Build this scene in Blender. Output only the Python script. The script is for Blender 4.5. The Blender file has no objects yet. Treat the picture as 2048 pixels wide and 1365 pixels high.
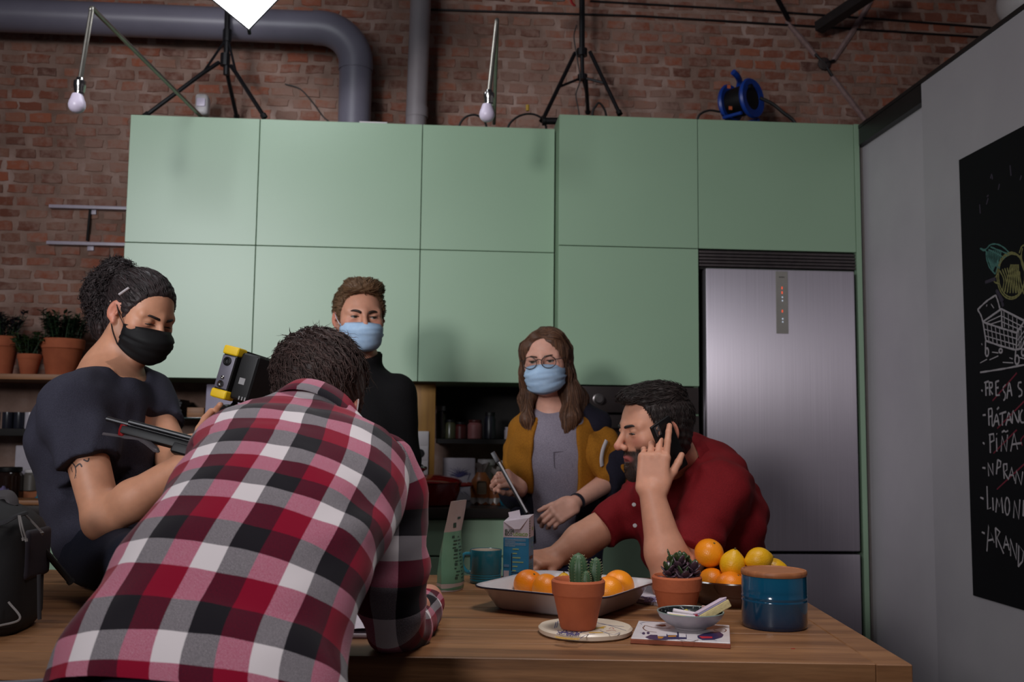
import bpy, bmesh, math, random
import numpy as np
from math import sin, cos, pi, radians, atan2, sqrt
from mathutils import Vector, Matrix, Euler, noise as mnoise

random.seed(7)
rng = np.random.default_rng(11)
scn = bpy.context.scene
COL = scn.collection

# ------------------------------------------------------------------ camera
FPX = 2000.0                      # focal length in pixels of the 2048 px wide frame (35 mm lens)
EYE = Vector((0.0, 0.0, 1.19))
PSI = atan2(150, 2000); TH = atan2(193, sqrt(2000 ** 2 + 150 ** 2)); ROLL = 0.011
_f = Vector((sin(PSI) * cos(TH), cos(PSI) * cos(TH), sin(TH)))
_r0 = Vector((cos(PSI), -sin(PSI), 0)); _u0 = _r0.cross(_f)
_r = _r0 * cos(ROLL) + _u0 * sin(ROLL); _u = -_r0 * sin(ROLL) + _u0 * cos(ROLL)
cam_d = bpy.data.cameras.new('camera'); cam = bpy.data.objects.new('camera', cam_d); COL.objects.link(cam)
cam_d.sensor_width = 36.0; cam_d.lens = 36.0 * FPX / 2048.0; cam_d.clip_start = 0.05; cam_d.clip_end = 60
cam.matrix_world = Matrix(((_r.x, _u.x, -_f.x, EYE.x), (_r.y, _u.y, -_f.y, EYE.y), (_r.z, _u.z, -_f.z, EYE.z), (0, 0, 0, 1)))
cam_d.dof.use_dof = True; cam_d.dof.focus_distance = 2.2; cam_d.dof.aperture_fstop = 5.6
scn.camera = cam

# ------------------------------------------------------------------ world, lamps, exposure
wd = bpy.data.worlds.new('world'); scn.world = wd; wd.use_nodes = True
bg = wd.node_tree.nodes['Background']; bg.inputs[0].default_value = (0.62, 0.55, 0.68, 1); bg.inputs[1].default_value = 0.036

def area(name, loc, target, size, power, color, shape='DISK', spread=180):
    d = bpy.data.lights.new(name, 'AREA'); d.shape = shape; d.size = size; d.energy = power; d.color = color; d.spread = radians(spread)
    o = bpy.data.objects.new(name, d); COL.objects.link(o); o.location = loc
    o.rotation_euler = (Vector(target) - Vector(loc)).to_track_quat('-Z', 'Y').to_euler()
    return o
area('left_softbox_lamp', (-2.15, 0.1, 2.66), (-0.35, 4.2, 1.9), 1.0, 10.0, (0.93, 0.95, 1.0), 'SQUARE', 62)
area('front_softbox_lamp', (-2.1, -2.3, 2.2), (0.75, 4.1, 1.5), 0.65, 18, (1.0, 0.97, 0.97), 'DISK', 80)
area('ceiling_lamp', (0.55, 1.55, 3.3), (0.35, 1.9, 0.8), 0.8, 6.2, (1.0, 0.95, 0.93), 'DISK', 75)
scn.view_settings.view_transform = 'Standard'; scn.view_settings.look = 'None'
scn.view_settings.exposure = 0.0; scn.view_settings.gamma = 1.0; scn.view_settings.use_curve_mapping = False

# ------------------------------------------------------------------ helpers
def ray(px, py): return _f + _r * ((px - 1024) / FPX) - _u * ((py - 682.5) / FPX)
def P(px, py, y):                 # the point at depth y seen in that direction
    d = ray(px, py); return EYE + d * (y / d.y)
def PZ(px, py, z):                # the point at height z seen in that direction
    d = ray(px, py); return EYE + d * ((z - EYE.z) / d.z)
def PX(px, py, x):
    d = ray(px, py); return EYE + d * (x / d.x)
def proj(p):
    d = Vector(p) - EYE; w = d.dot(_f)
    return 1024 + FPX * d.dot(_r) / w, 682.5 - FPX * d.dot(_u) / w

def s2l(c):
    c = c / 255.0
    return c / 12.92 if c <= 0.04045 else ((c + 0.055) / 1.055) ** 2.4
def rgb(r, g, b): return (s2l(r), s2l(g), s2l(b), 1)

def new_mat(name):
    m = bpy.data.materials.new(name); m.use_nodes = True
    return m, m.node_tree, m.node_tree.nodes['Principled BSDF']
def N(nt, t, **kw):
    n = nt.nodes.new(t)
    for k, v in kw.items():
        if k.startswith('i_'): n.inputs[int(k[2:]) if k[2:].isdigit() else k[2:]].default_value = v
        else: setattr(n, k, v)
    return n
def ramp(nt, stops, interp='LINEAR'):
    n = nt.nodes.new('ShaderNodeValToRGB'); e = n.color_ramp.elements; n.color_ramp.interpolation = interp
    e[0].position, e[0].color = stops[0]; e[1].position, e[1].color = stops[-1]
    for p, c in stops[1:-1]:
        x = e.new(p); x.color = c
    return n
MATS = {}
def mat(name, c1, c2=None, rough=0.5, metal=0.0, scale=30.0, bump=0.0, bscale=None, stretch=None, spec=0.5, coat=0.0, trans=0.0, emit=None, sss=0.0):
    """principled material whose colour drifts between c1 and c2 along a noise"""
    if name in MATS: return MATS[name]
    m, nt, b = new_mat(name); MATS[name] = m
    b.inputs['Roughness'].default_value = rough; b.inputs['Metallic'].default_value = metal
    b.inputs['Specular IOR Level'].default_value = spec; b.inputs['Coat Weight'].default_value = coat
    b.inputs['Transmission Weight'].default_value = trans
    if sss: b.inputs['Subsurface Weight'].default_value = sss; b.inputs['Subsurface Radius'].default_value = (0.012, 0.004, 0.002); b.inputs['Subsurface Scale'].default_value = 0.6
    if emit: b.inputs['Emission Color'].default_value = c1; b.inputs['Emission Strength'].default_value = emit
    tc = N(nt, 'ShaderNodeTexCoord'); mp = N(nt, 'ShaderNodeMapping'); nt.links.new(tc.outputs['Object'], mp.inputs[0])
    if stretch: mp.inputs['Scale'].default_value = stretch
    c2 = c2 or tuple(v * 0.86 for v in c1[:3]) + (1,)
    nz = N(nt, 'ShaderNodeTexNoise'); nz.inputs['Scale'].default_value = scale; nz.inputs['Detail'].default_value = 5
    nt.links.new(mp.outputs[0], nz.inputs['Vector'])
    rp = ramp(nt, [(0.3, c1), (0.7, c2)]); nt.links.new(nz.outputs[0], rp.inputs[0]); nt.links.new(rp.outputs[0], b.inputs['Base Color'])
    if bump:
        n2 = N(nt, 'ShaderNodeTexNoise'); n2.inputs['Scale'].default_value = bscale or scale; n2.inputs['Detail'].default_value = 4
        nt.links.new(mp.outputs[0], n2.inputs['Vector'])
        bp = N(nt, 'ShaderNodeBump'); bp.inputs['Strength'].default_value = bump; bp.inputs['Distance'].default_value = 0.004
        nt.links.new(n2.outputs[0], bp.inputs['Height']); nt.links.new(bp.outputs[0], b.inputs['Normal'])
    return m

def rootpos(p):
    v = Vector((0, 0, 0))
    while p is not None: v += p.location; p = p.parent
    return v
def mesh_obj(name, me, m, parent=None, world=True, smooth=False):
    if world and parent is not None:
        t = rootpos(parent); me.transform(Matrix.Translation(-t))
    o = bpy.data.objects.new(name, me); COL.objects.link(o)
    if m is not None: me.materials.append(m)
    if parent is not None: o.parent = parent
    if smooth is True: me.shade_smooth()
    elif smooth:
        me.shade_smooth()
        try: me.set_sharp_from_angle(angle=radians(smooth))
        except Exception: pass
    return o
def obj(name, bm, m, parent=None, world=True, smooth=35):
    me = bpy.data.meshes.new(name)
    bmesh.ops.recalc_face_normals(bm, faces=bm.faces)
    bm.to_mesh(me); bm.free()
    return mesh_obj(name, me, m, parent, world, smooth)
def tag(o, label=None, cat=None, group=None, kind=None):
    if label: o['label'] = label
    if cat: o['category'] = cat
    if group: o['group'] = group
    if kind: o['kind'] = kind
    return o
def thing(name, label, cat, loc, group=None, rz=0.0):
    o = bpy.data.objects.new(name, None); COL.objects.link(o); o.location = loc; o.rotation_euler = (0, 0, rz)
    o.empty_display_size = 0.05
    return tag(o, label, cat, group)
def dup(root, loc, rot=None, scale=None, label=None):
    r = root.copy(); COL.objects.link(r); r.location = loc
    if rot is not None: r.rotation_euler = rot
    if scale is not None: r.scale = scale
    if label: r['label'] = label
    for ch in list(root.children):
        c = ch.copy(); COL.objects.link(c); c.parent = r
        for g in list(ch.children):
            d = g.copy(); COL.objects.link(d); d.parent = c
    return r
def B(): return bmesh.new()
def box(bm, x0, x1, y0, y1, z0, z1, bev=0.0, seg=2, M=None):
    r = bmesh.ops.create_cube(bm, size=1.0)
    vs = r['verts']
    for v in vs: v.co = Vector(((x0 + x1) / 2 + v.co.x * (x1 - x0), (y0 + y1) / 2 + v.co.y * (y1 - y0), (z0 + z1) / 2 + v.co.z * (z1 - z0)))
    if bev:
        es = list({e for v in vs for e in v.link_edges})
        q = bmesh.ops.bevel(bm, geom=es, offset=bev, segments=seg, affect='EDGES', profile=0.6)
        vs = list({v for f in q['faces'] for v in f.verts} | {v for v in vs if v.is_valid})
    if M is not None: bmesh.ops.transform(bm, matrix=M, verts=vs)
    return vs
def tube(bm, pts, r, n=8, closed=False, flat=None):
    pts = [Vector(p) for p in pts]; k = len(pts)
    rs = r if isinstance(r, (list, tuple)) else [r] * k
    t0 = (pts[1] - pts[0]).normalized()
    a = t0.orthogonal().normalized(); rings = []
    for i in range(k):
        if closed: t = (pts[(i + 1) % k] - pts[i - 1])
        else: t = pts[min(i + 1, k - 1)] - pts[max(i - 1, 0)]
        if t.length < 1e-9: t = t0
        t.normalize(); a = (a - t * a.dot(t)); a = a.normalized() if a.length > 1e-6 else t.orthogonal().normalized(); b = t.cross(a)
        rings.append([bm.verts.new(pts[i] + (a * cos(2 * pi * j / n) + b * sin(2 * pi * j / n) * (flat or 1)) * rs[i]) for j in range(n)])
    for i in range(k if closed else k - 1):
        A, Bq = rings[i], rings[(i + 1) % k]
        for j in range(n): bm.faces.new((A[j], A[(j + 1) % n], Bq[(j + 1) % n], Bq[j]))
    if not closed:
        bm.faces.new(rings[0][::-1]); bm.faces.new(rings[-1])
    return [v for q in rings for v in q]
def lathe(bm, prof, c=(0, 0, 0), n=32, M=None, closed=False):
    c = Vector(c); rings = []; allv = []
    for (r, z) in prof:
        if r < 1e-6: q = [bm.verts.new(c + Vector((0, 0, z)))]
        else: q = [bm.verts.new(c + Vector((r * cos(2 * pi * j / n), r * sin(2 * pi * j / n), z))) for j in range(n)]
        rings.append(q); allv += q
    pairs = list(zip(rings[:-1], rings[1:]))
    if closed: pairs.append((rings[-1], rings[0]))
    for A, Bq in pairs:
        if len(A) == 1 and len(Bq) == 1: continue
        for j in range(n):
            k = (j + 1) % n
            if len(A) == 1: bm.faces.new((A[0], Bq[k], Bq[j]))
            elif len(Bq) == 1: bm.faces.new((A[j], A[k], Bq[0]))
            else: bm.faces.new((A[j], A[k], Bq[k], Bq[j]))
    if M is not None: bmesh.ops.transform(bm, matrix=M, verts=allv)
    return allv
def spline(pts, n=8):
    """Catmull-Rom through pts"""
    p = [Vector(q) for q in pts]; p = [2 * p[0] - p[1]] + p + [2 * p[-1] - p[-2]]; out = []
    for i in range(1, len(p) - 2):
        for s in range(n):
            t = s / n; a, b, c, d = p[i - 1:i + 3]
            out.append(0.5 * (2 * b + (c - a) * t + (2 * a - 5 * b + 4 * c - d) * t * t + (3 * b - a - 3 * c + d) * t ** 3))
    out.append(p[-2]); return out
def frame(fwd, up):
    y = Vector(fwd).normalized(); x = y.cross(Vector(up)).normalized(); z = x.cross(y)
    return Matrix(((x.x, y.x, z.x), (x.y, y.y, z.y), (x.z, y.z, z.z)))
def text_mesh(txt, size, bold=0.0, extrude=0.0003):
    cu = bpy.data.curves.new('lettering', 'FONT'); cu.body = txt; cu.size = size; cu.extrude = extrude; cu.offset = bold; cu.resolution_u = 2
    o = bpy.data.objects.new('lettering', cu); COL.objects.link(o)
    dg = bpy.context.evaluated_depsgraph_get(); me = bpy.data.meshes.new_from_object(o.evaluated_get(dg))
    bpy.data.objects.remove(o); bpy.data.curves.remove(cu)
    return me
def lettering(txt, size, M, m, parent, name='lettering', bold=0.0, label=None):
    me = text_mesh(txt, size, bold); me.transform(M)
    me.materials.clear()
    o = mesh_obj(name, me, m, parent)
    if label: o['label'] = label
    return o
def M4(x, y, z, o):               # columns x, y, z, origin
    return Matrix(((x[0], y[0], z[0], o[0]), (x[1], y[1], z[1], o[1]), (x[2], y[2], z[2], o[2]), (0, 0, 0, 1)))

# ------------------------------------------------------------------ setting: floor, brick wall, partition
WALL_Y = 4.77; TZ = 0.80
floor_m = mat('floor_concrete', rgb(92, 84, 80), rgb(70, 64, 62), rough=0.55, scale=3, bump=0.1, bscale=60)
bm = B(); box(bm, -4.5, 4, -3.0, 5.07, -0.1, 0.0); tag(obj('floor', bm, floor_m), kind='structure')

# mortar bed of the back wall
m, nt, b = new_mat('mortar'); mortar_m = m
geo = N(nt, 'ShaderNodeNewGeometry'); nz = N(nt, 'ShaderNodeTexNoise'); nz.inputs['Scale'].default_value = 7; nz.inputs['Detail'].default_value = 8
nt.links.new(geo.outputs['Position'], nz.inputs['Vector'])
rp = ramp(nt, [(0.3, rgb(118, 92, 80)), (0.55, rgb(150, 122, 110)), (0.75, rgb(176, 150, 140))]); nt.links.new(nz.outputs[0], rp.inputs[0]); nt.links.new(rp.outputs[0], b.inputs['Base Color'])
b.inputs['Roughness'].default_value = 0.95
n2 = N(nt, 'ShaderNodeTexNoise'); n2.inputs['Scale'].default_value = 90; n2.inputs['Detail'].default_value = 6; nt.links.new(geo.outputs['Position'], n2.inputs['Vector'])
bp = N(nt, 'ShaderNodeBump'); bp.inputs['Strength'].default_value = 0.6; bp.inputs['Distance'].default_value = 0.006; nt.links.new(n2.outputs[0], bp.inputs['Height']); nt.links.new(bp.outputs[0], b.inputs['Normal'])

m, nt, b = new_mat('old_brick'); brick_m = m
geo = N(nt, 'ShaderNodeNewGeometry'); oi = N(nt, 'ShaderNodeObjectInfo')
ad = N(nt, 'ShaderNodeMath', operation='ADD'); fr = N(nt, 'ShaderNodeMath', operation='FRACT')
nt.links.new(oi.outputs['Random'], ad.inputs[0]); nt.links.new(geo.outputs['Random Per Island'], ad.inputs[1]); nt.links.new(ad.outputs[0], fr.inputs[0])
rp = ramp(nt, [(0.0, rgb(86, 52, 43)), (0.2, rgb(128, 70, 50)), (0.4, rgb(146, 82, 60)), (0.6, rgb(108, 66, 53)), (0.8, rgb(140, 96, 78)), (1.0, rgb(156, 84, 57))])
nt.links.new(fr.outputs[0], rp.inputs[0])
nz = N(nt, 'ShaderNodeTexNoise'); nz.inputs['Scale'].default_value = 26; nz.inputs['Detail'].default_value = 8; nz.inputs['Roughness'].default_value = 0.65
nt.links.new(geo.outputs['Position'], nz.inputs['Vector'])
nb = N(nt, 'ShaderNodeTexNoise'); nb.inputs['Scale'].default_value = 2.2; nb.inputs['Detail'].default_value = 3; nt.links.new(geo.outputs['Position'], nb.inputs['Vector'])
sm = N(nt, 'ShaderNodeMath', operation='ADD'); nt.links.new(nz.outputs[0], sm.inputs[0]); nt.links.new(nb.outputs[0], sm.inputs[1])
msk = ramp(nt, [(0.44, (0.03, 0.03, 0.03, 1)), (0.58, (0.80, 0.80, 0.80, 1))])
hf = N(nt, 'ShaderNodeMath', operation='MULTIPLY'); hf.inputs[1].default_value = 0.5; nt.links.new(sm.outputs[0], hf.inputs[0]); nt.links.new(hf.outputs[0], msk.inputs[0])
mx = N(nt, 'ShaderNodeMix', data_type='RGBA'); nt.links.new(msk.outputs[0], mx.inputs[0]); nt.links.new(rp.outputs[0], mx.inputs[6]); mx.inputs[7].default_value = rgb(148, 118, 106)
nt.links.new(mx.outputs[2], b.inputs['Base Color']); b.inputs['Roughness'].default_value = 0.9
bp = N(nt, 'ShaderNodeBump'); bp.inputs['Strength'].default_value = 0.7; bp.inputs['Distance'].default_value = 0.006; nt.links.new(nz.outputs[0], bp.inputs['Height']); nt.links.new(bp.outputs[0], b.inputs['Normal'])

bm = B(); box(bm, -4.5, 3.2, WALL_Y, WALL_Y + 0.3, 0, 4.2); wall_back = tag(obj('wall_back', bm, mortar_m), kind='structure')
PITX, PITZ = 0.1185, 0.0575
def brick_mesh(seed):
    r = random.Random(seed); bm = B(); w, h, d = 0.0515, 0.0218, 0.0035
    # an uneven fired brick face: a ring of 10 points in front, wider at the bed
    ang = [(-1, -1), (-0.35, -1), (0.35, -1), (1, -1), (1, 0), (1, 1), (0.35, 1), (-0.35, 1), (-1, 1), (-1, 0)]
    A = []; Bq = []
    for (x, z) in ang:
        jx, jz = r.uniform(-0.005, 0.005), r.uniform(-0.0034, 0.0034)
        A.append(bm.verts.new((x * w + jx, 0.004, z * h + jz)))
        Bq.append(bm.verts.new((x * (w - 0.005) + jx, -d + r.uniform(-0.0015, 0.0015), z * (h - 0.003) + jz)))
    for i in range(10): bm.faces.new((A[i], A[(i + 1) % 10], Bq[(i + 1) % 10], Bq[i]))
    c = bm.verts.new((r.uniform(-0.02, 0.02), -d - 0.001, 0))
    for i in range(10): bm.faces.new((Bq[i], Bq[(i + 1) % 10], c))
    bmesh.ops.recalc_face_normals(bm, faces=bm.faces)
    me = bpy.data.meshes.new('brick'); bm.to_mesh(me); bm.free(); me.materials.append(brick_m); return me
BR = [brick_mesh(i) for i in range(14)]
LTOP = 2.6
def brick_seen(x, z):
    u, v = proj((x, WALL_Y, z))
    if not (-30 < u < 1960 and -25 < v < 760): return False
    if u > 1700 and v > 260 - (u - 1730) * 0.72 + 30: return False
    if u > 270 and v > 275: return False
    if v > 40 and v < 88 and u < 620: pass
    return True
spots = []
for row in range(14, 62):
    z = 0.6 + row * PITZ; off = (row % 2) * PITX / 2 + ((row * 37) % 11) * 0.004
    for k in range(-26, 30):
        x = k * PITX + off
        if brick_seen(x, z): spots.append((x, z))
spots.sort(key=lambda s: (s[0] ** 2 + (s[1] - 1.9) ** 2))
seen = set(spots)
for row in range(14, 62):           # the courses go on past the frame
    z = 0.6 + row * PITZ; off = (row % 2) * PITX / 2 + ((row * 37) % 11) * 0.004
    for k in range(-26, 16):
        x = k * PITX + off
        if (x, z) not in seen and ((x < -1.4 and z > 1.48) or z > LTOP): spots.append((x, z))
rest = B()
for i, (x, z) in enumerate(spots):
    rr = random.Random(i * 31 + 5); me = BR[rr.randrange(len(BR))]
    sc = (rr.uniform(0.86, 1.08), rr.uniform(0.6, 1.5), rr.uniform(0.86, 1.10)); flip = rr.choice((0, pi))
    loc = Vector((x + rr.uniform(-0.006, 0.006), WALL_Y, z + rr.uniform(-0.003, 0.003)))
    if i < 300:
        o = bpy.data.objects.new('brick', me); COL.objects.link(o); o.parent = wall_back
        o.location = loc; o.scale = sc; o.rotation_euler = (0, rr.uniform(-0.02, 0.02), 0)
    else:
        n0 = len(rest.verts); rest.from_mesh(me); rest.verts.ensure_lookup_table()
        for v in rest.verts[n0:]: v.co = Vector((v.co.x * sc[0], v.co.y * sc[1], v.co.z * sc[2])) + loc
o = obj('brickwork', rest, brick_m, wall_back, smooth=False); o['kind'] = 'stuff'

# white partition on the right: recessed leaf, black rail, proud sliding leaf
part_m = mat('white_paint', rgb(196, 190, 196), rgb(188, 182, 189), rough=0.6, scale=4, bump=0.05, bscale=160)
rail_m = mat('black_metal', rgb(22, 21, 23), rgb(16, 16, 18), rough=0.45, scale=20)
PXR = 1.862; PTOP = 2.57
bm = B(); box(bm, PXR, PXR + 0.10, 0.3, 4.25, 0, PTOP - 0.01); wall_right = tag(obj('wall_right', bm, part_m), kind='structure')
bm = B(); box(bm, PXR - 0.028, PXR - 0.001, 0.3, 3.60, 0.01, PTOP - 0.012, bev=0.002); obj('sliding_panel', bm, part_m, wall_right)
bm = B(); box(bm, PXR - 0.03, PXR - 0.0005, 3.602, 4.20, PTOP - 0.085, PTOP - 0.012); box(bm, PXR - 0.032, PXR + 0.11, 0.3, 4.2, PTOP - 0.011, PTOP + 0.004)
obj('rail', bm, rail_m, wall_right)
bm = B(); box(bm, PXR - 0.02, PXR + 0.02, 4.2, 4.26, 0, PTOP - 0.01); obj('edge_strip', bm, mat('edge_strip', rgb(130, 122, 120), rough=0.6), wall_right)

# ------------------------------------------------------------------ kitchen furniture
m, nt, b = new_mat('sage_lacquer'); sage = m
tc = N(nt, 'ShaderNodeTexCoord'); nz = N(nt, 'ShaderNodeTexNoise'); nz.inputs['Scale'].default_value = 1.5; nt.links.new(tc.outputs['Object'], nz.inputs['Vector'])
rp = ramp(nt, [(0.3, rgb(147, 177, 148)), (0.7, rgb(152, 182, 153))]); nt.links.new(nz.outputs[0], rp.inputs[0]); nt.links.new(rp.outputs[0], b.inputs['Base Color'])
b.inputs['Roughness'].default_value = 0.40; b.inputs['Specular IOR Level'].default_value = 0.8
n2 = N(nt, 'ShaderNodeTexNoise'); n2.inputs['Scale'].default_value = 350; nt.links.new(tc.outputs['Object'], n2.inputs['Vector'])
bp = N(nt, 'ShaderNodeBump'); bp.inputs['Strength'].default_value = 0.08; bp.inputs['Distance'].default_value = 0.001; nt.links.new(n2.outputs[0], bp.inputs['Height']); nt.links.new(bp.outputs[0], b.inputs['Normal'])
carc = mat('sage_carcass', rgb(122, 148, 120), rgb(114, 138, 112), rough=0.6, scale=3)
dark_in = mat('dark_interior', rgb(30, 26, 25), rgb(22, 19, 19), rough=0.8)

def door(parent, x0, x1, y, z0, z1, name='door', t=0.02, m=None):
    bm = B(); box(bm, x0 + 0.0016, x1 - 0.0016, y, y + t, z0 + 0.0016, z1 - 0.0016, bev=0.0012, seg=1); return obj(name, bm, m or sage, parent)
LY = 4.29; LT, LM, LB = 2.552, 1.995, 1.422
for (x0, x1, lab) in ((-1.33, -0.782, 'sage green wall cabinet at the left end against bare brick'),
                      (-0.782, -0.081, 'widest sage green wall cabinet, behind the tall man with the blue mask'),
                      (-0.081, 0.503, 'sage green wall cabinet between the tall man and the oven tower')):
    t = thing('wall_cabinet', lab, 'cabinet', ((x0 + x1) / 2, LY, LB), 'wall cabinets over the counter')
    bm = B(); box(bm, x0 + 0.001, x1 - 0.001, LY + 0.022, WALL_Y - 0.004, LB + 0.004, LT, bev=0.001, seg=1); obj('carcass', bm, carc, t)
    door(t, x0, x1, LY, LM, LT); door(t, x0, x1, LY, LB, LM)
# oven tower
TY = 4.17; TT, TM, TB = 2.58, 2.006, 1.412; TX0, TX1, TX2 = 0.507, 1.113, 1.812
t = thing('oven_tower', 'tall sage green oven housing with two lift doors above the built-in oven', 'cabinet', ((TX0 + TX1) / 2, TY, 0))
bm = B(); box(bm, TX0, TX0 + 0.018, TY + 0.022, WALL_Y - 0.02, 0.1, TT); box(bm, TX1 - 0.018, TX1, TY + 0.022, WALL_Y - 0.02, 0.1, TT)
box(bm, TX0 + 0.018, TX1 - 0.018, TY + 0.022, WALL_Y - 0.02, TT - 0.018, TT); box(bm, TX0 + 0.018, TX1 - 0.018, TY + 0.022, WALL_Y - 0.02, TB, TB + 0.018)
box(bm, TX0 + 0.018, TX1 - 0.018, TY + 0.03, WALL_Y - 0.02, 0.80, 0.818); box(bm, TX0 + 0.018, TX1 - 0.018, TY + 0.03, WALL_Y - 0.02, 0.1, 0.118)
obj('carcass', bm, carc, t)
door(t, TX0, TX1, TY, TM, TT); door(t, TX0, TX1, TY, TB, TM); door(t, TX0, TX1, TY, 0.46, 0.81, 'drawer'); door(t, TX0, TX1, TY, 0.1, 0.46, 'drawer')
bm = B(); box(bm, TX0, TX1, TY + 0.06, TY + 0.08, 0.0, 0.1); obj('plinth', bm, dark_in, t)
# oven
steel_d = mat('dark_brushed_steel', rgb(96, 86, 84), rgb(84, 76, 75), rough=0.38, metal=0.75, scale=40, stretch=(0.4, 8, 60))
t = thing('oven', 'built-in oven with dark steel front and round knob, behind the woman', 'oven', ((TX0 + TX1) / 2, TY, 0.82))
bm = B(); box(bm, TX0 + 0.022, TX1 - 0.022, TY + 0.03, WALL_Y - 0.06, 0.83, 1.40); obj('body', bm, dark_in, t)
bm = B(); box(bm, TX0 + 0.004, TX1 - 0.004, TY + 0.002, TY + 0.025, 1.298, 1.408, bev=0.002); obj('control_panel', bm, steel_d, t)
bm = B(); box(bm, TX0 + 0.004, TX1 - 0.004, TY - 0.002, TY + 0.025, 0.822, 1.288, bev=0.003); d = obj('oven_door', bm, steel_d, t)
bm = B(); box(bm, TX0 + 0.07, TX1 - 0.07, TY - 0.0045, TY - 0.0025, 0.90, 1.17, bev=0.001); obj('window', bm, mat('black_glass', rgb(14, 13, 15), rough=0.08), d)
bm = B(); tube(bm, [(TX0 + 0.06, TY - 0.035, 1.235), (TX1 - 0.06, TY - 0.035, 1.235)], 0.008, 10)
for xx in (TX0 + 0.08, TX1 - 0.08): tube(bm, [(xx, TY - 0.002, 1.235), (xx, TY - 0.035, 1.235)], 0.006, 8)
obj('handle', bm, steel_d, d)
kp = P(1197, 799, TY)
for kx in (kp.x, TX1 - (kp.x - TX0)):
    bm = B(); lathe(bm, [(0, 0.028), (0.015, 0.028), (0.018, 0.024), (0.019, 0.004), (0.024, 0.002), (0.024, 0)], n=24, M=Matrix.Translation((kx, TY + 0.002, kp.z)) @ Matrix.Rotation(pi / 2, 4, 'X'))
    obj('knob', bm, mat('knob_steel', rgb(150, 142, 140), rough=0.35, metal=0.8), t)
# fridge housing
t = thing('fridge_housing', 'sage green fridge surround with top door, ribbed grille and right side panel', 'cabinet', ((TX1 + TX2) / 2, TY, 0))
bm = B(); box(bm, TX1 + 0.004, TX2, TY + 0.022, WALL_Y - 0.02, TM + 0.002, TT); obj('carcass', bm, carc, t)
door(t, TX1, TX2, TY, TM, TT)
bm = B(); box(bm, TX2, TX2 + 0.022, TY - 0.004, WALL_Y - 0.02, 0, TT, bev=0.001, seg=1); obj('side_panel', bm, sage, t)
grey_al = mat('grille_aluminium', rgb(104, 96, 96), rgb(92, 84, 86), rough=0.35, metal=0.7, scale=30)
for k in range(5):
    z = 1.932 + k * 0.0145
    bm = B(); box(bm, TX1 + 0.004, TX2 - 0.002, TY + 0.004 + 0.001 * k, TY + 0.022, z, z + 0.0105, bev=0.0025, seg=2); obj('slat', bm, grey_al, t)
bm = B(); box(bm, TX1 + 0.004, TX2 - 0.002, TY + 0.024, TY + 0.06, 1.922, TM); obj('backing', bm, dark_in, t)
# fridge
m, nt, b = new_mat('brushed_steel'); fridge_m = m
tc = N(nt, 'ShaderNodeTexCoord'); mp = N(nt, 'ShaderNodeMapping'); mp.inputs['Scale'].default_value = (260, 1, 1.2); nt.links.new(tc.outputs['Object'], mp.inputs[0])
nz = N(nt, 'ShaderNodeTexNoise'); nz.inputs['Scale'].default_value = 1.5; nz.inputs['Detail'].default_value = 6; nt.links.new(mp.outputs[0], nz.inputs['Vector'])
rp = ramp(nt, [(0.3, rgb(184, 176, 186)), (0.7, rgb(198, 190, 200))]); nt.links.new(nz.outputs[0], rp.inputs[0]); nt.links.new(rp.outputs[0], b.inputs['Base Color'])
b.inputs['Metallic'].default_value = 0.85; b.inputs['Roughness'].default_value = 0.38; b.inputs['Anisotropic'].default_value = 0.9; tv_ = N(nt, 'ShaderNodeCombineXYZ'); tv_.inputs[0].default_value = 1.0; nt.links.new(tv_.outputs[0], b.inputs['Tangent'])
bp = N(nt, 'ShaderNodeBump'); bp.inputs['Strength'].default_value = 0.05; bp.inputs['Distance'].default_value = 0.001; nt.links.new(nz.outputs[0], bp.inputs['Height']); nt.links.new(bp.outputs[0], b.inputs['Normal'])
FX0, FX1 = 1.136, 1.787
t = thing('refrigerator', 'tall brushed steel fridge with narrow control strip on its upper door', 'refrigerator', ((FX0 + FX1) / 2, TY, 0))
bm = B(); box(bm, FX0 + 0.004, FX1 - 0.004, TY + 0.03, WALL_Y - 0.06, 0.02, 1.915); obj('body', bm, dark_in, t)
bm = B(); box(bm, FX0, FX1, TY - 0.03, TY + 0.028, 0.728, 1.919, bev=0.006, seg=3); d = obj('upper_door', bm, fridge_m, t)
bm = B(); box(bm, FX0, FX1, TY - 0.03, TY + 0.028, 0.03, 0.716, bev=0.006, seg=3); obj('lower_door', bm, fridge_m, t)
c0, c1 = P(1551, 540, TY - 0.031), P(1577, 668, TY - 0.031)
bm = B(); box(bm, c0.x, c1.x, TY - 0.0322, TY - 0.0295, c1.z, c0.z - 0.006, bev=0.0008, seg=1); cs = obj('control_strip', bm, mat('control_strip', rgb(150, 146, 140), rgb(144, 140, 134), rough=0.35), d)
red_led = mat('red_led', (1.0, 0.12, 0.05, 1), rough=0.4, emit=0.55); white_led = mat('pale_led', (0.7, 0.8, 0.95, 1), rough=0.4, emit=0.35)
ink = mat('dark_print', rgb(40, 38, 42), rough=0.6)
cx = (c0.x + c1.x) / 2
def onface(txt, x, z, size, mm, parent, y, name='lettering', bold=0.0, center=True):
    me = text_mesh(txt, size, bold); me.materials.clear()
    w = max((v.co.x for v in me.vertices), default=0)
    me.transform(M4((1, 0, 0), (0, 0, 1), (0, -1, 0), (x - (w / 2 if center else 0), y, z)))
    return mesh_obj(name, me, mm, parent)
bm = B()
zt = P(1564, 558, TY).z
for k in range(5): box(bm, cx - 0.012 + 0.005 * k, cx - 0.0085 + 0.005 * k, TY - 0.0332, TY - 0.0322, zt, zt + 0.0035)
obj('print', bm, ink, cs)
bm = B()
for py in (579, 588, 625): z = P(1564, py, TY).z; box(bm, cx - 0.002, cx + 0.003, TY - 0.0332, TY - 0.0322, z - 0.005, z + 0.006)
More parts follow.
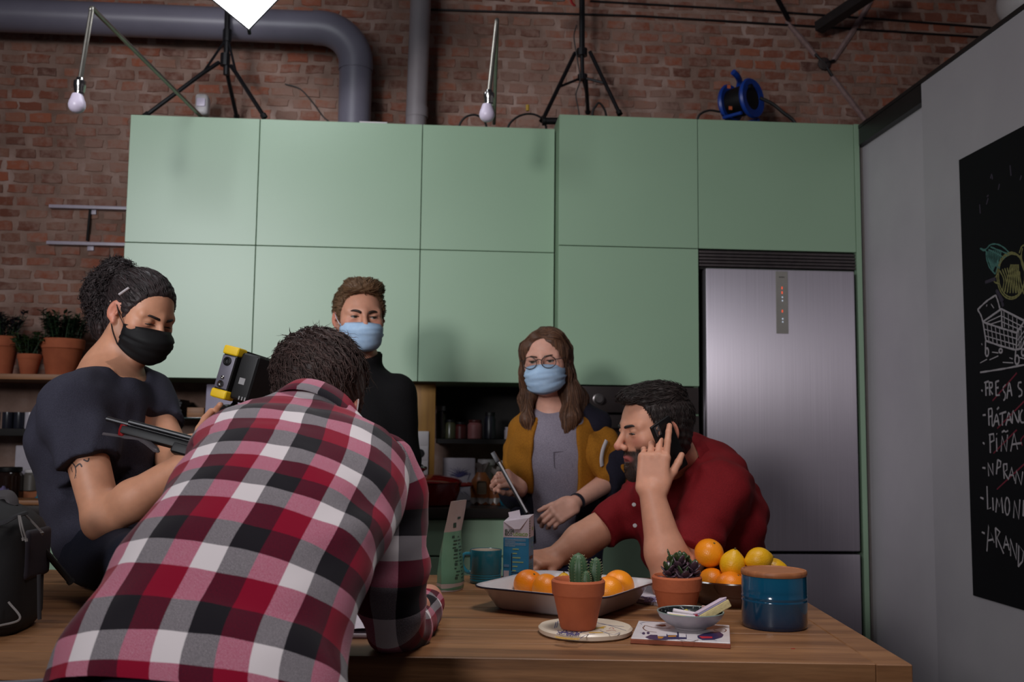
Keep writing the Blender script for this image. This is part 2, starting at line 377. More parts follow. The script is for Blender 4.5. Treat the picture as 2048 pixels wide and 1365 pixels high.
obj('red_digits', bm, red_led, cs)
bm = B()
for py in (597, 604, 640, 646): z = P(1564, py, TY).z; box(bm, cx - 0.001, cx + 0.004, TY - 0.0332, TY - 0.0322, z - 0.003, z + 0.003)
obj('pale_digits', bm, white_led, cs)

# base units and worktop
CY = 4.06; CT = 0.905
for (x0, x1, lab) in ((-1.95, -1.33, 'sage green base unit at far left behind the black backpack'), (-1.33, -0.72, 'sage green base unit behind the seated long haired man'),
                      (-0.72, -0.10, 'sage green base unit hidden behind the plaid shirt'), (-0.10, 0.503, 'sage green base unit with drawers behind the mug and milk carton')):
    t = thing('base_cabinet', lab, 'cabinet', ((x0 + x1) / 2, CY, 0), 'base units under the counter')
    bm = B(); box(bm, x0 + 0.001, x1 - 0.001, CY + 0.022, WALL_Y - 0.02, 0.1, CT - 0.042); obj('carcass', bm, carc, t)
    door(t, x0, x1, CY, 0.716, 0.858, 'drawer'); door(t, x0, x1, CY, 0.41, 0.711, 'drawer'); door(t, x0, x1, CY, 0.1, 0.405, 'drawer')
    bm = B(); box(bm, x0, x1, CY + 0.06, CY + 0.08, 0, 0.1); obj('plinth', bm, dark_in, t)
bm = B(); box(bm, -2.3, 0.504, CY - 0.02, WALL_Y - 0.016, CT - 0.04, CT, bev=0.003)
tag(obj('worktop', bm, mat('dark_worktop', rgb(48, 40, 37), rgb(36, 30, 29), rough=0.35, scale=12, stretch=(0.3, 3, 3))), 'long dark kitchen worktop running along the brick wall', 'worktop')

# ------------------------------------------------------------------ on and above the cabinets
black_m = mat('black_plastic', rgb(15, 14, 16), rgb(11, 10, 12), rough=0.5, scale=40, spec=0.35)
blackmet = mat('stand_metal', rgb(34, 32, 35), rgb(24, 23, 26), rough=0.4, metal=0.4, scale=40)
chrome = mat('chrome', rgb(196, 194, 190), rgb(180, 178, 176), rough=0.18, metal=1.0)
bulb_m = mat('milky_bulb', rgb(226, 214, 234), rgb(218, 206, 228), rough=0.35, scale=4)
white_pl = mat('white_plastic', rgb(206, 200, 200), rgb(196, 190, 192), rough=0.45, scale=8)
grey_pipe = mat('grey_pipe', rgb(120, 116, 130), rgb(110, 106, 120), rough=0.4, scale=5)
pale_pipe = mat('pale_pipe', rgb(146, 138, 142), rgb(132, 124, 128), rough=0.5, scale=6)

# ducts on the wall
py = 4.60
a, b_, c_, d_ = P(-250, 47, py), P(640, 56, py), P(712, 120, py), P(709, 242, py)
t = thing('drain_pipe', 'thick grey pipe running along the wall and bending down behind the cabinets', 'pipe', (c_.x, py, LT - 0.4))
r = 0.076
bm = B(); tube(bm, [(a.x, py, b_.z), (b_.x, py, b_.z)], r, 28); obj('straight_run', bm, grey_pipe, t)
bm = B(); R0 = c_.x - b_.x
el = [(b_.x + R0 * sin(k * pi / 20), py, b_.z - R0 * (1 - cos(k * pi / 20))) for k in range(11)]
tube(bm, [(b_.x - 0.03, py, b_.z)] + el + [(c_.x, py, b_.z - R0 - 0.03)], r + 0.004, 28); obj('elbow', bm, grey_pipe, t)
bm = B(); tube(bm, [(c_.x, py, b_.z - R0), (c_.x, py, LT + 0.001)], r, 28); obj('downpipe', bm, grey_pipe, t)
p1, p2 = P(843, -40, 4.62), P(832, 243, 4.62)
t = thing('vent_pipe', 'slimmer pale grey upright pipe right of the bent pipe', 'pipe', (p2.x, 4.62, LT - 0.2))
bm = B(); e = p1 + (p2 - p1) * ((p1.z - LT - 0.004) / (p1.z - p2.z)); tube(bm, [p1 + (p1 - p2) * 1.5, e], 0.049, 24); obj('tube', bm, pale_pipe, t)
bm = B(); q = P(834, 215, 4.62); tube(bm, [q, q - Vector((0, 0, 0.05))], 0.0525, 24); obj('socket_collar', bm, pale_pipe, t)

# two thin dark rods standing in for the shadow under proud brick courses
for (pts, lab) in (([(860, 19), (1280, 32), (1615, 52), (1960, 74)], 'dark rod as corbel shadow on the bricks, the lower of the pair'),
                   ([(1180, 2), (1500, 20), (1760, 38), (2000, 57)], 'dark rod as corbel shadow on the bricks, the upper of the pair')):
    bm = B(); tube(bm, [P(x, y, WALL_Y - 0.012) for x, y in pts], 0.005, 6); tag(obj('corbel_shadow', bm, blackmet), lab, 'corbel_shadow')
# roof strut and wall anchor
bm = B(); s0, s1 = P(1637, 56, 4.70), P(1790, -45, 4.3)
tube(bm, [s0, s1], 0.036, 4); tag(obj('roof_strut', bm, mat('dark_steel', rgb(38, 32, 32), rgb(28, 24, 24), rough=0.6)), 'thick dark steel strut slanting up to the roof at upper right', 'strut')
bm = B(); tube(bm, [P(1576, 38, 4.73), P(1540, -30, 4.6)], 0.013, 6); tag(obj('tie_rod', bm, blackmet), 'short thin dark tie rod left of the thick strut', 'rod')
ac = P(1648, 128, WALL_Y - 0.014)
t = thing('wall_anchor', 'round iron anchor plate with short arms on the bricks at upper right', 'anchor', ac)
bm = B(); lathe(bm, [(0, 0.012), (0.024, 0.012), (0.033, 0.006), (0.033, 0)], n=20, M=Matrix.Translation(ac) @ Matrix.Rotation(pi / 2, 4, 'X')); obj('plate', bm, mat('rusty_iron', rgb(62, 48, 46), rgb(40, 32, 32), rough=0.7, scale=60, bump=0.3), t)
for (x, y) in ((1630, 108), (1669, 121), (1664, 152)):
    bm = B(); tube(bm, [ac + Vector((0, -0.006, 0)), P(x, y, WALL_Y - 0.02)], 0.007, 6); obj('arm', bm, blackmet, t)
plaster = mat('plaster_fill', rgb(150, 124, 122), rgb(128, 104, 100), rough=0.95, scale=40, bump=0.5, bscale=60)
for i, pts in enumerate(([(1572, 42), (1605, 80), (1632, 112)], [(1742, 2), (1706, 62), (1666, 122)], [(1662, 150), (1692, 190), (1730, 240)])):
    bm = B(); tube(bm, [P(x, y, WALL_Y - 0.006) for x, y in pts], [0.014, 0.018, 0.015], 7, flat=0.8); obj('plaster_seam', bm, plaster, wall_back)
# white duct end above the partition
dc = P(2046, 6, 3.9)
t = thing('air_duct', 'off-white round duct end above the top of the white partition', 'duct', (dc.x, 3.9, dc.z - 0.1))
Md = Matrix.Translation((dc.x - 0.065, 3.9, dc.z)) @ Matrix.Rotation(pi / 2, 4, 'Y')
bm = B(); lathe(bm, [(0.0, -0.032), (0.03, -0.03), (0.06, -0.02), (0.085, 0.0), (0.1, 0.03), (0.103, 0.06)], n=32, M=Md); obj('cap', bm, white_pl, t)
bm = B(); lathe(bm, [(0.1, 0.05), (0.104, 0.07), (0.1, 0.10), (0.104, 0.13), (0.1, 0.16), (0.104, 0.19), (0.1, 0.22), (0.104, 0.6)], n=32, M=Md); obj('hose', bm, white_pl, t)

# motion sensor on top of the left cabinet
sp = P(404, 232, 4.62)
t = thing('motion_sensor', 'small white rounded sensor above the left cabinet, between tripod legs', 'sensor', (sp.x, 4.62, sp.z))
bm = B(); w = 0.03; h = 0.10
vs = box(bm, sp.x - w, sp.x + w, 4.59, 4.66, sp.z, sp.z + h, bev=0.022, seg=5); obj('housing', bm, white_pl, t)
bm = B(); box(bm, sp.x - 0.02, sp.x + 0.02, 4.583, 4.6, sp.z + 0.035, sp.z + 0.075, bev=0.006); obj('lens', bm, bulb_m, t)

# hanging bulb lamps on bent chrome arms
def lamp(lab, base, top, bend, sock, bulb, depth0, depth1):
    pb = P(*base, depth0); pt = P(*top, depth1); ps = P(*sock, depth1); pl = P(*bulb, depth1)
    t = thing('bulb_lamp', lab, 'lamp', pb, 'bulb lamps on bent arms')
    pk = P(*bend, depth1)
    bm = B(); tube(bm, [pb, pb.lerp(pk, 0.93)] + spline([pb.lerp(pk, 0.95), pk, pk.lerp(ps, 0.06)], 5) + [ps], 0.0085, 10); obj('arm', bm, mat('lamp_arm', rgb(150, 146, 138), rgb(136, 132, 124), rough=0.3, metal=0.8), t)
    L = (ps.z - pl.z)
    bm = B(); lathe(bm, [(0, 0.012), (0.012, 0.012), (0.014, 0.004), (0.0205, 0.0), (0.0205, -0.02), (0.0185, -0.024), (0.0185, -0.032), (0.0165, -0.036), (0.0165, -L + 0.037), (0, -L + 0.037)], c=ps, n=20); obj('socket', bm, chrome, t)
    rb = 0.029
    bm = B(); lathe(bm, [(0, 0.038), (0.0175, 0.038), (0.0205, 0.030), (0.0225, 0.022), (0.0268, 0.012), (rb, 0.0), (rb * 0.95, -0.010), (rb * 0.78, -0.019), (rb * 0.5, -0.0255), (0, -0.029)], c=pl, n=28); obj('bulb', bm, bulb_m, t)
lamp('unlit milky bulb on a bent chrome arm, left lamp over the brick wall', (403, 234), (185, 20), (184, 16), (160, 163), (154, 210), 4.33, 3.45)
lamp('unlit milky bulb on a bent chrome arm, right lamp above the cabinets', (988, 247), (994, 46), (994, 40), (978, 187), (974, 229), 4.36, 3.60)

# light stands standing on the cabinets
def cyl(bm, a, b, r, n=10): tube(bm, [a, b], r, n)
D1 = 4.50
t = thing('light_stand', 'black tripod light stand on the left cabinets holding the softbox', 'stand', P(455, 235, D1))
bm = B(); cyl(bm, P(452, 150, D1), P(458, -90, D1), 0.013); obj('pole', bm, blackmet, t)
bm = B(); cyl(bm, P(451, 108, D1), P(450, 132, D1), 0.022); obj('collar', bm, blackmet, t)
bm = B(); cyl(bm, P(455, 60, D1), P(454, 84, D1), 0.02); obj('upper_collar', bm, blackmet, t)
for (k1, k2, ft, dd) in (((438, 125), (406, 146), (288, 234), 4.36), ((452, 134), (458, 165), (474, 236), 4.72), ((462, 132), (472, 146), (530, 236), 4.40)):
    f = P(*ft, dd)
    bm = B(); tube(bm, [P(*k1, D1), P(*k2, D1 * 0.7 + dd * 0.3), f], 0.0095, 8); lg = obj('leg', bm, blackmet, t)
    bm = B(); tube(bm, [f + (P(*k2, dd) - f) * 0.08, f], 0.014, 8); obj('foot', bm, black_m, lg)
    bm = B(); cyl(bm, P(455, 74, D1), P(*k2, D1 * 0.7 + dd * 0.3), 0.006, 6); obj('brace', bm, blackmet, t)
# softbox in front of that stand, lower corner in view
cn = P(498, 56, 3.62); nrm = Vector((0.10, -0.66, -0.745)).normalized()
ex = Vector((1, 0, 0)); ex = (ex - nrm * ex.dot(nrm)).normalized(); ey = nrm.cross(ex); 
if ey.z < 0: ey = -ey
S = 0.60; hd = S / sqrt(2); ctr = cn + ey * hd
t = thing('softbox', 'lit white square softbox tilted on its corner at the top of the frame', 'softbox', ctr)
glow, nt, b = new_mat('lit_diffuser'); b.inputs['Base Color'].default_value = (0.9, 0.9, 0.9, 1); b.inputs['Emission Color'].default_value = (0.93, 0.96, 1, 1); b.inputs['Emission Strength'].default_value = 7.0
cs_ = [ctr - ey * hd, ctr + ex * hd, ctr + ey * hd, ctr - ex * hd]
bm = B(); q = [bm.verts.new(p + nrm * 0.012) for p in cs_]; bm.faces.new(q); q2 = [bm.verts.new(p - nrm * 0.004) for p in cs_]; bm.faces.new(q2[::-1])
for i in range(4): bm.faces.new((q[i], q2[i], q2[(i + 1) % 4], q[(i + 1) % 4]))
obj('diffuser', bm, glow, t, smooth=False)
bm = B(); f1 = [bm.verts.new(p - nrm * 0.006) for p in cs_]; f2 = [bm.verts.new(ctr - nrm * 0.30 + (p - ctr) * 0.28) for p in cs_]; bm.faces.new(f1[::-1]); bm.faces.new(f2)
for i in range(4): bm.faces.new((f1[i], f1[(i + 1) % 4], f2[(i + 1) % 4], f2[i]))
hoodm, nt, b = new_mat('added_hood_glow'); b.inputs['Base Color'].default_value = (0.8, 0.8, 0.8, 1); b.inputs['Emission Color'].default_value = (0.9, 0.95, 1, 1); b.inputs['Emission Strength'].default_value = 3.5  # glow added to the hood so light spills onto wall and pipe
obj('hood', bm, hoodm, t, smooth=False)
bm = B(); tube(bm, [ctr - nrm * 0.29, ctr - nrm * 0.42], 0.035, 12); tube(bm, [ctr - nrm * 0.36, P(458, -80, D1)], 0.012, 8); obj('lamp_head', bm, blackmet, t)
for i in range(4):
    a_, b2 = cs_[i], cs_[(i + 1) % 4]
    bm = B(); tube(bm, [a_ + nrm * 0.008, b2 + nrm * 0.008], 0.005, 6); obj('rim', bm, mat('grey_fabric', rgb(70, 70, 74), rough=0.8), t)
bm = B(); tube(bm, [cn + nrm * 0.01, cn - ey * 0.02 + nrm * 0.005], 0.007, 6); obj('corner_tab', bm, black_m, t)

D2 = 4.52
t = thing('light_stand', 'black tripod light stand on the oven tower with loose cables', 'stand', P(1165, 235, D2))
bm = B(); cyl(bm, P(1164, -60, D2), P(1164, 108, D2), 0.014); cyl(bm, P(1164, 100, D2), P(1165, 158, D2), 0.010); obj('pole', bm, blackmet, t)
bm = B(); cyl(bm, P(1164, 98, D2), P(1164, 112, D2), 0.026); obj('collar', bm, blackmet, t)
bm = B(); cyl(bm, P(1165, 150, D2), P(1165, 160, D2), 0.024); obj('lower_collar', bm, blackmet, t)
for (k0, ft, dd) in (((1150, 106), (1084, 243), 4.38), ((1180, 104), (1240, 229), 4.40), ((1172, 160), (1176, 226), 4.70)):
    f = P(*ft, dd); mid = P((k0[0] + ft[0]) / 2, (k0[1] + ft[1]) / 2, (D2 + dd) / 2)
    bm = B(); tube(bm, [P(*k0, D2), mid, f], 0.0095, 8); lg = obj('leg', bm, blackmet, t)
    bm = B(); tube(bm, [f.lerp(mid, 0.1), f], 0.014, 8); obj('foot', bm, black_m, lg)
    bm = B(); cyl(bm, P(1165, 155, D2), mid, 0.006, 6); obj('brace', bm, blackmet, t)
bm = B(); tube(bm, [P(1140, -6, D2), P(1144, 6, D2), P(1150, 12, D2)], 0.009, 8, flat=0.5); obj('red_tape', bm, mat('red_tape', rgb(190, 40, 44), rough=0.5), t)
hp = P(1104, -22, 4.3)
t = thing('lamp_head', 'round pale lamp head just entering the top edge beside the right stand', 'lamp', hp)
Mh = Matrix.Translation(hp) @ Matrix.Rotation(radians(-160), 4, 'X')
bm = B(); lathe(bm, [(0.0, 0.0), (0.03, 0.0), (0.06, 0.03), (0.062, 0.05), (0.058, 0.05), (0.0, 0.04)], n=28, M=Mh); obj('reflector', bm, white_pl, t)
bm = B(); tube(bm, [hp, hp.lerp(P(1164, -40, D2), 0.97)], 0.012, 8); obj('yoke', bm, blackmet, t)
# cables
cable_m = mat('black_rubber', rgb(26, 24, 25), rough=0.55)
def cable(lab, pts, dep, r=0.0055, rest=None, ends='be'):
    q = [P(x, y, dep) for x, y in pts]
    if rest is not None:
        if 'b' in ends: q = [Vector((q[0].x - 0.01, dep, rest + r))] + q
        if 'e' in ends: q = q + [Vector((q[-1].x + 0.01, dep, rest + r))]
    bm = B(); tube(bm, spline(q, 6), r, 6); return tag(obj('cable', bm, cable_m), lab, 'cable')
cable('short black cable arching beside the right bulb', [(920, 248), (932, 234), (950, 230), (966, 238), (972, 250)], 4.45, rest=LT)
c = cable('black cable with a yellow tag arching left of the oven tower', [(1018, 250), (1035, 234), (1056, 228), (1076, 232), (1090, 246)], 4.45, rest=LT)
bm = B(); q = P(1055, 222, 4.44); tube(bm, [q, q + Vector((0, 0, 0.028))], 0.008, 8); obj('tag', bm, mat('yellow_tape', rgb(190, 150, 50), rough=0.6), c)
cable('black cable looping behind the legs of the right stand', [(1185, 226), (1192, 212), (1198, 206), (1206, 214), (1212, 230)], 4.5, rest=TT)
cable('thin black cable hanging from the pole of the right stand', [(1153, 50), (1148, 75), (1155, 120), (1160, 160), (1152, 190), (1158, 226)], 4.49, 0.003, rest=TT, ends='e')
cable('thin dark line drooping on the bricks left of the bent pipe', [(570, 168), (600, 178), (625, 205), (645, 232), (660, 245)], WALL_Y - 0.012, 0.003)  # thin dark line lying along the bricks, built with the cable function
cable('thick black cable sloping down right of the blue cable reel', [(1520, 196), (1545, 208), (1566, 225), (1588, 243)], 4.33, 0.008, rest=TT, ends='e')
cable('black cable looping left of the blue cable reel', [(1396, 236), (1404, 226), (1420, 221), (1440, 224)], 4.36, rest=TT, ends='b')
q0, q1 = P(1090, 243, 4.36), P(1132, 243, 4.36)
t = thing('power_strip', 'black cylindrical plug block lying at the foot of the right stand', 'plug', q0)
bm = B(); tube(bm, [q0 + Vector((0, 0, 0.002)), q1 + Vector((0, 0, 0.002))], 0.016, 14); obj('body', bm, black_m, t)
bm = B(); tube(bm, [q0 - Vector((0.012, 0, -0.002)), q0 + Vector((0, 0, 0.002))], 0.021, 14); obj('end_cap', bm, black_m, t)
# cable reel
blue_m = mat('reel_blue', rgb(24, 66, 158), rgb(20, 56, 140), rough=0.4, scale=10)
rc = P(1482, 203, 4.42)
ax = Vector((0.62, -0.78, 0.0)).normalized()
t = thing('cable_reel', 'blue cable reel with black drum standing on top of the fridge housing', 'reel', rc - Vector((0, 0, 0.075)))
Rm = frame(ax, Vector((0, 0, 1)))
Mx = Matrix.Translation(rc) @ Rm.to_4x4() @ Matrix.Rotation(-pi / 2, 4, 'X')       # lathe axis -> ax
for s in (-1, 1):
    bm = B(); lathe(bm, [(0.054, -0.007), (0.088, -0.010), (0.094, 0.0), (0.088, 0.010), (0.054, 0.007)], c=(0, 0, 0.058 * s), n=36, M=Mx, closed=True); obj('flange', bm, blue_m, t)
bm = B(); lathe(bm, [(0, -0.060), (0.056, -0.060), (0.056, -0.054), (0.066, -0.050), (0.070, 0), (0.066, 0.050), (0.056, 0.054), (0.056, 0.062), (0.02, 0.066), (0, 0.066)], n=32, M=Mx); obj('drum', bm, black_m, t)
bm = B(); up = Vector((0, 0, 1)); sd = ax.cross(up)
tube(bm, spline([rc + up * 0.07 - ax * 0.05 - sd * 0.05, rc + up * 0.105 - ax * 0.02 - sd * 0.02, rc + up * 0.115 + sd * 0.03, rc + up * 0.125 + ax * 0.0 + sd * 0.06], 5), 0.014, 10); obj('handle', bm, blue_m, t)
bm = B(); hq = rc + up * 0.045 + ax * 0.05 + sd * 0.03; tube(bm, [hq, hq + ax * 0.03], 0.012, 12); obj('crank_knob', bm, black_m, t)
bm = B(); tube(bm, [rc - up * 0.082 + sd * 0.07 - ax * 0.05, rc - up * 0.082 + sd * 0.07 + ax * 0.05], 0.008, 8); tube(bm, [rc - up * 0.082 - sd * 0.07 - ax * 0.05, rc - up * 0.082 - sd * 0.07 + ax * 0.05], 0.008, 8)
obj('foot', bm, blue_m, t)
bm = B(); for_q = rc - up * 0.03 - ax * 0.05 + sd * 0.02
for k in (0, 1): box(bm, -0.008, 0.008, -0.001, 0.001, -0.008, 0.008, M=Matrix.Translation(rc + Vector((-0.075 + 0.006 * k, -0.062, 0.045 - 0.1 * k))))
obj('orange_sticker', bm, mat('orange_sticker', rgb(190, 92, 50), rough=0.6), t)
# white cover strip on cabinet top
bm = B(); q = P(720, 241, 4.33); q1 = P(775, 243, 4.33); box(bm, q.x, q1.x, 4.30, 4.42, LT + 0.001, LT + 0.007); tag(obj('paper_sheet', bm, white_pl), 'white sheet lying on the cabinet top beside the bent pipe', 'paper')

# ------------------------------------------------------------------ shelves and things at the left
ledge_m = mat('pale_ledge', rgb(176, 166, 180), rgb(166, 156, 170), rough=0.4)
for (pa, pb, lab) in (((97, 412), (252, 416), 'upper pale thin wall ledge left of the cabinets'), ((92, 485), (249, 490), 'lower pale thin wall ledge left of the cabinets')):
    a, e = P(*pa, 4.735), P(*pb, 4.735)
    t = thing('wall_ledge', lab, 'shelf', ((a.x + e.x) / 2, WALL_Y, a.z), 'pale ledges on the bricks')
    bm = B(); box(bm, a.x, -1.36, 4.735, 4.768, a.z - 0.008, a.z + 0.008, bev=0.003); obj('board', bm, ledge_m, t)
    bm = B(); box(bm, a.x + 0.18, a.x + 0.21, 4.755, 4.768, a.z - 0.03, a.z - 0.0085, bev=0.002); obj('bracket', bm, ledge_m, t)
a, e = P(180, 418, 4.75), P(174, 482, 4.75)
bm = B(); tube(bm, [a, e], 0.0055, 8); tag(obj('ledge_rod', bm, blackmet), 'thin dark rod between the two pale ledges', 'rod')

wood_sh = mat('orange_wood', rgb(150, 98, 52), rgb(126, 78, 40), rough=0.5, scale=9, stretch=(0.6, 9, 9))
SZ = P(50, 749, 4.45).z
bm = B(); box(bm, -2.6, -1.335, 4.42, 4.765, SZ - 0.024, SZ, bev=0.002); tag(obj('plant_shelf', bm, wood_sh), 'orange wooden wall shelf carrying terracotta herb pots', 'shelf')
SZ2 = P(30, 858, 4.48).z
bm = B(); box(bm, -2.6, -1.335, 4.46, 4.765, SZ2 - 0.03, SZ2, bev=0.002); tag(obj('mug_shelf', bm, dark_in), 'dark lower shelf carrying dark mugs at far left', 'shelf')
terra = mat('terracotta', rgb(176, 94, 60), rgb(156, 80, 50), rough=0.85, scale=18, bump=0.15, bscale=90)
soil = mat('soil', rgb(40, 28, 22), rgb(26, 18, 15), rough=1.0, scale=120, bump=0.8)
def pot_profile(R, H, rim=0.28, t=0.007):
    rb = R * 0.66; zr = H * (1 - rim)
    return [(0, 0), (rb - 0.003, 0), (rb, 0.003), (R * 0.90, zr - 0.002), (R * 0.915, zr), (R * 0.965, zr + 0.003), (R, H - 0.004), (R - 0.003, H), (R - t, H), (R - t - 0.004, H - 0.006), (R * 0.82, zr * 0.9), (0, zr * 0.88)]
leaf_m = mat('herb_leaf', rgb(40, 64, 36), rgb(28, 46, 30), rough=0.55, scale=30)
leaf_p = mat('purple_leaf', rgb(60, 44, 66), rgb(40, 52, 40), rough=0.55, scale=30)
def leaf(bm, o, d, L, W, up=Vector((0, 0, 1)), droop=0.2):
    d = d.normalized(); s = d.cross(up); s = s.normalized() if s.length > 1e-3 else Vector((1, 0, 0)); n = s.cross(d)
    prof = [(0, 0.12), (0.3, 0.9), (0.6, 1.0), (0.85, 0.6)]
    L_, R_, C_ = [], [], []
    for t, w in prof:
        c = o + d * (L * t) - n * (droop * L * t * t); L_.append(bm.verts.new(c + s * W * w * 0.5 + n * W * 0.08)); R_.append(bm.verts.new(c - s * W * w * 0.5 + n * W * 0.08)); C_.append(bm.verts.new(c))
    tip = bm.verts.new(o + d * L - n * droop * L)
    for i in range(3):
        bm.faces.new((L_[i], C_[i], C_[i + 1], L_[i + 1])); bm.faces.new((C_[i], R_[i], R_[i + 1], C_[i + 1]))
    bm.faces.new((L_[3], C_[3], tip)); bm.faces.new((C_[3], R_[3], tip))
def herb(lab, px, pyb, dep, R, H, h_pl, w_pl, mm, nleaf, seed):
    b0 = P(px, pyb, dep); r = random.Random(seed)
    b0.z = SZ + 0.0005
    t = thing('potted_herb', lab, 'plant', b0, 'herbs on the wooden shelf')
    bm = B(); lathe(bm, pot_profile(R, H), c=b0, n=28); obj('pot', bm, terra, t)
    bm = B(); lathe(bm, [(0, 0.004), (R * 0.86, 0.0)], c=b0 + Vector((0, 0, H * 0.86)), n=20); obj('soil', bm, soil, t)
    bs = B(); bl = B()
    for k in range(int(nleaf / 14)):
        a = r.uniform(0, 2 * pi); q = r.uniform(0.1, 0.75) * R; s0 = b0 + Vector((q * cos(a), q * sin(a), H * 0.86))
        lean = Vector((cos(a) * r.uniform(0, 1), sin(a) * r.uniform(0, 1), 0)) * w_pl
        s1 = s0 + lean * 0.5 + Vector((0, 0, h_pl * r.uniform(0.35, 0.6))); s2 = s0 + lean + Vector((0, 0, h_pl * r.uniform(0.65, 1.0)))
        tube(bs, [s0, s1, s2], [0.0025, 0.002, 0.0012], 5)
        for j in range(14):
            f = r.uniform(0.15, 1.0); o = s0.lerp(s1, f * 2) if f < 0.5 else s1.lerp(s2, f * 2 - 1)
            a2 = r.uniform(0, 2 * pi); leaf(bl, o, Vector((cos(a2), sin(a2), r.uniform(-0.1, 0.9))), r.uniform(0.022, 0.04), r.uniform(0.009, 0.017))
    obj('stems', bs, leaf_m, t); o = obj('foliage', bl, mm, t); o['kind'] = 'stuff'
herb('purple leaved herb in a tall terracotta pot cut by the left frame edge', 2, 748, 4.50, 0.068, 0.165, 0.14, 0.07, leaf_p, 420, 1)
herb('small terracotta pot of light green herb, between the two larger pots', 57, 748, 4.47, 0.05, 0.088, 0.11, 0.075, mat('light_leaf', rgb(62, 86, 40), rgb(44, 66, 34), rough=0.55, scale=30), 420, 2)
herb('bushy dark green rosemary in the widest terracotta pot on the shelf', 122, 748, 4.53, 0.094, 0.16, 0.15, 0.085, leaf_m, 980, 3)

# crockery and jars at far left on the dark shelf and on the worktop
def lathe_thing(name, lab, cat, base, prof, m, group=None, n=24, part='body'):
    t = thing(name, lab, cat, base, group); bm = B(); lathe(bm, prof, c=base, n=n); obj(part, bm, m, t); return t
glaze_dk = mat('dark_glaze', rgb(38, 40, 50), rgb(28, 28, 38), rough=0.3)
glaze_wh = mat('white_glaze', rgb(196, 188, 196), rgb(184, 176, 186), rough=0.3)
def mug(name, lab, base, R, H, m_out, m_in, handle_dir, group=None, ridges=False):
    t = thing(name, lab, 'mug', base, group)
    pr = [(0, 0), (R * 0.94, 0), (R, 0.004)]
    if ridges:
        for k in range(3): pr += [(R, 0.010 + 0.006 * k), (R * 0.975, 0.0125 + 0.006 * k), (R, 0.015 + 0.006 * k)]
    pr += [(R, H * 0.8), (R * 1.015, H * 0.97), (R * 1.0, H), (R * 0.96, H), (R * 0.935, H * 0.96)]
    bm = B(); lathe(bm, pr, c=base, n=40); obj('body', bm, m_out, t)
    bm = B(); lathe(bm, [(R * 0.94, H * 0.985), (R * 0.92, H * 0.9), (R * 0.9, 0.012), (0, 0.008)], c=base, n=40); obj('inside', bm, m_in, t)
    hd = Vector(handle_dir).normalized()
    pts = spline([base + hd * R * 0.95 + Vector((0, 0, H * 0.86)), base + hd * (R * 1.4) + Vector((0, 0, H * 0.82)), base + hd * (R * 1.52) + Vector((0, 0, H * 0.55)), base + hd * R * 1.25 + Vector((0, 0, H * 0.34)), base + hd * R * 0.95 + Vector((0, 0, H * 0.3))], 6)
    bm = B(); tube(bm, pts, R * 0.13, 10); obj('handle', bm, m_out, t); return t
for (px, lab, mo) in ((-12, 'pale mug at the left frame edge on the dark shelf', glaze_wh), (15, 'dark mug, the nearer the frame edge of two on the dark shelf', glaze_dk), (38, 'dark mug right of its twin on the dark shelf', glaze_dk), (60, 'white mug on the dark shelf, next to the seated man', glaze_wh)):
    b0 = P(px, 858, 4.56); b0.z = SZ2 + 0.0005
    mug('mug', lab, b0, 0.0235, 0.072, mo, mo, (0.1, 1, 0), 'mugs on the dark shelf')
def wt(px, dep): q = P(px, 990, dep); return Vector((q.x, dep, CT + 0.0006))
def tin(name, lab, cat, px, dep, w, d, h, m, lid=None, group=None):
    b0 = wt(px, dep); t = thing(name, lab, cat, b0, group); bm = B(); box(bm, b0.x - w / 2, b0.x + w / 2, dep - d / 2, dep + d / 2, b0.z, b0.z + h, bev=0.006, seg=3); obj('body', bm, m, t)
    if lid:
        bm = B(); box(bm, b0.x - w / 2 - 0.002, b0.x + w / 2 + 0.002, dep - d / 2 - 0.002, dep + d / 2 + 0.002, b0.z + h * 0.86, b0.z + h * 1.02, bev=0.006, seg=3); obj('lid', bm, lid, t)
    return t
paper_t = mat('paper_white', rgb(196, 188, 196), rgb(186, 178, 188), rough=0.8)
tin('kitchen_roll', 'pale upright canister at far left behind the dark jar', 'canister', 50, 4.62, 0.075, 0.075, 0.225, paper_t)
def jar(lab, px, dep, R, H, m_body, m_lid, cat='jar', group=None, band=None, z=None):
    b0 = wt(px, dep)
    if z is not None: b0.z = z
    t = thing('storage_jar', lab, cat, b0, group)
    bm = B(); lathe(bm, [(0, 0), (R * 0.92, 0), (R, R * 0.1), (R, H * 0.74), (R * 0.8, H * 0.84), (R * 0.78, H * 0.88), (0, H * 0.88)], c=b0, n=26); obj('body', bm, m_body, t)
    bm = B(); lathe(bm, [(0, H * 0.86), (R * 0.86, H * 0.86), (R * 0.88, H * 0.88), (R * 0.88, H * 0.985), (R * 0.84, H), (0, H)], c=b0, n=26); obj('lid', bm, m_lid, t)
    if band is not None:
        bm = B(); lathe(bm, [(R * 1.01, H * 0.2), (R * 1.01, H * 0.62)], c=b0, n=26); obj('sticker', bm, band, t)
    return t
dark_glass = mat('dark_amber_glass', rgb(40, 24, 18), rgb(30, 18, 15), rough=0.12, coat=0.5)
jar('dark amber glass jar on the worktop at the left frame edge', 16, 4.42, 0.058, 0.135, dark_glass, black_m)
jar('small jar with pale lid and grey sticker behind the seated man', 62, 4.45, 0.034, 0.09, mat('spice_grey', rgb(90, 84, 78), rough=0.4), white_pl, z=CT + 0.035)
tin('tea_box', 'orange box on the worktop behind the seated man', 'box', 72, 4.46, 0.09, 0.06, 0.034, mat('orange_card', rgb(150, 84, 44), rough=0.7))
blue_cl = mat('turquoise_cloth', rgb(40, 120, 140), rgb(30, 96, 116), rough=0.9, scale=40, bump=0.4)
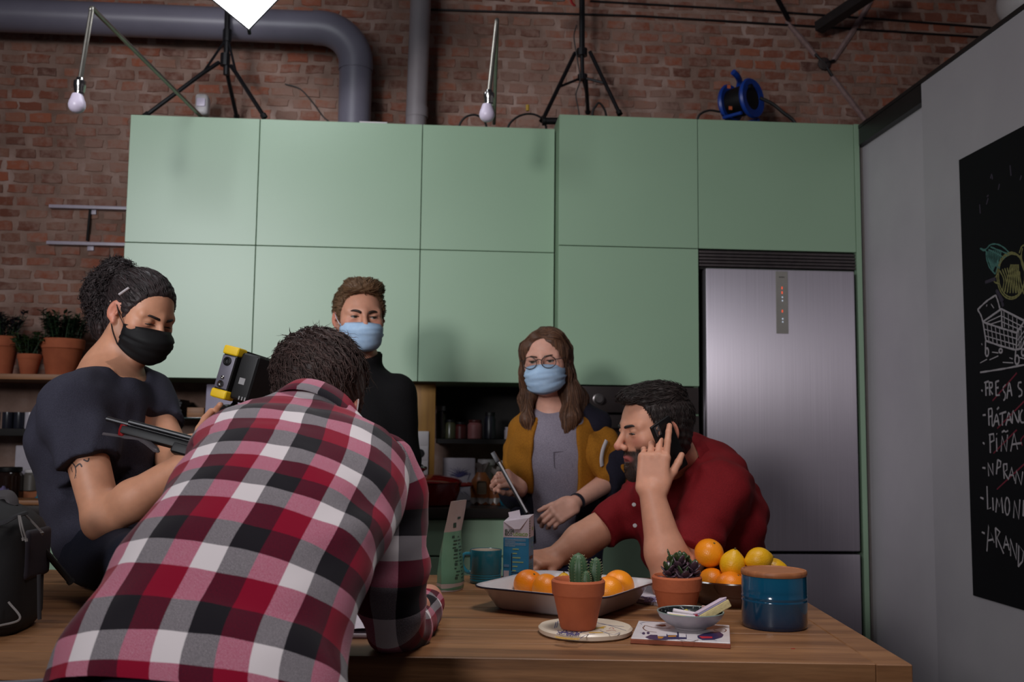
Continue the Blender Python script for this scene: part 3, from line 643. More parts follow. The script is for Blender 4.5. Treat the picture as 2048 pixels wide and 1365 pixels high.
def crumple(name, lab, cat, c, R, H, m, seed):
    r = random.Random(seed); bm = B(); bmesh.ops.create_icosphere(bm, subdivisions=3, radius=1)
    for v in bm.verts:
        n = mnoise.fractal(v.co * 2.2 + Vector((seed, 0, 0)), 1, 2, 3)
        v.co = Vector((v.co.x * R * (1 + 0.35 * n), v.co.y * R * (1 + 0.35 * n), max(0, (v.co.z * 0.5 + 0.5) * H * (1 + 0.5 * n)))) + Vector(c)
    return tag(obj(name, bm, m, smooth=True), lab, cat)
crumple('cloth', 'small crumpled turquoise cloth on the worktop beside the seated man', 'cloth', wt(90, 4.25), 0.035, 0.04, blue_cl, 3)
crumple('cloth', 'small crumpled lilac cloth at the left frame edge on the worktop', 'cloth', wt(4, 4.26), 0.03, 0.05, mat('lilac_cloth', rgb(120, 108, 150), rough=0.9), 5)
b0 = wt(62, 4.16)
bm = B(); box(bm, b0.x - 0.16, b0.x + 0.09, 4.08, 4.24, CT + 0.0006, CT + 0.019, bev=0.004); tag(obj('cutting_board', bm, wood_sh), 'light wooden cutting board at the front edge of the worktop, far left', 'board')

# ------------------------------------------------------------------ niche over the worktop
NY = 4.60
bm = B(); a, e = P(330, 835, 4.55), P(566, 837, 4.55); box(bm, a.x - 0.05, e.x, 4.50, 4.76, a.z - 0.006, a.z, bev=0.001)
tag(obj('glass_shelf', bm, mat('green_glass', rgb(60, 96, 92), rough=0.1, trans=0.6)), 'thin greenish glass shelf on the wall behind the camera monitor', 'shelf')
shz = a.z
for k in range(7):
    w = 0.10; z = shz + 0.0006 + k * 0.0115; bm = B(); xo = P(344, 830, 4.6).x + ((k * 7) % 3 - 1) * 0.004
    box(bm, xo - w / 2, xo + w / 2, 4.55, 4.72, z, z + 0.011, bev=0.002)
    tag(obj('notebook', bm, mat('book_%d' % (k % 3), [rgb(30, 28, 30), rgb(44, 40, 46), rgb(24, 26, 32)][k % 3], rough=0.6)), 'dark slim notebook in the flat stack on the glass shelf, number %s from the shelf' % ('one two three four five six seven'.split()[k]), 'book', 'notebook stack on the glass shelf')
b0 = P(396, 832, 4.6); bm = B(); box(bm, b0.x - 0.04, b0.x + 0.035, 4.56, 4.66, shz + 0.0006, shz + 0.045, bev=0.003); tag(obj('wooden_box', bm, wood_sh), 'small orange wooden box on the glass shelf', 'box')
a, e = P(412, 786, 4.42), P(545, 880, 4.36)
bm = B(); vs = box(bm, a.x, e.x + 0.02, -0.006, 0.006, 0, 0.5, bev=0.002)
bmesh.ops.transform(bm, matrix=Matrix.Translation((0, 4.39, CT + 0.001)) @ Matrix.Rotation(radians(-5), 4, 'X'), verts=bm.verts)
tag(obj('pale_board', bm, mat('lilac_board', rgb(150, 142, 164), rgb(136, 128, 150), rough=0.5, scale=14)), 'pale lilac-grey board leaning upright on the worktop behind the camera monitor', 'board')
bm = B(); a = P(338, 900, 4.45); lathe(bm, [(0, 0), (0.05, 0), (0.09, 0.03), (0.11, 0.09), (0.106, 0.09), (0.085, 0.033), (0, 0.01)], c=(a.x, 4.4, CT + 0.0006), n=28)
tag(obj('dark_bowl', bm, glaze_dk), 'dark bowl on the worktop behind the seated man', 'bowl')
# upright wooden side with sockets
a, e = P(836, 775, 4.40), P(868, 960, 4.40)
bm = B(); box(bm, a.x - 0.06, e.x, 4.40, 4.425, CT, LB, bev=0.001); tag(obj('wood_upright', bm, mat('honey_wood', rgb(160, 116, 50), rgb(140, 98, 40), rough=0.5, scale=7, stretch=(9, 9, 0.6))), 'upright honey coloured wooden panel under the wall cabinets', 'panel')
a, e = P(834, 863, 4.395), P(856, 952, 4.395)
t = thing('socket_plate', 'white triple socket plate on the honey coloured panel', 'socket', (a.x, 4.398, e.z))
bm = B(); box(bm, a.x - 0.02, e.x, 4.390, 4.3995, e.z, a.z, bev=0.002); obj('plate', bm, white_pl, t)
h = (a.z - e.z) / 3; sxc = (a.x - 0.02 + e.x) / 2
for k in range(3):
    bm = B(); box(bm, a.x - 0.017, e.x - 0.003, 4.3885, 4.3905, e.z + h * k + 0.003, e.z + h * (k + 1) - 0.003, bev=0.001); md = obj('module', bm, white_pl, t)
    if k < 2:
        bm = B(); lathe(bm, [(0.019, 0.0015), (0.019, 0.0), (0.016, -0.0), (0.0, 0.0005)], c=(0, 0, 0), n=20, M=Matrix.Translation((sxc, 4.388, e.z + h * (k + 0.5))) @ Matrix.Rotation(pi / 2, 4, 'X')); obj('outlet', bm, dark_in, md)
# dark open shelf with spice jars
a, e = P(872, 878, 4.5), P(1060, 884, 4.5); rz = a.z
t = thing('spice_rack', 'dark open spice shelf under the cabinets behind the woman', 'shelf', (a.x, 4.6, rz))
bm = B(); box(bm, a.x, 0.503, 4.42, 4.765, rz - 0.02, rz); obj('shelf_board', bm, dark_in, t)
bm = B(); box(bm, a.x, 0.503, 4.745, 4.766, rz, LB); obj('back_panel', bm, dark_in, t)
def jz(lab, px, R, H, mb, ml, band=None): q = P(px, 870, 4.5); return jar(lab, px, 4.5, R, H, mb, ml, 'jar', 'jars on the dark spice shelf', band, z=rz + 0.0006)
jz('tall dark bottle-like jar at the left of the spice shelf', 879, 0.024, 0.145, dark_glass, mat('grey_lid', rgb(90, 86, 90), rough=0.4))
jz('olive green jar on the spice shelf', 899, 0.026, 0.085, mat('olive_glass', rgb(70, 70, 48), rough=0.3), black_m)
jz('dark red jar on the spice shelf', 920, 0.027, 0.075, mat('dk_red', rgb(74, 22, 22), rough=0.35), black_m)
jz('pink striped jar with a red lid on the spice shelf', 948, 0.033, 0.085, mat('pink_glaze', rgb(150, 92, 92), rough=0.5), mat('dk_red', rgb(74, 22, 22), rough=0.35))
jz('dark blue jar on the spice shelf, right of the pink jar', 978, 0.025, 0.12, glaze_dk, black_m)
jz('white jar on the spice shelf beside the woman', 1017, 0.022, 0.055, glaze_wh, glaze_wh)

# red casserole
pc = P(842, 1010, 4.225); pc.z = CT + 0.0006; redp = mat('red_enamel', rgb(150, 14, 16), rgb(128, 8, 12), rough=0.22, coat=0.4, scale=4)
t = thing('casserole', 'red enamelled casserole with lid on the dark worktop', 'pot', pc)
R = 0.165
bm = B(); lathe(bm, [(0, 0), (R * 0.8, 0), (R * 0.86, 0.006), (R * 0.98, 0.06), (R, 0.092), (R * 0.97, 0.092), (R * 0.93, 0.06), (0, 0.012)], c=pc, n=44); obj('body', bm, redp, t)
bm = B(); lathe(bm, [(R * 1.02, 0.092), (R * 1.03, 0.097), (R * 1.0, 0.104), (R * 0.9, 0.112), (R * 0.5, 0.124), (0, 0.128)], c=pc, n=44); ld = obj('lid', bm, redp, t)
bm = B(); lathe(bm, [(0.008, 0.126), (0.008, 0.138), (0.022, 0.146), (0.024, 0.153), (0.018, 0.159), (0, 0.16)], c=pc, n=22); obj('knob', bm, chrome, ld)
for s in (-1, 1):
    bm = B(); tube(bm, spline([pc + Vector((s * R * 0.97, -0.045, 0.083)), pc + Vector((s * (R + 0.035), -0.035, 0.086)), pc + Vector((s * (R + 0.04), 0.035, 0.086)), pc + Vector((s * R * 0.97, 0.045, 0.083))], 5), 0.009, 8, flat=0.7); obj('handle', bm, redp, t)
# decorated tile, jars and bags on the worktop
a, e = P(886, 916, 4.50), P(950, 975, 4.5)
t = thing('picture_tile', 'white square tile with blue plant drawing leaning on the wall', 'tile', ((a.x + e.x) / 2, 4.5, CT + 0.0006))
bm = B(); box(bm, a.x, e.x, 4.50, 4.512, CT + 0.0006, a.z, bev=0.006, seg=3); obj('tile', bm, glaze_wh, t)
bm = B(); r = random.Random(4); cxx = (a.x + e.x) / 2
tt = a.z - CT
for k in range(26):
    an = radians(-70 + 140 * k / 25 + r.uniform(-4, 4)); L = tt * r.uniform(0.2, 0.42); b_ = Vector((cxx, 4.4985, CT + tt * 0.55))
    tube(bm, [b_, b_ + Vector((sin(an) * L * 0.5, 0, cos(an) * L * 0.45)), b_ + Vector((sin(an) * L * 0.95, 0, cos(an) * L * 0.62))], [0.0016, 0.0014, 0.0006], 4)
for k in range(16):
    x = cxx + r.uniform(-0.05, 0.05); z0 = CT + r.uniform(0.02, tt * 0.5); tube(bm, [(x, 4.4985, z0), (x + r.uniform(-.02, .02), 4.4985, z0 + r.uniform(0.01, 0.03))], 0.001, 4)
obj('drawing', bm, mat('blue_print', rgb(70, 66, 120), rough=0.5), t)
jarglass = mat('jar_glass', rgb(92, 84, 76), rgb(76, 66, 60), rough=0.12, coat=0.6, scale=20)
jar('glass jar with pale lid behind the bread bag', 972, 4.50, 0.045, 0.185, jarglass, white_pl)
jar('glass jar with pale lid behind the pasta bag', 1014, 4.50, 0.045, 0.18, jarglass, white_pl)
def bag(name, lab, px, dep, w, h, d, m_fill, m_film, seed, tie=True):
    b0 = wt(px, dep); t = thing(name, lab, 'bag', b0, 'food bags on the worktop'); r = random.Random(seed); bm = B()
    rows = []
    for k in range(9):
        f = k / 8; ww = w / 2 * (0.86 + 0.2 * sin(pi * min(1, f * 1.15))) * (1 if f < 0.8 else 1 - (f - 0.8) * 2.6); dd = d / 2 * (0.8 + 0.3 * sin(pi * f)) * (1 if f < 0.75 else 1 - (f - 0.75) * 2.9)
        rows.append([bm.verts.new(b0 + Vector((ww * cos(q * 2 * pi / 16) * (1 + r.uniform(-.04, .04)), dd * sin(q * 2 * pi / 16) * (1 + r.uniform(-.06, .06)), h * f))) for q in range(16)])
    for A, Bq in zip(rows[:-1], rows[1:]):
        for q in range(16): bm.faces.new((A[q], A[(q + 1) % 16], Bq[(q + 1) % 16], Bq[q]))
    bm.faces.new(rows[0][::-1]); bm.faces.new(rows[-1]); obj('contents', bm, m_fill, t, smooth=50)
    bm = B(); z = b0.z + h
    base = [bm.verts.new(b0 + Vector((w * 0.13 * cos(q * pi / 6), d * 0.12 * sin(q * pi / 6), h * 0.99))) for q in range(12)]; top = [bm.verts.new(b0 + Vector((w * 0.36 * cos(q * pi / 6) + r.uniform(-.008, .008), d * 0.2 * sin(q * pi / 6) + r.uniform(-.006, .006), h * 1.26 + r.uniform(-.01, .01)))) for q in range(12)]
    for q in range(12): bm.faces.new((base[q], base[(q + 1) % 12], top[(q + 1) % 12], top[q]))
    obj('bag_neck', bm, m_film, t, smooth=50)
    bm = B(); fw = [bm.verts.new(b0 + Vector((w * 0.56 * cos(q * pi / 8), d * 0.56 * sin(q * pi / 8), 0.002 + 0.012 * (q % 2)))) for q in range(16)]; f2 = [bm.verts.new(b0 + Vector((w * 0.5 * cos(q * pi / 8), d * 0.5 * sin(q * pi / 8), 0.03))) for q in range(16)]
    for q in range(16): bm.faces.new((fw[q], fw[(q + 1) % 16], f2[(q + 1) % 16], f2[q]))
    obj('film_fold', bm, m_film, t, smooth=50)
    return t, b0
film = mat('clear_film', rgb(150, 142, 138), rgb(120, 112, 108), rough=0.25, scale=30, bump=0.4)
t, b0 = bag('bread_bag', 'orange-brown bread bag with a printed loaf front, on the worktop', 962, 4.27, 0.085, 0.135, 0.07, mat('crust', rgb(170, 100, 46), rgb(140, 78, 36), rough=0.4, scale=30, bump=0.3), film, 2)
bm = B(); box(bm, b0.x - 0.02, b0.x + 0.02, 4.27 - 0.042, 4.27 - 0.038, b0.z + 0.045, b0.z + 0.10, bev=0.008); obj('print', bm, mat('print_grey', rgb(120, 104, 84), rough=0.5), t)
bag('pasta_bag', 'bag of orange pasta right of the bread bag on the worktop', 992, 4.25, 0.06, 0.12, 0.05, mat('pasta', rgb(160, 92, 50), rgb(130, 74, 44), rough=0.4, scale=60, bump=0.4), film, 6)
bag('blue_bag', 'turquoise bag on the worktop beside the womans arm', 1012, 4.22, 0.05, 0.10, 0.05, mat('turquoise_film', rgb(30, 104, 128), rgb(22, 84, 106), rough=0.3, scale=30, bump=0.3), mat('turquoise_film', rgb(30, 104, 128), rough=0.3), 8)

# ------------------------------------------------------------------ blackboard with chalk writing on the sliding leaf
BX = PXR - 0.028
z0, z1 = 0.672, 2.185; yb = 3.335
slate = mat('slate', rgb(17, 16, 20), rgb(13, 12, 16), rough=0.8, scale=3, spec=0.2)
t = thing('blackboard', 'black chalkboard with a shopping list on the white sliding panel', 'blackboard', (BX, 2.9, z0))
bm = B(); box(bm, BX - 0.004, BX - 0.0003, 2.25, yb, z0, z1); obj('slate', bm, slate, t)
def chalk_mat(name, c): return mat(name, c, tuple(v * 0.55 for v in c[:3]) + (1,), rough=0.95, scale=220)
ch_w = chalk_mat('chalk_white', rgb(196, 188, 194)); ch_r = chalk_mat('chalk_red', rgb(140, 40, 62)); ch_y = chalk_mat('chalk_yellow', rgb(150, 146, 92)); ch_t = chalk_mat('chalk_teal', rgb(88, 140, 132)); ch_p = chalk_mat('chalk_faint', rgb(70, 62, 78))
def chalk(name, strokes, ox, oy, sc, m, w=0.0032, smooth=True):
    bm = B()
    for s in strokes:
        q = [PX(ox + x / sc, oy + y / sc, BX - 0.0045) for x, y in s]
        if smooth and len(q) > 2: q = spline(q, 4)
        rr = [w * (0.75 + 0.5 * (0.5 + 0.5 * sin(i * 2.1))) for i in range(len(q))]
        n0 = len(bm.verts); vs = tube(bm, q, rr, 5)
        for v in vs: v.co.x = BX - 0.0045 + (v.co.x - (BX - 0.0045)) * 0.22
    o = obj(name, bm, m, t); return o
def ell(cx, cy, rx, ry, n=14, a0=0, a1=2 * pi): return [(cx + rx * cos(a0 + (a1 - a0) * k / n), cy + ry * sin(a0 + (a1 - a0) * k / n)) for k in range(n + 1)]
W5 = (1850, 720, 2.626)
L = [[(296, 161), (302, 164)], [(318, 118), (320, 190)], [(312, 121), (334, 114)], [(318, 151), (332, 147)], [(337, 120), (340, 188)], [(337, 120), (352, 122), (351, 145), (339, 152), (356, 182)], [(371, 114), (373, 190)], [(371, 117), (388, 111)], [(372, 150), (386, 146)], [(373, 189), (392, 184)],
     [(424, 132), (412, 146), (412, 164), (422, 178), (420, 205), (412, 214)], [(430, 205), (442, 120), (456, 192)], [(433, 166), (454, 160)], [(506, 118), (492, 122), (491, 146), (508, 162), (507, 186), (492, 194)]]
chalk('chalk_word', L, *W5, ch_w)
L = [[(304, 292), (318, 290)], [(333, 262), (336, 346)], [(332, 262), (350, 258), (351, 292), (338, 300)], [(352, 272), (353, 346), (363, 342)], [(362, 342), (376, 288), (389, 346)], [(366, 326), (386, 322)], [(378, 262), (388, 250)], [(391, 286), (426, 274)], [(406, 281), (406, 346)], [(425, 346), (440, 279), (453, 332)], [(430, 318), (450, 315)], [(458, 336), (463, 270), (490, 331), (493, 266)], [(512, 262), (500, 290), (504, 326), (520, 330)]]
chalk('chalk_word', L, *W5, ch_w, smooth=True)
L = [[(304, 436), (312, 443)], [(340, 394), (343, 490)], [(336, 395), (360, 390), (363, 424), (345, 433)], [(375, 410), (377, 482)], [(376, 388), (378, 392)], [(400, 482), (405, 404), (428, 481), (433, 394)], [(404, 381), (415, 374), (425, 380), (436, 373)], [(450, 482), (468, 384), (486, 472)], [(455, 446), (508, 438)]]
chalk('chalk_word', L, *W5, ch_w, smooth=False)
L = [[(302, 568), (317, 570)], [(335, 612), (331, 545), (358, 606), (355, 544)], [(375, 602), (382, 526)], [(382, 526), (398, 536), (396, 562), (378, 572)], [(416, 626), (412, 550)], [(412, 550), (430, 548), (431, 578), (416, 590), (439, 630)], [(440, 626), (455, 568), (471, 637)], [(445, 608), (464, 606)], [(475, 652), (481, 584), (505, 657), (513, 588)]]
chalk('chalk_word', L, *W5, ch_w, smooth=False)
L = [[(291, 724), (307, 731)], [(325, 664), (329, 786), (346, 778)], [(355, 724), (358, 792)], [(372, 802), (378, 729), (390, 772), (402, 724), (409, 806)], ell(432, 770, 12, 46), [(465, 832), (470, 744), (492, 837), (498, 734)], [(518, 738), (515, 822), (522, 820)]]
chalk('chalk_word', L, *W5, ch_w, smooth=False)
L = [[(299, 907), (313, 913)], [(325, 1007), (335, 871), (363, 962)], [(328, 951), (357, 945)], [(376, 987), (370, 884)], [(370, 884), (393, 905), (378, 936), (413, 1020)], [(413, 992), (425, 929), (443, 1002)], [(418, 972), (440, 973)], [(450, 1032), (448, 944), (480, 1052), (481, 964)], [(490, 1087), (493, 975), (518, 1010), (512, 1060), (490, 1087)]]
chalk('chalk_word', L, *W5, ch_w, smooth=False)
chalk('red_strikes', [[(355, 216), (482, 70)], [(380, 361), (522, 218)], [(360, 492), (482, 369)], [(522, 398), (504, 422), (511, 452)], [(378, 681), (522, 548)]], *W5, ch_r, w=0.0026)
chalk('rule', [[(290, 67), (400, 50), (522, 27)]], *W5, ch_w)
W8 = (1940, 480, 4.87)
cart = [[(75, 680), (160, 600), (250, 540)], [(250, 540), (272, 600), (292, 680)], [(75, 680), (108, 740), (125, 800)], [(125, 800), (305, 675)], [(305, 675), (528, 790)], [(528, 795), (455, 905)], [(455, 905), (290, 855), (125, 800)], [(125, 800), (155, 985)], [(155, 985), (300, 1035), (450, 1075)], [(450, 1075), (458, 905)], [(305, 690), (312, 858)], [(455, 1070), (500, 1055), (528, 980)], [(150, 985), (150, 1112)], [(445, 1075), (438, 1172)],
        ell(165, 1095, 15, 40), ell(298, 1082, 15, 20), ell(457, 1170, 20, 44), ell(518, 1098, 16, 34)]
chalk('cart_drawing', cart, *W8, ch_w, w=0.0034)
grid = [[(165 + 40 * k, 815 + 13 * k), (185 + 40 * k, 992 + 12 * k)] for k in range(7)] + [[(135, 870), (455, 965)], [(145, 935), (452, 1025)]] + [[(330 + 42 * k, 700 + 22 * k), (335 + 42 * k, 850 + 14 * k)] for k in range(4)] + [[(312, 745), (520, 850)], [(312, 800), (500, 880)]] + [[(475, 890), (480, 1065)], [(500, 850), (495, 1060)], [(462, 980), (526, 890)], [(462, 1035), (526, 940)], [(170, 800), (300, 740)], [(200, 822), (300, 790)]] + \
       [[(215, 1095), (275, 1103)], [(190, 1170), (275, 1132)], [(100, 1200), (165, 1165)], [(320, 1195), (420, 1200)], [(385, 1150), (415, 1162)], [(475, 1145), (526, 1160)], [(205, 625), (232, 665)], [(165, 630), (160, 650)], [(112, 1010), (118, 1025)]]
chalk('cart_grid', grid, *W8, ch_w, w=0.0018, smooth=False)
leafs = [[(100, 85), (150, 95), (200, 48), (270, 45), (340, 85), (388, 138)], [(100, 85), (130, 105), (155, 110), (160, 180), (190, 270), (245, 335)], [(388, 138), (330, 180), (280, 240), (245, 335)]] + [[(165 + 17 * k, 110 - 5 * k + (k * k) * 0.5), (180 + 13 * k, 200 + 10 * k), (225 + 6 * k, 310 - 16 * k)] for k in range(9)] + [[(200, 70), (300, 110), (372, 140)], [(180, 95), (290, 150), (330, 175)]]
chalk('leaf_drawing', leafs, *W8, ch_t, w=0.0026)
lem = [ell(405, 345, 128, 215, 20), ell(400, 350, 138, 228, 20), [(270, 330), (240, 380), (240, 412), (285, 428)], [(480, 130), (500, 70), (528, 50)], [(488, 150), (505, 240), (528, 300)], [(510, 80), (500, 160), (520, 260)]] + \
      [[(290 + 24 * k, 300 - 15 * k + k * k * 2), (330 + 20 * k, 390), (315 + 26 * k, 505 + 3 * k)] for k in range(9)] + [[(330 + 30 * k, 520), (400 + 14 * k, 240)] for k in range(6)] + [[(280, 250), (330, 180), (400, 140), (470, 150)]]
chalk('lemon_drawing', lem, *W8, ch_y, w=0.0026)
chalk('faint_marks', [[(150, 415), (250, 380)], [(255, 490), (300, 580), (325, 650)], [(265, 495), (320, 600)]], *W8, ch_p, w=0.006)
W4 = (1850, 240, 2.2)
chalk('chalk_ticks', [[(240, 372), (243, 412)], [(272, 338), (280, 332)], [(270, 372), (278, 345)], [(322, 308), (328, 282)], [(288, 258), (293, 240), (297, 262)], [(374, 200), (378, 246)], [(418, 265), (424, 245)]], *W4, ch_p, w=0.003)

# ------------------------------------------------------------------ the big wooden table
TRZ = -math.atan(0.0955); TO = Vector((0.842, 1.742, 0))
Mt = Matrix.Translation(TO) @ Matrix.Rotation(TRZ, 4, 'Z')
TL, TD, TTH = 2.70, 1.06, 0.052
m, nt, b = new_mat('oiled_oak'); oak = m
tc = N(nt, 'ShaderNodeTexCoord'); oi = N(nt, 'ShaderNodeObjectInfo'); mp = N(nt, 'ShaderNodeMapping'); mp.inputs['Scale'].default_value = (0.9, 11, 11)
off = N(nt, 'ShaderNodeVectorMath', operation='MULTIPLY_ADD'); off.inputs[1].default_value = (1, 1, 1)
cmb = N(nt, 'ShaderNodeCombineXYZ'); ml = N(nt, 'ShaderNodeMath', operation='MULTIPLY'); ml.inputs[1].default_value = 37.0
nt.links.new(oi.outputs['Random'], ml.inputs[0]); nt.links.new(ml.outputs[0], cmb.inputs[0]); nt.links.new(ml.outputs[0], cmb.inputs[1])
nt.links.new(tc.outputs['Object'], mp.inputs[0]); nt.links.new(mp.outputs[0], off.inputs[0]); nt.links.new(cmb.outputs[0], off.inputs[2])
nz = N(nt, 'ShaderNodeTexNoise'); nz.inputs['Scale'].default_value = 1.6; nz.inputs['Detail'].default_value = 9; nz.inputs['Roughness'].default_value = 0.62; nz.inputs['Distortion'].default_value = 0.5
nt.links.new(off.outputs[0], nz.inputs['Vector'])
rp = ramp(nt, [(0.28, rgb(88, 56, 32)), (0.45, rgb(130, 88, 55)), (0.6, rgb(152, 107, 70)), (0.75, rgb(108, 70, 42))]); nt.links.new(nz.outputs[0], rp.inputs[0])
n3 = N(nt, 'ShaderNodeTexNoise'); n3.inputs['Scale'].default_value = 14; n3.inputs['Detail'].default_value = 6; nt.links.new(off.outputs[0], n3.inputs['Vector'])
hv = N(nt, 'ShaderNodeHueSaturation'); nt.links.new(rp.outputs[0], hv.inputs['Color'])
mm_ = N(nt, 'ShaderNodeMath', operation='MULTIPLY_ADD'); mm_.inputs[1].default_value = 0.5; mm_.inputs[2].default_value = 0.72; nt.links.new(n3.outputs[0], mm_.inputs[0]); nt.links.new(mm_.outputs[0], hv.inputs['Value'])
nt.links.new(hv.outputs[0], b.inputs['Base Color']); b.inputs['Roughness'].default_value = 0.5
bp = N(nt, 'ShaderNodeBump'); bp.inputs['Strength'].default_value = 0.15; bp.inputs['Distance'].default_value = 0.002; nt.links.new(n3.outputs[0], bp.inputs['Height']); nt.links.new(bp.outputs[0], b.inputs['Normal'])
table = thing('wooden_table', 'long oak plank table with breadboard end across the foreground', 'table', TO, rz=TRZ)
def tbox(name, x0, x1, y0, y1, z0, z1, bev=0.0015, m=None):
    bm = B(); box(bm, x0, x1, y0, y1, z0, z1, bev=bev, seg=1); return obj(name, bm, m or oak, table, world=False)
NP = 8; pw = TD / NP
for k in range(NP): tbox('plank', -TL, -0.0645, pw * k + 0.0004, pw * (k + 1) - 0.0004, TZ - TTH, TZ - 0.0003 * (k % 2), 0.0012)
tbox('breadboard_end', -0.0635, 0, 0, TD, TZ - TTH, TZ, 0.002)
tbox('apron', -TL + 0.08, -0.07, 0.04, 0.065, TZ - TTH - 0.09, TZ - TTH); tbox('apron', -TL + 0.08, -0.07, TD - 0.065, TD - 0.04, TZ - TTH - 0.09, TZ - TTH); tbox('apron', -0.095, -0.07, 0.065, TD - 0.065, TZ - TTH - 0.09, TZ - TTH)
for lx in (-0.16, -TL + 0.03):
    for ly in (0.03, TD - 0.12): tbox('leg', lx, lx + 0.09, ly, ly + 0.09, 0, TZ - TTH - 0.001, 0.004)
bm = B(); q = PZ(1586, 1298, TZ + 0.0004); box(bm, q.x - 0.0035, q.x + 0.0035, q.y - 0.0012, q.y + 0.0012, TZ - 0.0005, TZ + 0.0008)
me = bpy.data.meshes.new('red_mark'); bm.to_mesh(me); bm.free(); me.transform(Mt.inverted()); mesh_obj('red_mark', me, mat('red_ink', rgb(170, 24, 28), rough=0.6), table, world=False)

T0 = TZ + 0.0006
def on(px, py, z=T0): return PZ(px, py, z)
# ------------------------------------------------------------------ things standing on it
teal = mat('teal_glaze', rgb(44, 120, 136), rgb(36, 104, 124), rough=0.2, coat=0.4, scale=6)
cream = mat('cream_glaze', rgb(206, 190, 172), rgb(196, 180, 162), rough=0.3)
mb = on(971, 1166)
mug('mug', 'teal glazed stoneware mug beside the milk carton', mb, 0.0425, 0.088, teal, cream, (-0.98, 0.15, 0), ridges=True)

# milk carton
cb = Vector((0.232, 2.772, T0)); ca = radians(-17)
Mc = Matrix.Translation(cb) @ Matrix.Rotation(ca, 4, 'Z')
carton_w = mat('carton_white', rgb(220, 206, 216), rgb(212, 198, 208), rough=0.45); carton_b = mat('carton_blue', rgb(52, 138, 182), rgb(44, 126, 170), rough=0.4)
t = thing('milk_carton', 'white and blue drink carton with torn open top, standing behind the tray', 'carton', cb)
W, D, H = 0.071, 0.066, 0.172; hb = 0.118
bm = B(); box(bm, -W / 2, W / 2, -D / 2, D / 2, 0, hb, bev=0.001, seg=1, M=Mc); obj('lower_print', bm, carton_b, t)
bm = B()
v = [bm.verts.new(Mc @ Vector(p)) for p in ((-W / 2, -D / 2, hb), (W / 2, -D / 2, hb), (W / 2, D / 2, hb), (-W / 2, D / 2, hb), (-W / 2, -D / 2, H - 0.012), (W / 2, -D / 2, H), (W / 2, D / 2, H + 0.006), (-W / 2, D / 2, H - 0.004))]
for f in ((0, 1, 5, 4), (1, 2, 6, 5), (2, 3, 7, 6), (3, 0, 4, 7), (3, 2, 1, 0), (4, 5, 6, 7)): bm.faces.new([v[i] for i in f])
obj('upper_body', bm, carton_w, t, smooth=False)
bm = B(); v = [bm.verts.new(Mc @ Vector(p)) for p in ((-W / 2 + 0.002, -D / 2 - 0.0012, H - 0.012), (W / 2 - 0.002, -D / 2 - 0.0012, H - 0.001), (0.012, -D / 2 - 0.005, H - 0.030), (-0.004, -D / 2 - 0.005, H - 0.031), (-W / 2 + 0.002, -D / 2 - 0.0002, H - 0.013), (W / 2 - 0.002, -D / 2 - 0.0002, H - 0.002), (0.012, -D / 2 - 0.0008, H - 0.031), (-0.004, -D / 2 - 0.0008, H - 0.032))]
for f in ((0, 1, 2, 3), (7, 6, 5, 4), (0, 4, 5, 1), (1, 5, 6, 2), (2, 6, 7, 3), (3, 7, 4, 0)): bm.faces.new([v[i] for i in f])
obj('folded_flap', bm, carton_w, t, smooth=False)
bm = B(); box(bm, -0.016, 0.016, -0.001, 0.001, 0, 0.026, M=Mc @ Matrix.Translation((-0.008, -0.004, H - 0.010)) @ Matrix.Rotation(radians(-14), 4, 'Y') @ Matrix.Rotation(radians(-12), 4, 'X')); obj('torn_tab', bm, carton_w, t)
def cface(side, x, z, o=0.0006):  # matrix for print on the front or right face, x to the right, z up
    if side == 'f': return Mc @ M4((1, 0, 0), (0, 0, 1), (0, -1, 0), (x, -D / 2 - o, z))
    return Mc @ M4((0, 1, 0), (0, 0, 1), (1, 0, 0), (W / 2 + o, x, z))
grn = mat('lime_print', rgb(140, 180, 60), rough=0.5); dgrn = mat('dark_green_print', rgb(50, 80, 50), rough=0.5); ylw = mat('yellow_print', rgb(170, 190, 130), rough=0.5); wpr = mat('pale_print', rgb(190, 206, 222), rough=0.5); navy = mat('navy_print', rgb(24, 40, 70), rough=0.5); brn = mat('brown_print', rgb(90, 60, 50), rough=0.5)
lettering('ELIGE', 0.0105, cface('f', -0.031, hb + 0.0145), dgrn, t, bold=0.0002); lettering('ECO', 0.0105, cface('f', -0.031, hb + 0.0055), dgrn, t, bold=0.0002); lettering('LÓGICO', 0.0105, cface('f', -0.0075, hb + 0.0055), grn, t, bold=0.0002)
def lines(name, spec, side, mm):
    bm = B()
    for (x, z, w, h) in spec: box(bm, 0, w, 0, h * 0.75, 0, 0.0003, M=cface(side, x, z, 0.0004))
    return obj(name, bm, mm, t)
rr = random.Random(5)
lines('fine_print', [(-0.031, hb - 0.005 - 0.0036 * k, 0.058 * (1 if k not in (2, 5) else 0.5), 0.0014) for k in range(6)], 'f', wpr)
lines('list_print', [(-0.009, hb - 0.032 - 0.0115 * k, w, 0.0042) for k, w in enumerate((0.017, 0.012, 0.022, 0.03, 0.014, 0.01))], 'f', ylw)
lines('list_bar', [(-0.0125, hb - 0.088, 0.0025, 0.062)], 'f', navy)
lines('small_print', [(-0.012, hb - 0.0945, 0.024, 0.003), (-0.012, hb - 0.103, 0.003, 0.007)], 'f', navy)
lines('glass_print', [(-0.033, 0.001, 0.0145, 0.038)], 'f', carton_w); lines('glass_rim', [(-0.033, 0.039, 0.0145, 0.009)], 'f', mat('pale_blue_print', rgb(120, 160, 200), rough=0.4))
bm = B()
for (x, z) in ((-0.008, 0.012), (0.006, 0.018)):
    lathe(bm, [(0.0032, 0.0003), (0, 0.0006)], n=12, M=cface('f', x, z, 0.0003))
obj('berry_print', bm, navy, t)
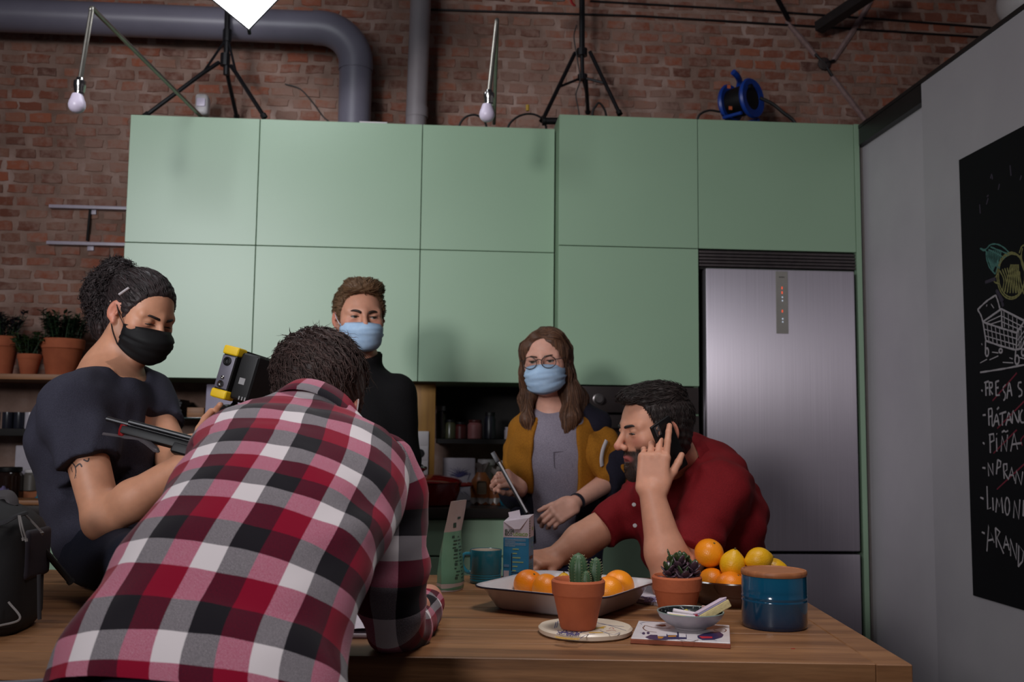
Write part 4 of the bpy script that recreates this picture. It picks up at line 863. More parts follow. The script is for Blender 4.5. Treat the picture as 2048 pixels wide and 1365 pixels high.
lines('side_print', [(0.004, hb - 0.006 - 0.012 * k, 0.012, 0.007) for k in range(3)] + [(-0.03, hb - 0.094 + 0.006 * k, 0.045, 0.0016) for k in range(5)], 'r', mat('side_print', rgb(110, 160, 150), rough=0.5))
lines('side_badge', [(-0.02, hb - 0.058, 0.04, 0.011)], 'r', brn); lines('side_letters', [(-0.027 + 0.0, hb + 0.004 + 0.0065 * k, 0.009, 0.004) for k in range(7)], 'r', dgrn); lines('side_leaf', [(0.01, hb + 0.018, 0.01, 0.012)], 'r', grn)

# green stand-up pouch
pb = on(901, 1180); pa = radians(62)
Mp = Matrix.Translation(pb) @ Matrix.Rotation(pa, 4, 'Z')
pg = mat('pouch_green', rgb(112, 158, 130), rgb(96, 142, 116), rough=0.35, scale=12, bump=0.2, bscale=20); pwh = mat('pouch_white', rgb(196, 182, 176), rgb(186, 172, 168), rough=0.4, scale=12, bump=0.2, bscale=20)
t = thing('coffee_pouch', 'green stand-up pouch with pale folded top, left of the mug', 'bag', pb)
def pring(z, w, d, lean=0.0, cx=0.0):
    return [Mp @ Vector((cx + w / 2 * c, d / 2 * s + lean, z)) for c, s in ((-1, 0), (-0.6, -0.8), (0, -1), (0.6, -0.8), (1, 0), (0.6, 0.8), (0, 1), (-0.6, 0.8))]
prof = [(0.0, 0.095, 0.052, 0), (0.006, 0.10, 0.058, 0), (0.045, 0.105, 0.056, 0), (0.09, 0.104, 0.042, 0), (0.135, 0.10, 0.026, -0.003), (0.148, 0.099, 0.021, -0.004)]
prof2 = [(0.148, 0.099, 0.021, -0.004), (0.175, 0.097, 0.010, -0.01), (0.205, 0.095, 0.004, -0.016), (0.226, 0.09, 0.0035, -0.02)]
for nm_, pf, mm in (('body', prof, pg), ('folded_top', prof2, pwh)):
    bm = B(); rows = [[bm.verts.new(q) for q in pring(*p)] for p in pf]
    for A, Bq in zip(rows[:-1], rows[1:]):
        for k in range(8): bm.faces.new((A[k], A[(k + 1) % 8], Bq[(k + 1) % 8], Bq[k]))
    bm.faces.new(rows[0][::-1]); bm.faces.new(rows[-1]); obj(nm_, bm, mm, t, smooth=60)
bm = B(); rows = [[bm.verts.new(q) for q in pring(*p)] for p in ((0.0, 0.097, 0.054, 0), (0.02, 0.1045, 0.0605, 0))]
for k in range(8): bm.faces.new((rows[0][k], rows[0][(k + 1) % 8], rows[1][(k + 1) % 8], rows[1][k]))
obj('bottom_band', bm, pwh, t, smooth=60)
bm = B(); rr = random.Random(3)
def psurf(x, z):
    pf = prof + prof2[1:]; zz_ = [p[0] for p in pf]; w = float(np.interp(z, zz_, [p[1] for p in pf])); d = float(np.interp(z, zz_, [p[2] for p in pf])); le = float(np.interp(z, zz_, [p[3] for p in pf]))
    return Mp @ Vector((x, -d / 2 * (1 - 0.2 * min(1, abs(x) / (0.3 * w))) + le - 0.0006, z))
def pstrip(x0, x1, z, h):
    q = [bm.verts.new(psurf(*p)) for p in ((x0, z), (x1, z), (x1, z + h), (x0, z + h))]; bm.faces.new(q)
for k in range(13):          # rows of dark print on the broad side
    z = 0.03 + k * 0.0085; 
    w = rr.uniform(0.4, 1.0); pstrip(-0.024 + 0.003 * (k % 3), -0.024 + 0.003 * (k % 3) + 0.021 * w, z, 0.003 if k % 4 else 0.006); pstrip(0.004, 0.004 + 0.024 * rr.uniform(0.3, 1), z, 0.003)
for (x, z, w, h) in ((-0.018, 0.158, 0.015, 0.012), (0.002, 0.178, 0.018, 0.006)): pstrip(x, x + w, z, h)
o = obj('print', bm, mat('pouch_print', rgb(52, 80, 68), rough=0.5), t, smooth=False); o['kind'] = 'stuff'

# enamel tray with oranges
tcx, tcy = 0.312, 2.352; ta = radians(-34); Ma = Matrix.Translation((tcx, tcy, T0)) @ Matrix.Rotation(ta, 4, 'Z')
enam = mat('white_enamel', rgb(214, 208, 212), rgb(204, 198, 202), rough=0.22, coat=0.3, scale=6); rimm = mat('dark_blue_rim', rgb(38, 30, 48), rough=0.3)
t = thing('enamel_tray', 'white enamel roasting tray with dark rim, full of oranges', 'tray', (tcx, tcy, T0))
def rrect(a, b_, r, z, n=7):
    o = []
    for (sx, sy, a0) in ((1, 1, 0), (-1, 1, pi / 2), (-1, -1, pi), (1, -1, 1.5 * pi)):
        for k in range(n): an = a0 + pi / 2 * k / (n - 1); o.append(Vector((sx * (a - r) + r * cos(an), sy * (b_ - r) + r * sin(an), z)))
    return o
a_, b_ = 0.166, 0.168
def rings(bm, spec):
    rows = [[bm.verts.new(Ma @ p) for p in rrect(*s)] for s in spec]
    for A, Bq in zip(rows[:-1], rows[1:]):
        for k in range(len(A)): bm.faces.new((A[k], A[(k + 1) % len(A)], Bq[(k + 1) % len(A)], Bq[k]))
    return rows
bm = B(); rw = rings(bm, [(a_ - 0.045, b_ - 0.045, 0.03, 0.0), (a_ - 0.036, b_ - 0.036, 0.036, 0.006), (a_ - 0.012, b_ - 0.012, 0.045, 0.047), (a_, b_, 0.05, 0.052), (a_ + 0.002, b_ + 0.002, 0.05, 0.0535), (a_, b_, 0.05, 0.0545), (a_ - 0.013, b_ - 0.013, 0.044, 0.0495), (a_ - 0.038, b_ - 0.038, 0.034, 0.008), (a_ - 0.05, b_ - 0.05, 0.03, 0.004)])
bm.faces.new(rw[0][::-1]); bm.faces.new(rw[-1]); obj('pan', bm, enam, t, smooth=50)
bm = B(); tube(bm, [Ma @ p for p in rrect(a_ + 0.0015, b_ + 0.0015, 0.05, 0.0522)], 0.0022, 6, closed=True); obj('rim', bm, rimm, t)
m, nt, b = new_mat('orange_peel'); peel = m
tc = N(nt, 'ShaderNodeTexCoord'); oi = N(nt, 'ShaderNodeObjectInfo'); nz = N(nt, 'ShaderNodeTexNoise'); nz.inputs['Scale'].default_value = 9; nt.links.new(tc.outputs['Object'], nz.inputs['Vector'])
ad = N(nt, 'ShaderNodeMath', operation='MULTIPLY_ADD'); ad.inputs[1].default_value = 0.5; nt.links.new(oi.outputs['Random'], ad.inputs[0]); nt.links.new(nz.outputs[0], ad.inputs[2])
rp = ramp(nt, [(0.3, rgb(240, 112, 18)), (0.65, rgb(248, 140, 16)), (1.0, rgb(250, 158, 26))]); nt.links.new(ad.outputs[0], rp.inputs[0]); nt.links.new(rp.outputs[0], b.inputs['Base Color']); b.inputs['Roughness'].default_value = 0.35
vo = N(nt, 'ShaderNodeTexVoronoi'); vo.inputs['Scale'].default_value = 420; nt.links.new(tc.outputs['Object'], vo.inputs['Vector'])
bp = N(nt, 'ShaderNodeBump'); bp.inputs['Strength'].default_value = 0.35; bp.inputs['Distance'].default_value = 0.001; nt.links.new(vo.outputs[0], bp.inputs['Height']); nt.links.new(bp.outputs[0], b.inputs['Normal'])
tang = mat('tangerine_peel', rgb(226, 84, 22), rgb(236, 100, 24), rough=0.35, scale=12, bump=0.2, bscale=300); lem_m = mat('lemon_peel', rgb(240, 186, 24), rgb(230, 168, 20), rough=0.38, scale=14, bump=0.25, bscale=260); lime_m = mat('lime_peel', rgb(120, 140, 40), rough=0.4, scale=12)
stem_m = mat('stem_end', rgb(96, 84, 40), rough=0.8)
def fruit_mesh(R, lemon=False):
    bm = B(); bmesh.ops.create_uvsphere(bm, u_segments=28, v_segments=18, radius=1)
    for v in bm.verts:
        z = v.co.z
        if lemon:
            k = 1.08 + 0.16 * (max(0, abs(z) - 0.80) / 0.20) ** 1.6
            v.co = Vector((v.co.x * R, v.co.y * R, z * R * k * 1.02))
        else:
            dim = 0.05 * math.exp(-((1 - z) / 0.03)); v.co = Vector((v.co.x * R, v.co.y * R, (z * 0.95 - dim) * R))
    return bm
def fruit(name, lab, cat, c, R, mm, group, lemon=False, rot=(0, 0, 0)):
    t = thing(name, lab, cat, c, group); t.rotation_euler = rot
    obj('peel', fruit_mesh(R, lemon), mm, t, world=False, smooth=True)
    bm = B(); z = R * (1.35 if lemon else 0.9); lathe(bm, [(0, z + 0.001), (R * 0.07, z + 0.0008), (R * 0.09, z - 0.002)], n=8); obj('stem_end', bm, stem_m, t, world=False); return t
def tp(u, v): q = Ma @ Vector((u, v, 0)); return q.x, q.y
g = 'oranges in the enamel tray'
def inset(px, py, R): q = PZ(px, py, T0 + 0.004 + R + 0.001); return Vector((q.x, q.y, T0 + 0.004 + R * 0.97 + 0.001))
fr = [('orange', 'orange at the left end of the enamel tray, nearest the mug', (1043, 1168), 0.0365), ('orange', 'orange left of the cactus pot, second from the left in the tray', (1092, 1178), 0.0355),
      ('orange', 'orange right of the cactus pot, at the front of the tray', (1217, 1184), 0.036), ('orange', 'orange at the right end of the enamel tray', (1254, 1166), 0.0375), ('orange', 'orange at the back of the tray, half hidden by the small cactus', (1207, 1158), 0.033)]
frs = []
for (nm_, lab, px, R) in fr: frs.append([inset(*px, R), R, nm_, lab, peel])
frs.append([inset(1073, 1160, 0.024), 0.024, 'tangerine', 'small reddish tangerine behind the two left oranges', tang]); frs.append([inset(1112, 1157, 0.025), 0.025, 'tangerine', 'small reddish tangerine behind the left rim of the cactus pot', tang])
frs.append([inset(1138, 1158, 0.024), 0.024, 'lemon', 'lemon in the tray peeking over the left rim of the cactus pot', lem_m])
def relax(L, iters=60, inside=None):
    for _ in range(iters):
        for i in range(len(L)):
            for j in range(i):
                d = L[i][0] - L[j][0]; dd = d.length; mn = L[i][1] + L[j][1] + 0.001
                if dd < mn: d.z = 0; d = d.normalized() if d.length > 1e-6 else Vector((1, 0, 0)); s = (mn - dd) * 0.5; L[i][0] += d * s; L[j][0] -= d * s
            if inside: inside(L[i])
def in_tray(e):
    q = Ma.inverted() @ e[0]; lim_a, lim_b = a_ - 0.019 - e[1] * 1.17, b_ - 0.019 - e[1] * 1.17
    q.x = max(-lim_a, min(lim_a, q.x)); q.y = max(-lim_b, min(lim_b, q.y)); z = e[0].z; e[0] = Ma @ q; e[0].z = z
relax(frs, 80, in_tray)
for i, (c, R, nm_, lab, mm) in enumerate(frs): fruit(nm_, lab, {'lemon': 'lemon'}.get(nm_, nm_), c, R, mm, 'fruit in the enamel tray', nm_ == 'lemon', (0.5 + i * 0.7, 0.4 * (-1) ** i, i * 1.3) if nm_ != 'lemon' else (0, 0, 0))

# round trivet, cactus pot
tv = on(1171, 1267); m, nt, b = new_mat('painted_ceramic'); trm = m
tc = N(nt, 'ShaderNodeTexCoord'); 
nz = N(nt, 'ShaderNodeTexNoise'); nz.inputs['Scale'].default_value = 5; nz.inputs['Detail'].default_value = 8; nt.links.new(tc.outputs['Object'], nz.inputs['Vector'])
rp = ramp(nt, [(0.3, rgb(206, 190, 170)), (0.7, rgb(222, 208, 190))]); nt.links.new(nz.outputs[0], rp.inputs[0]); nt.links.new(rp.outputs[0], b.inputs['Base Color']); b.inputs['Roughness'].default_value = 0.35
t = thing('round_trivet', 'round cream ceramic trivet with painted scribbles under the cactus pot', 'trivet', tv)
TR, TH_ = 0.0945, 0.0145
bm = B(); lathe(bm, [(0, 0), (TR - 0.006, 0), (TR - 0.001, 0.003), (TR, TH_ - 0.004), (TR - 0.004, TH_), (0, TH_)], c=tv, n=56)
for v in bm.verts:
    d = Vector((v.co.x - tv.x, v.co.y - tv.y, 0)); an = atan2(d.y, d.x); k = 1 + 0.008 * sin(3 * an) + 0.006 * sin(7 * an + 1); v.co.x = tv.x + d.x * k; v.co.y = tv.y + d.y * k
obj('disc', bm, trm, t)
def scrib(name, pts_list, mm, w, z, par):
    bm = B()
    for pts in pts_list:
        q = [Vector((p[0], p[1], z)) for p in pts]; q = spline(q, 4) if len(q) > 2 else q
        vs = tube(bm, q, w, 5)
        for v in vs: v.co.z = z + (v.co.z - z) * 0.12
    return obj(name, bm, mm, par)
bl_ink = mat('blue_ink', rgb(70, 76, 130), rough=0.4); ye_ink = mat('yellow_glaze', rgb(206, 160, 40), rough=0.35); re_ink = mat('red_ink', rgb(170, 24, 28), rough=0.6); zt = tv.z + TH_ + 0.0003
r = random.Random(9)
def tq(px, py): q = PZ(px, py, zt); return (q.x, q.y)
scrib('blue_scribble', [[tq(1120 + r.uniform(-4, 60), 1262 + r.uniform(-2, 11)) for _ in range(6)] for _ in range(6)] + [[tq(1112, 1245), tq(1109, 1257)], [tq(1116, 1243), tq(1113, 1256)], [tq(1192, 1245), tq(1220, 1252), tq(1252, 1262)], [tq(1200, 1262), tq(1225, 1270), tq(1240, 1266)], [tq(1195, 1248), tq(1235, 1253), tq(1248, 1254)], [tq(1160, 1278), tq(1172, 1271), tq(1190, 1268)]], bl_ink, 0.0009, zt, t)
scrib('yellow_strokes', [[tq(1110, 1274), tq(1135, 1277), tq(1160, 1278)], [tq(1112, 1276), tq(1135, 1279), tq(1158, 1280)]], ye_ink, 0.0026, zt, t)
scrib('yellow_patch', [[tq(1188, 1256), tq(1208, 1257)], [tq(1186, 1259), tq(1210, 1254)], [tq(1178, 1266), tq(1206, 1266)]], ye_ink, 0.0034, zt, t)
scrib('red_scribble', [[tq(1218, 1258), tq(1224, 1256), tq(1228, 1259)], [tq(1212, 1263), tq(1225, 1261), tq(1232, 1263)]], re_ink, 0.0007, zt, t)
cbase = on(1156, 1258, tv.z + TH_); cp = Vector((cbase.x, cbase.y, tv.z + TH_ + 0.0006))
t = thing('potted_cactus', 'three stemmed cactus in a terracotta pot on the round trivet', 'plant', cp); R, H = 0.0535, 0.096
pot_s = mat('terracotta_bright', rgb(186, 98, 60), rgb(164, 82, 50), rough=0.82, scale=14, bump=0.15, bscale=110)
bm = B(); lathe(bm, pot_profile(R, H, 0.33, 0.005), c=cp, n=44); obj('pot', bm, pot_s, t)
bm = B(); lathe(bm, [(0, 0.003), (R * 0.85, 0)], c=cp + Vector((0, 0, H * 0.70)), n=24); obj('soil', bm, soil, t)
cac = mat('cactus_green', rgb(70, 100, 66), rgb(54, 82, 56), rough=0.5, scale=20, bump=0.15, bscale=120); spn = mat('cactus_spine', rgb(196, 190, 150), rough=0.6)
def cactus(px, pyt, pyb, w, dz, ribs, lean=0.0):
    dep = cp.y - 0.006 + dz; top = P(px, pyt, dep); bot = P(px - lean, pyb, dep); bot.z = cp.z + H * 0.69; Rr = w / 2; hh = top.z - bot.z
    bm = B(); nn = ribs * 6; rows = []
    ax = (top - bot).normalized()
    for k in range(15):
        f = k / 14; rad = Rr * (0.72 + 0.5 * f) if f < 0.55 else Rr * sqrt(max(0, 1 - ((f - 0.55) / 0.45) ** 2)) ; rad = min(rad, Rr) if f < 0.55 else rad
        rows.append([bm.verts.new(bot.lerp(top, f) + Vector((cos(2 * pi * j / nn), sin(2 * pi * j / nn), 0)) * max(rad, 0.0006) * (0.93 + 0.09 * abs(cos(ribs * pi * j / nn)) ** 0.6)) for j in range(nn)])
    for A, Bq in zip(rows[:-1], rows[1:]):
        for j in range(nn): bm.faces.new((A[j], A[(j + 1) % nn], Bq[(j + 1) % nn], Bq[j]))
    bm.faces.new(rows[-1]); st = obj('stem', bm, cac, t, smooth=70)
    bs = B()
    for i in range(ribs):
        an = 2 * pi * i / ribs
        for k in range(2, 14):
            f = k / 14; rad = Rr * min(1, 0.72 + 0.5 * f) if f < 0.55 else Rr * sqrt(max(0, 1 - ((f - 0.55) / 0.45) ** 2))
            c = bot.lerp(top, f) + Vector((cos(an), sin(an), 0)) * rad * 1.02
            for q in range(3): tube(bs, [c, c + Vector((cos(an + (q - 1) * 0.6), sin(an + (q - 1) * 0.6), 0.5)) * 0.0022], [0.0004, 0.0002], 3)
    o = obj('spines', bs, spn, st); o['kind'] = 'stuff'
cactus(1157, 1106, 1168, 0.0385, 0.004, 9); cactus(1192, 1115, 1168, 0.027, 0.010, 8, 4); cactus(1172, 1142, 1170, 0.020, -0.012, 8)

# painted tile, bowl with chalks
tz = T0 + 0.0105; ta_ = [PZ(x, y, tz) for x, y in ((1264, 1277), (1464, 1287), (1457, 1251), (1274, 1242))]
ctr = sum(ta_, Vector()) / 4
ux = ((ta_[1] - ta_[0]) + (ta_[2] - ta_[3])).normalized(); uy = Vector((-ux.y, ux.x, 0)); hs = 0.25 * ((ta_[1] - ta_[0]).length + (ta_[2] - ta_[3]).length)
Mq = M4(ux, uy, (0, 0, 1), (ctr.x, ctr.y, T0))
t = thing('painted_tile', 'square white painted tile with terracotta edge under the chalk bowl', 'tile', (ctr.x, ctr.y, T0))
bm = B(); box(bm, -hs, hs, -hs, hs, 0, 0.0085, bev=0.001, seg=1, M=Mq); obj('clay_body', bm, mat('tile_clay', rgb(150, 82, 58), rgb(136, 72, 50), rough=0.8, scale=40), t)
bm = B(); box(bm, -hs + 0.0008, hs - 0.0008, -hs + 0.0008, hs - 0.0008, 0.0086, 0.0104, bev=0.0005, seg=1, M=Mq); obj('glazed_face', bm, mat('tile_glaze', rgb(218, 212, 216), rgb(208, 202, 206), rough=0.3), t)
def tl(px, py): q = PZ(px, py, tz + 0.0002); return (q.x, q.y)
def W6(x, y): return tl(1255 + x / 9.31, 1180 + y / 9.31)
zz = tz + 0.0003
def patch(name, pts, mm, z):
    bm = B(); q = [bm.verts.new((p[0], p[1], z)) for p in pts]; q2 = [bm.verts.new((p[0], p[1], z - 0.0003)) for p in pts]; bm.faces.new(q); bm.faces.new(q2[::-1])
    for i in range(len(q)): bm.faces.new((q[i], q2[i], q2[(i + 1) % len(q)], q[(i + 1) % len(q)]))
    return obj(name, bm, mm, t, smooth=False)
nv = mat('tile_navy', rgb(44, 38, 84), rough=0.35); amb = mat('tile_amber', rgb(190, 128, 40), rough=0.35); brw = mat('tile_brown', rgb(110, 66, 50), rough=0.35); rdd = mat('tile_red', rgb(196, 40, 54), rough=0.35); whg = mat('tile_glaze', rgb(218, 212, 216), rough=0.3)
patch('navy_shape', [W6(*p) for p in ((330, 885), (430, 840), (640, 850), (930, 790), (1100, 840), (1120, 920), (900, 925), (690, 935), (520, 935), (400, 920))], nv, zz)
patch('navy_shape', [W6(*p) for p in ((1300, 860), (1420, 815), (1560, 785), (1720, 790), (1790, 840), (1760, 890), (1600, 935), (1400, 940), (1310, 905))], nv, zz)
for (x0, y0, x1, y1) in ((555, 795, 720, 870), (740, 790, 920, 850), (955, 795, 1085, 890), (1100, 810, 1290, 945)): patch('white_block', [W6(x0, y0), W6(x1, y0 + 5), W6(x1 + 5, y1), W6(x0 + 5, y1 - 4)], whg, zz + 0.0003)
for pts in (((560, 870), (680, 885), (640, 915), (570, 915)), ((750, 860), (900, 855), (910, 880), (760, 885))): patch('amber_block', [W6(*p) for p in pts], amb, zz + 0.0003)
patch('red_block', [W6(*p) for p in ((1330, 870), (1580, 880), (1580, 905), (1380, 910))], rdd, zz + 0.0003)
patch('brown_shape', [W6(*p) for p in ((520, 660), (700, 650), (720, 680), (640, 690))], brw, zz)
scrib('brown_outline', [[W6(*p) for p in ((300, 700), (330, 670), (420, 690), (560, 715), (800, 720))], [W6(*p) for p in ((285, 700), (310, 740), (380, 775), (540, 795))], [W6(*p) for p in ((1600, 740), (1750, 715), (1835, 750), (1790, 790), (1650, 770), (1610, 750))], [W6(*p) for p in ((940, 930), (1080, 960), (1220, 965), (1320, 935))]], brw, 0.0011, zz, t)
scrib('blue_line', [[W6(*p) for p in ((230, 630), (330, 605), (540, 600), (660, 625))], [W6(*p) for p in ((245, 640), (270, 650))], [W6(*p) for p in ((240, 805), (290, 815))], [W6(*p) for p in ((1600, 935), (1660, 950))]], bl_ink, 0.0007, zz, t)
for (x, y) in ((300, 815), (385, 808)): patch('blue_dot', [W6(x + 30 * cos(k * pi / 5), y + 22 * sin(k * pi / 5)) for k in range(10)], nv, zz)
# bowl
bq = on(1381, 1257, tz + 0.0006); bb = Vector((bq.x, bq.y, tz + 0.0006)); BR_, BH = 0.067, 0.033
t = thing('chalk_bowl', 'shallow pale dish with dark speckled inside holding chalks, on the painted tile', 'bowl', bb)
Mb = Matrix.Translation(bb) @ Matrix.Rotation(radians(4.0), 4, 'X')
bm = B(); lathe(bm, [(0, 0.0), (BR_ * 0.46, 0.0), (BR_ * 0.48, 0.003), (BR_ * 0.72, 0.010), (BR_ * 0.92, 0.022), (BR_, BH), (BR_ - 0.0015, BH + 0.0008), (BR_ - 0.003, BH - 0.0005)], c=bb, n=48); obj('outside', bm, mat('grey_stoneware', rgb(160, 152, 158), rgb(146, 140, 148), rough=0.45, scale=40, bump=0.15), t)
m, nt, b = new_mat('speckled_black'); tc = N(nt, 'ShaderNodeTexCoord'); vo = N(nt, 'ShaderNodeTexNoise'); vo.inputs['Scale'].default_value = 230; nt.links.new(tc.outputs['Object'], vo.inputs['Vector'])
rp = ramp(nt, [(0.62, rgb(20, 26, 28)), (0.70, rgb(150, 150, 150))]); nt.links.new(vo.outputs[0], rp.inputs[0]); nt.links.new(rp.outputs[0], b.inputs['Base Color']); b.inputs['Roughness'].default_value = 0.3
bm = B(); lathe(bm, [(BR_ - 0.0032, BH - 0.0002), (BR_ * 0.88, 0.0225), (BR_ * 0.68, 0.0125), (BR_ * 0.44, 0.0065), (0, 0.0055)], c=bb, n=48); obj('inside', bm, m, t)
bm = B(); tube(bm, [bb + Vector(((BR_ - 0.0012) * cos(k * pi / 24), (BR_ - 0.0012) * sin(k * pi / 24), BH + 0.0002)) for k in range(48)], 0.0013, 6, closed=True); obj('rim', bm, mat('celadon_rim', rgb(130, 150, 146), rough=0.3), t)
chk = mat('chalk_stick_white', rgb(222, 212, 218), rgb(212, 200, 208), rough=0.95); chy = mat('chalk_stick_cream', rgb(222, 208, 158), rgb(210, 196, 146), rough=0.95); chp = mat('chalk_stick_pink', rgb(196, 160, 150), rough=0.95)
def bowlp(px, py, dz): return P(px, py, bb.y + dz)
def stick(lab, a, e, r, mm): 
    bm = B(); tube(bm, [a, a + (e - a) * 0.02, e - (e - a) * 0.02, e], [r * 0.85, r, r, r * 0.85], 12); tag(obj('chalk_stick', bm, mm), lab, 'chalk', 'chalk sticks in the bowl')
stick('white chalk stick lying furthest back in the bowl, longest', bowlp(1346, 1222, 0.005), bowlp(1402, 1232, 0.0), 0.0048, chk)
stick('white chalk stick with its tip over the left side of the bowl', bowlp(1334, 1229, -0.012), bowlp(1390, 1236, -0.015), 0.0046, chk)
stick('cream chalk stick, the front one in the bowl', bowlp(1338, 1233, -0.026), bowlp(1371, 1237, -0.028), 0.0052, chy)
stick('short pink chalk standing up behind the eraser', bowlp(1406, 1234, 0.022), bowlp(1408, 1212, 0.024), 0.0045, chp)
stick('short yellow chalk end at the back of the bowl', bowlp(1366, 1226, 0.03), bowlp(1374, 1223, 0.02), 0.0042, mat('chalk_stick_yellow', rgb(220, 206, 96), rough=0.95))
# eraser leaning in the bowl
ea, eb = bowlp(1399, 1236, -0.022), bowlp(1452, 1206, 0.0); dx = (eb - ea); Le = dx.length; dx.normalize(); dy = Vector((0.25, 0.97, 0)); dy = (dy - dx * dy.dot(dx)).normalized(); dz_ = dx.cross(dy)
Me = M4(dx, dy, dz_, ea)
t = thing('board_eraser', 'cream felt board eraser leaning out of the chalk bowl', 'eraser', ea)
bm = B(); box(bm, 0, Le + 0.008, -0.002, 0.024, -0.012, 0.004, bev=0.003, seg=3, M=Me); obj('felt', bm, mat('cream_felt', rgb(206, 190, 140), rgb(196, 178, 128), rough=0.95, scale=120, bump=0.4), t)
bm = B(); box(bm, -0.001, Le + 0.004, -0.001, 0.024, 0.0042, 0.0072, bev=0.001, M=Me); obj('lilac_layer', bm, mat('lilac_felt', rgb(180, 170, 206), rough=0.9), t)
bm = B(); box(bm, 0.0, Le + 0.006, -0.0015, 0.024, 0.0073, 0.0098, bev=0.001, M=Me); obj('pink_layer', bm, mat('pale_pink_felt', rgb(210, 190, 206), rough=0.9), t)
bm = B(); box(bm, -0.0025, -0.0012, 0.0, 0.012, -0.002, 0.008, M=Me); obj('red_end', bm, mat('red_felt', rgb(190, 60, 80), rough=0.9), t)

# succulent pot
sb = on(1354, 1237); 
t = thing('potted_succulent', 'purple leaved succulent in a terracotta pot between tray and fruit bowl', 'plant', sb); R, H = 0.0545, 0.092
bm = B(); lathe(bm, pot_profile(R, H, 0.36, 0.005), c=sb, n=44); obj('pot', bm, pot_s, t)
bm = B(); lathe(bm, [(0, 0.003), (R * 0.87, 0)], c=sb + Vector((0, 0, H * 0.80)), n=24); obj('soil', bm, soil, t)
sl1 = mat('succulent_purple', rgb(86, 60, 72), rgb(64, 48, 58), rough=0.3, scale=30); sl2 = mat('succulent_green', rgb(58, 76, 40), rgb(44, 60, 34), rough=0.3, scale=30)
r = random.Random(12); bs = B()
def fat(o, d, L, W, T, mm, par):
    bm = B(); d = d.normalized(); s = d.cross(Vector((0, 0, 1))); s = s.normalized() if s.length > 1e-3 else Vector((1, 0, 0)); n = s.cross(d); rows = []
    for k in range(6):
        f = k / 5; w = W * 0.5 * (0.18 + 0.82 * sin(pi * min(0.97, 0.12 + f * 0.8)) ** 0.8); tt = T * 0.5 * (0.4 + 0.6 * sin(pi * min(0.95, 0.2 + f * 0.7)))
        if k == 5: w *= 0.45; tt *= 0.5
        c = o + d * L * f + n * L * 0.18 * f * f; rows.append([bm.verts.new(c + s * w * cos(q * pi / 4) + n * tt * sin(q * pi / 4)) for q in range(8)])
    for A, Bq in zip(rows[:-1], rows[1:]):
        for q in range(8): bm.faces.new((A[q], A[(q + 1) % 8], Bq[(q + 1) % 8], Bq[q]))
    bm.faces.new(rows[0][::-1]); bm.faces.new(rows[-1]); obj('leaf', bm, mm, par, smooth=True)
zs = sb.z + H * 0.80
for k, (dx_, dy_, hh, n_) in enumerate(((0.0, -0.01, 0.052, 13), (-0.020, -0.012, 0.034, 11), (0.024, -0.012, 0.038, 12), (0.004, -0.028, 0.024, 10), (-0.006, 0.018, 0.050, 11), (0.014, 0.012, 0.046, 10))):
    o = sb + Vector((0.003 + dx_, dy_, H * 0.80)); tip = o + Vector((dx_ * 0.3, dy_ * 0.2, hh)); tube(bs, [o - Vector((0, 0, 0.004)), tip], [0.003, 0.002], 6)
    for j in range(n_):
        an = j * 2.4 + k; el = 1.2 * (j / n_) - 0.1; d = Vector((cos(an) * cos(el), sin(an) * cos(el), sin(el)))
        fat(o.lerp(tip, 0.35 + 0.65 * j / n_), d, r.uniform(0.021, 0.028), r.uniform(0.016, 0.020), 0.0055, sl2 if (j > n_ - 3 or k == 4) else sl1, t)
obj('stems', bs, sl2, t)

# folded paper with lilac print beside the tray
q = [on(1283, 1180), on(1330, 1178), on(1322, 1214), on(1262, 1204)]
bm = B(); A = [bm.verts.new(p) for p in q]; Bq = [bm.verts.new(p + Vector((0, 0, 0.009))) for p in q]; bm.faces.new(A[::-1]); bm.faces.new(Bq)
for i in range(4): bm.faces.new((A[i], A[(i + 1) % 4], Bq[(i + 1) % 4], Bq[i]))
t = thing('paper_pad', 'white pad with lilac drawing between the tray and the succulent pot', 'pad', sum(q, Vector()) / 4)
obj('pad', bm, mat('pad_white', rgb(206, 198, 208), rough=0.7), t, smooth=False)
zp = T0 + 0.0093; r = random.Random(2)
def pp(px, py): v = PZ(px, py, zp); return (v.x, v.y)
scrib('lilac_drawing', [[pp(1278 + r.uniform(-4, 36), 1196 + r.uniform(-4, 9)) for _ in range(5)] for _ in range(7)], mat('lilac_ink', rgb(110, 96, 160), rough=0.6), 0.0011, zp, t)

# brown dish with oranges and lemons
db = on(1462, 1208); t = thing('fruit_dish', 'dark brown glazed dish of oranges and lemons behind the blue jar', 'bowl', db); R = 0.098; dbrn = mat('brown_glaze', rgb(70, 34, 20), rgb(46, 22, 15), rough=0.15, coat=0.5, scale=9)
bm = B(); lathe(bm, [(0, 0), (R * 0.72, 0), (R * 0.78, 0.003), (R * 0.95, 0.034), (R, 0.05), (R + 0.003, 0.056), (R, 0.059), (R - 0.006, 0.055), (R * 0.9, 0.035), (R * 0.72, 0.008), (0, 0.006)], c=db, n=52); obj('dish', bm, dbrn, t)
L = []
def indish(px, py, R_, z): q = PZ(px, py, z); return Vector((q.x, q.y, z))
L.append([indish(1449, 1164, 0.037, T0 + 0.007 + 0.0365), 0.037, 'orange', 'orange low at the front of the brown dish', peel])
L.append([indish(1424, 1160, 0.036, T0 + 0.007 + 0.036), 0.036, 'orange', 'orange in the brown dish right behind the succulent', peel])
L.append([indish(1520, 1166, 0.034, T0 + 0.042), 0.034, 'orange', 'orange in the brown dish hidden behind the blue jar', peel])
L.append([indish(1483, 1160, 0.026, T0 + 0.034), 0.026, 'lime', 'green lime low in the brown dish beside the blue jar', lime_m])
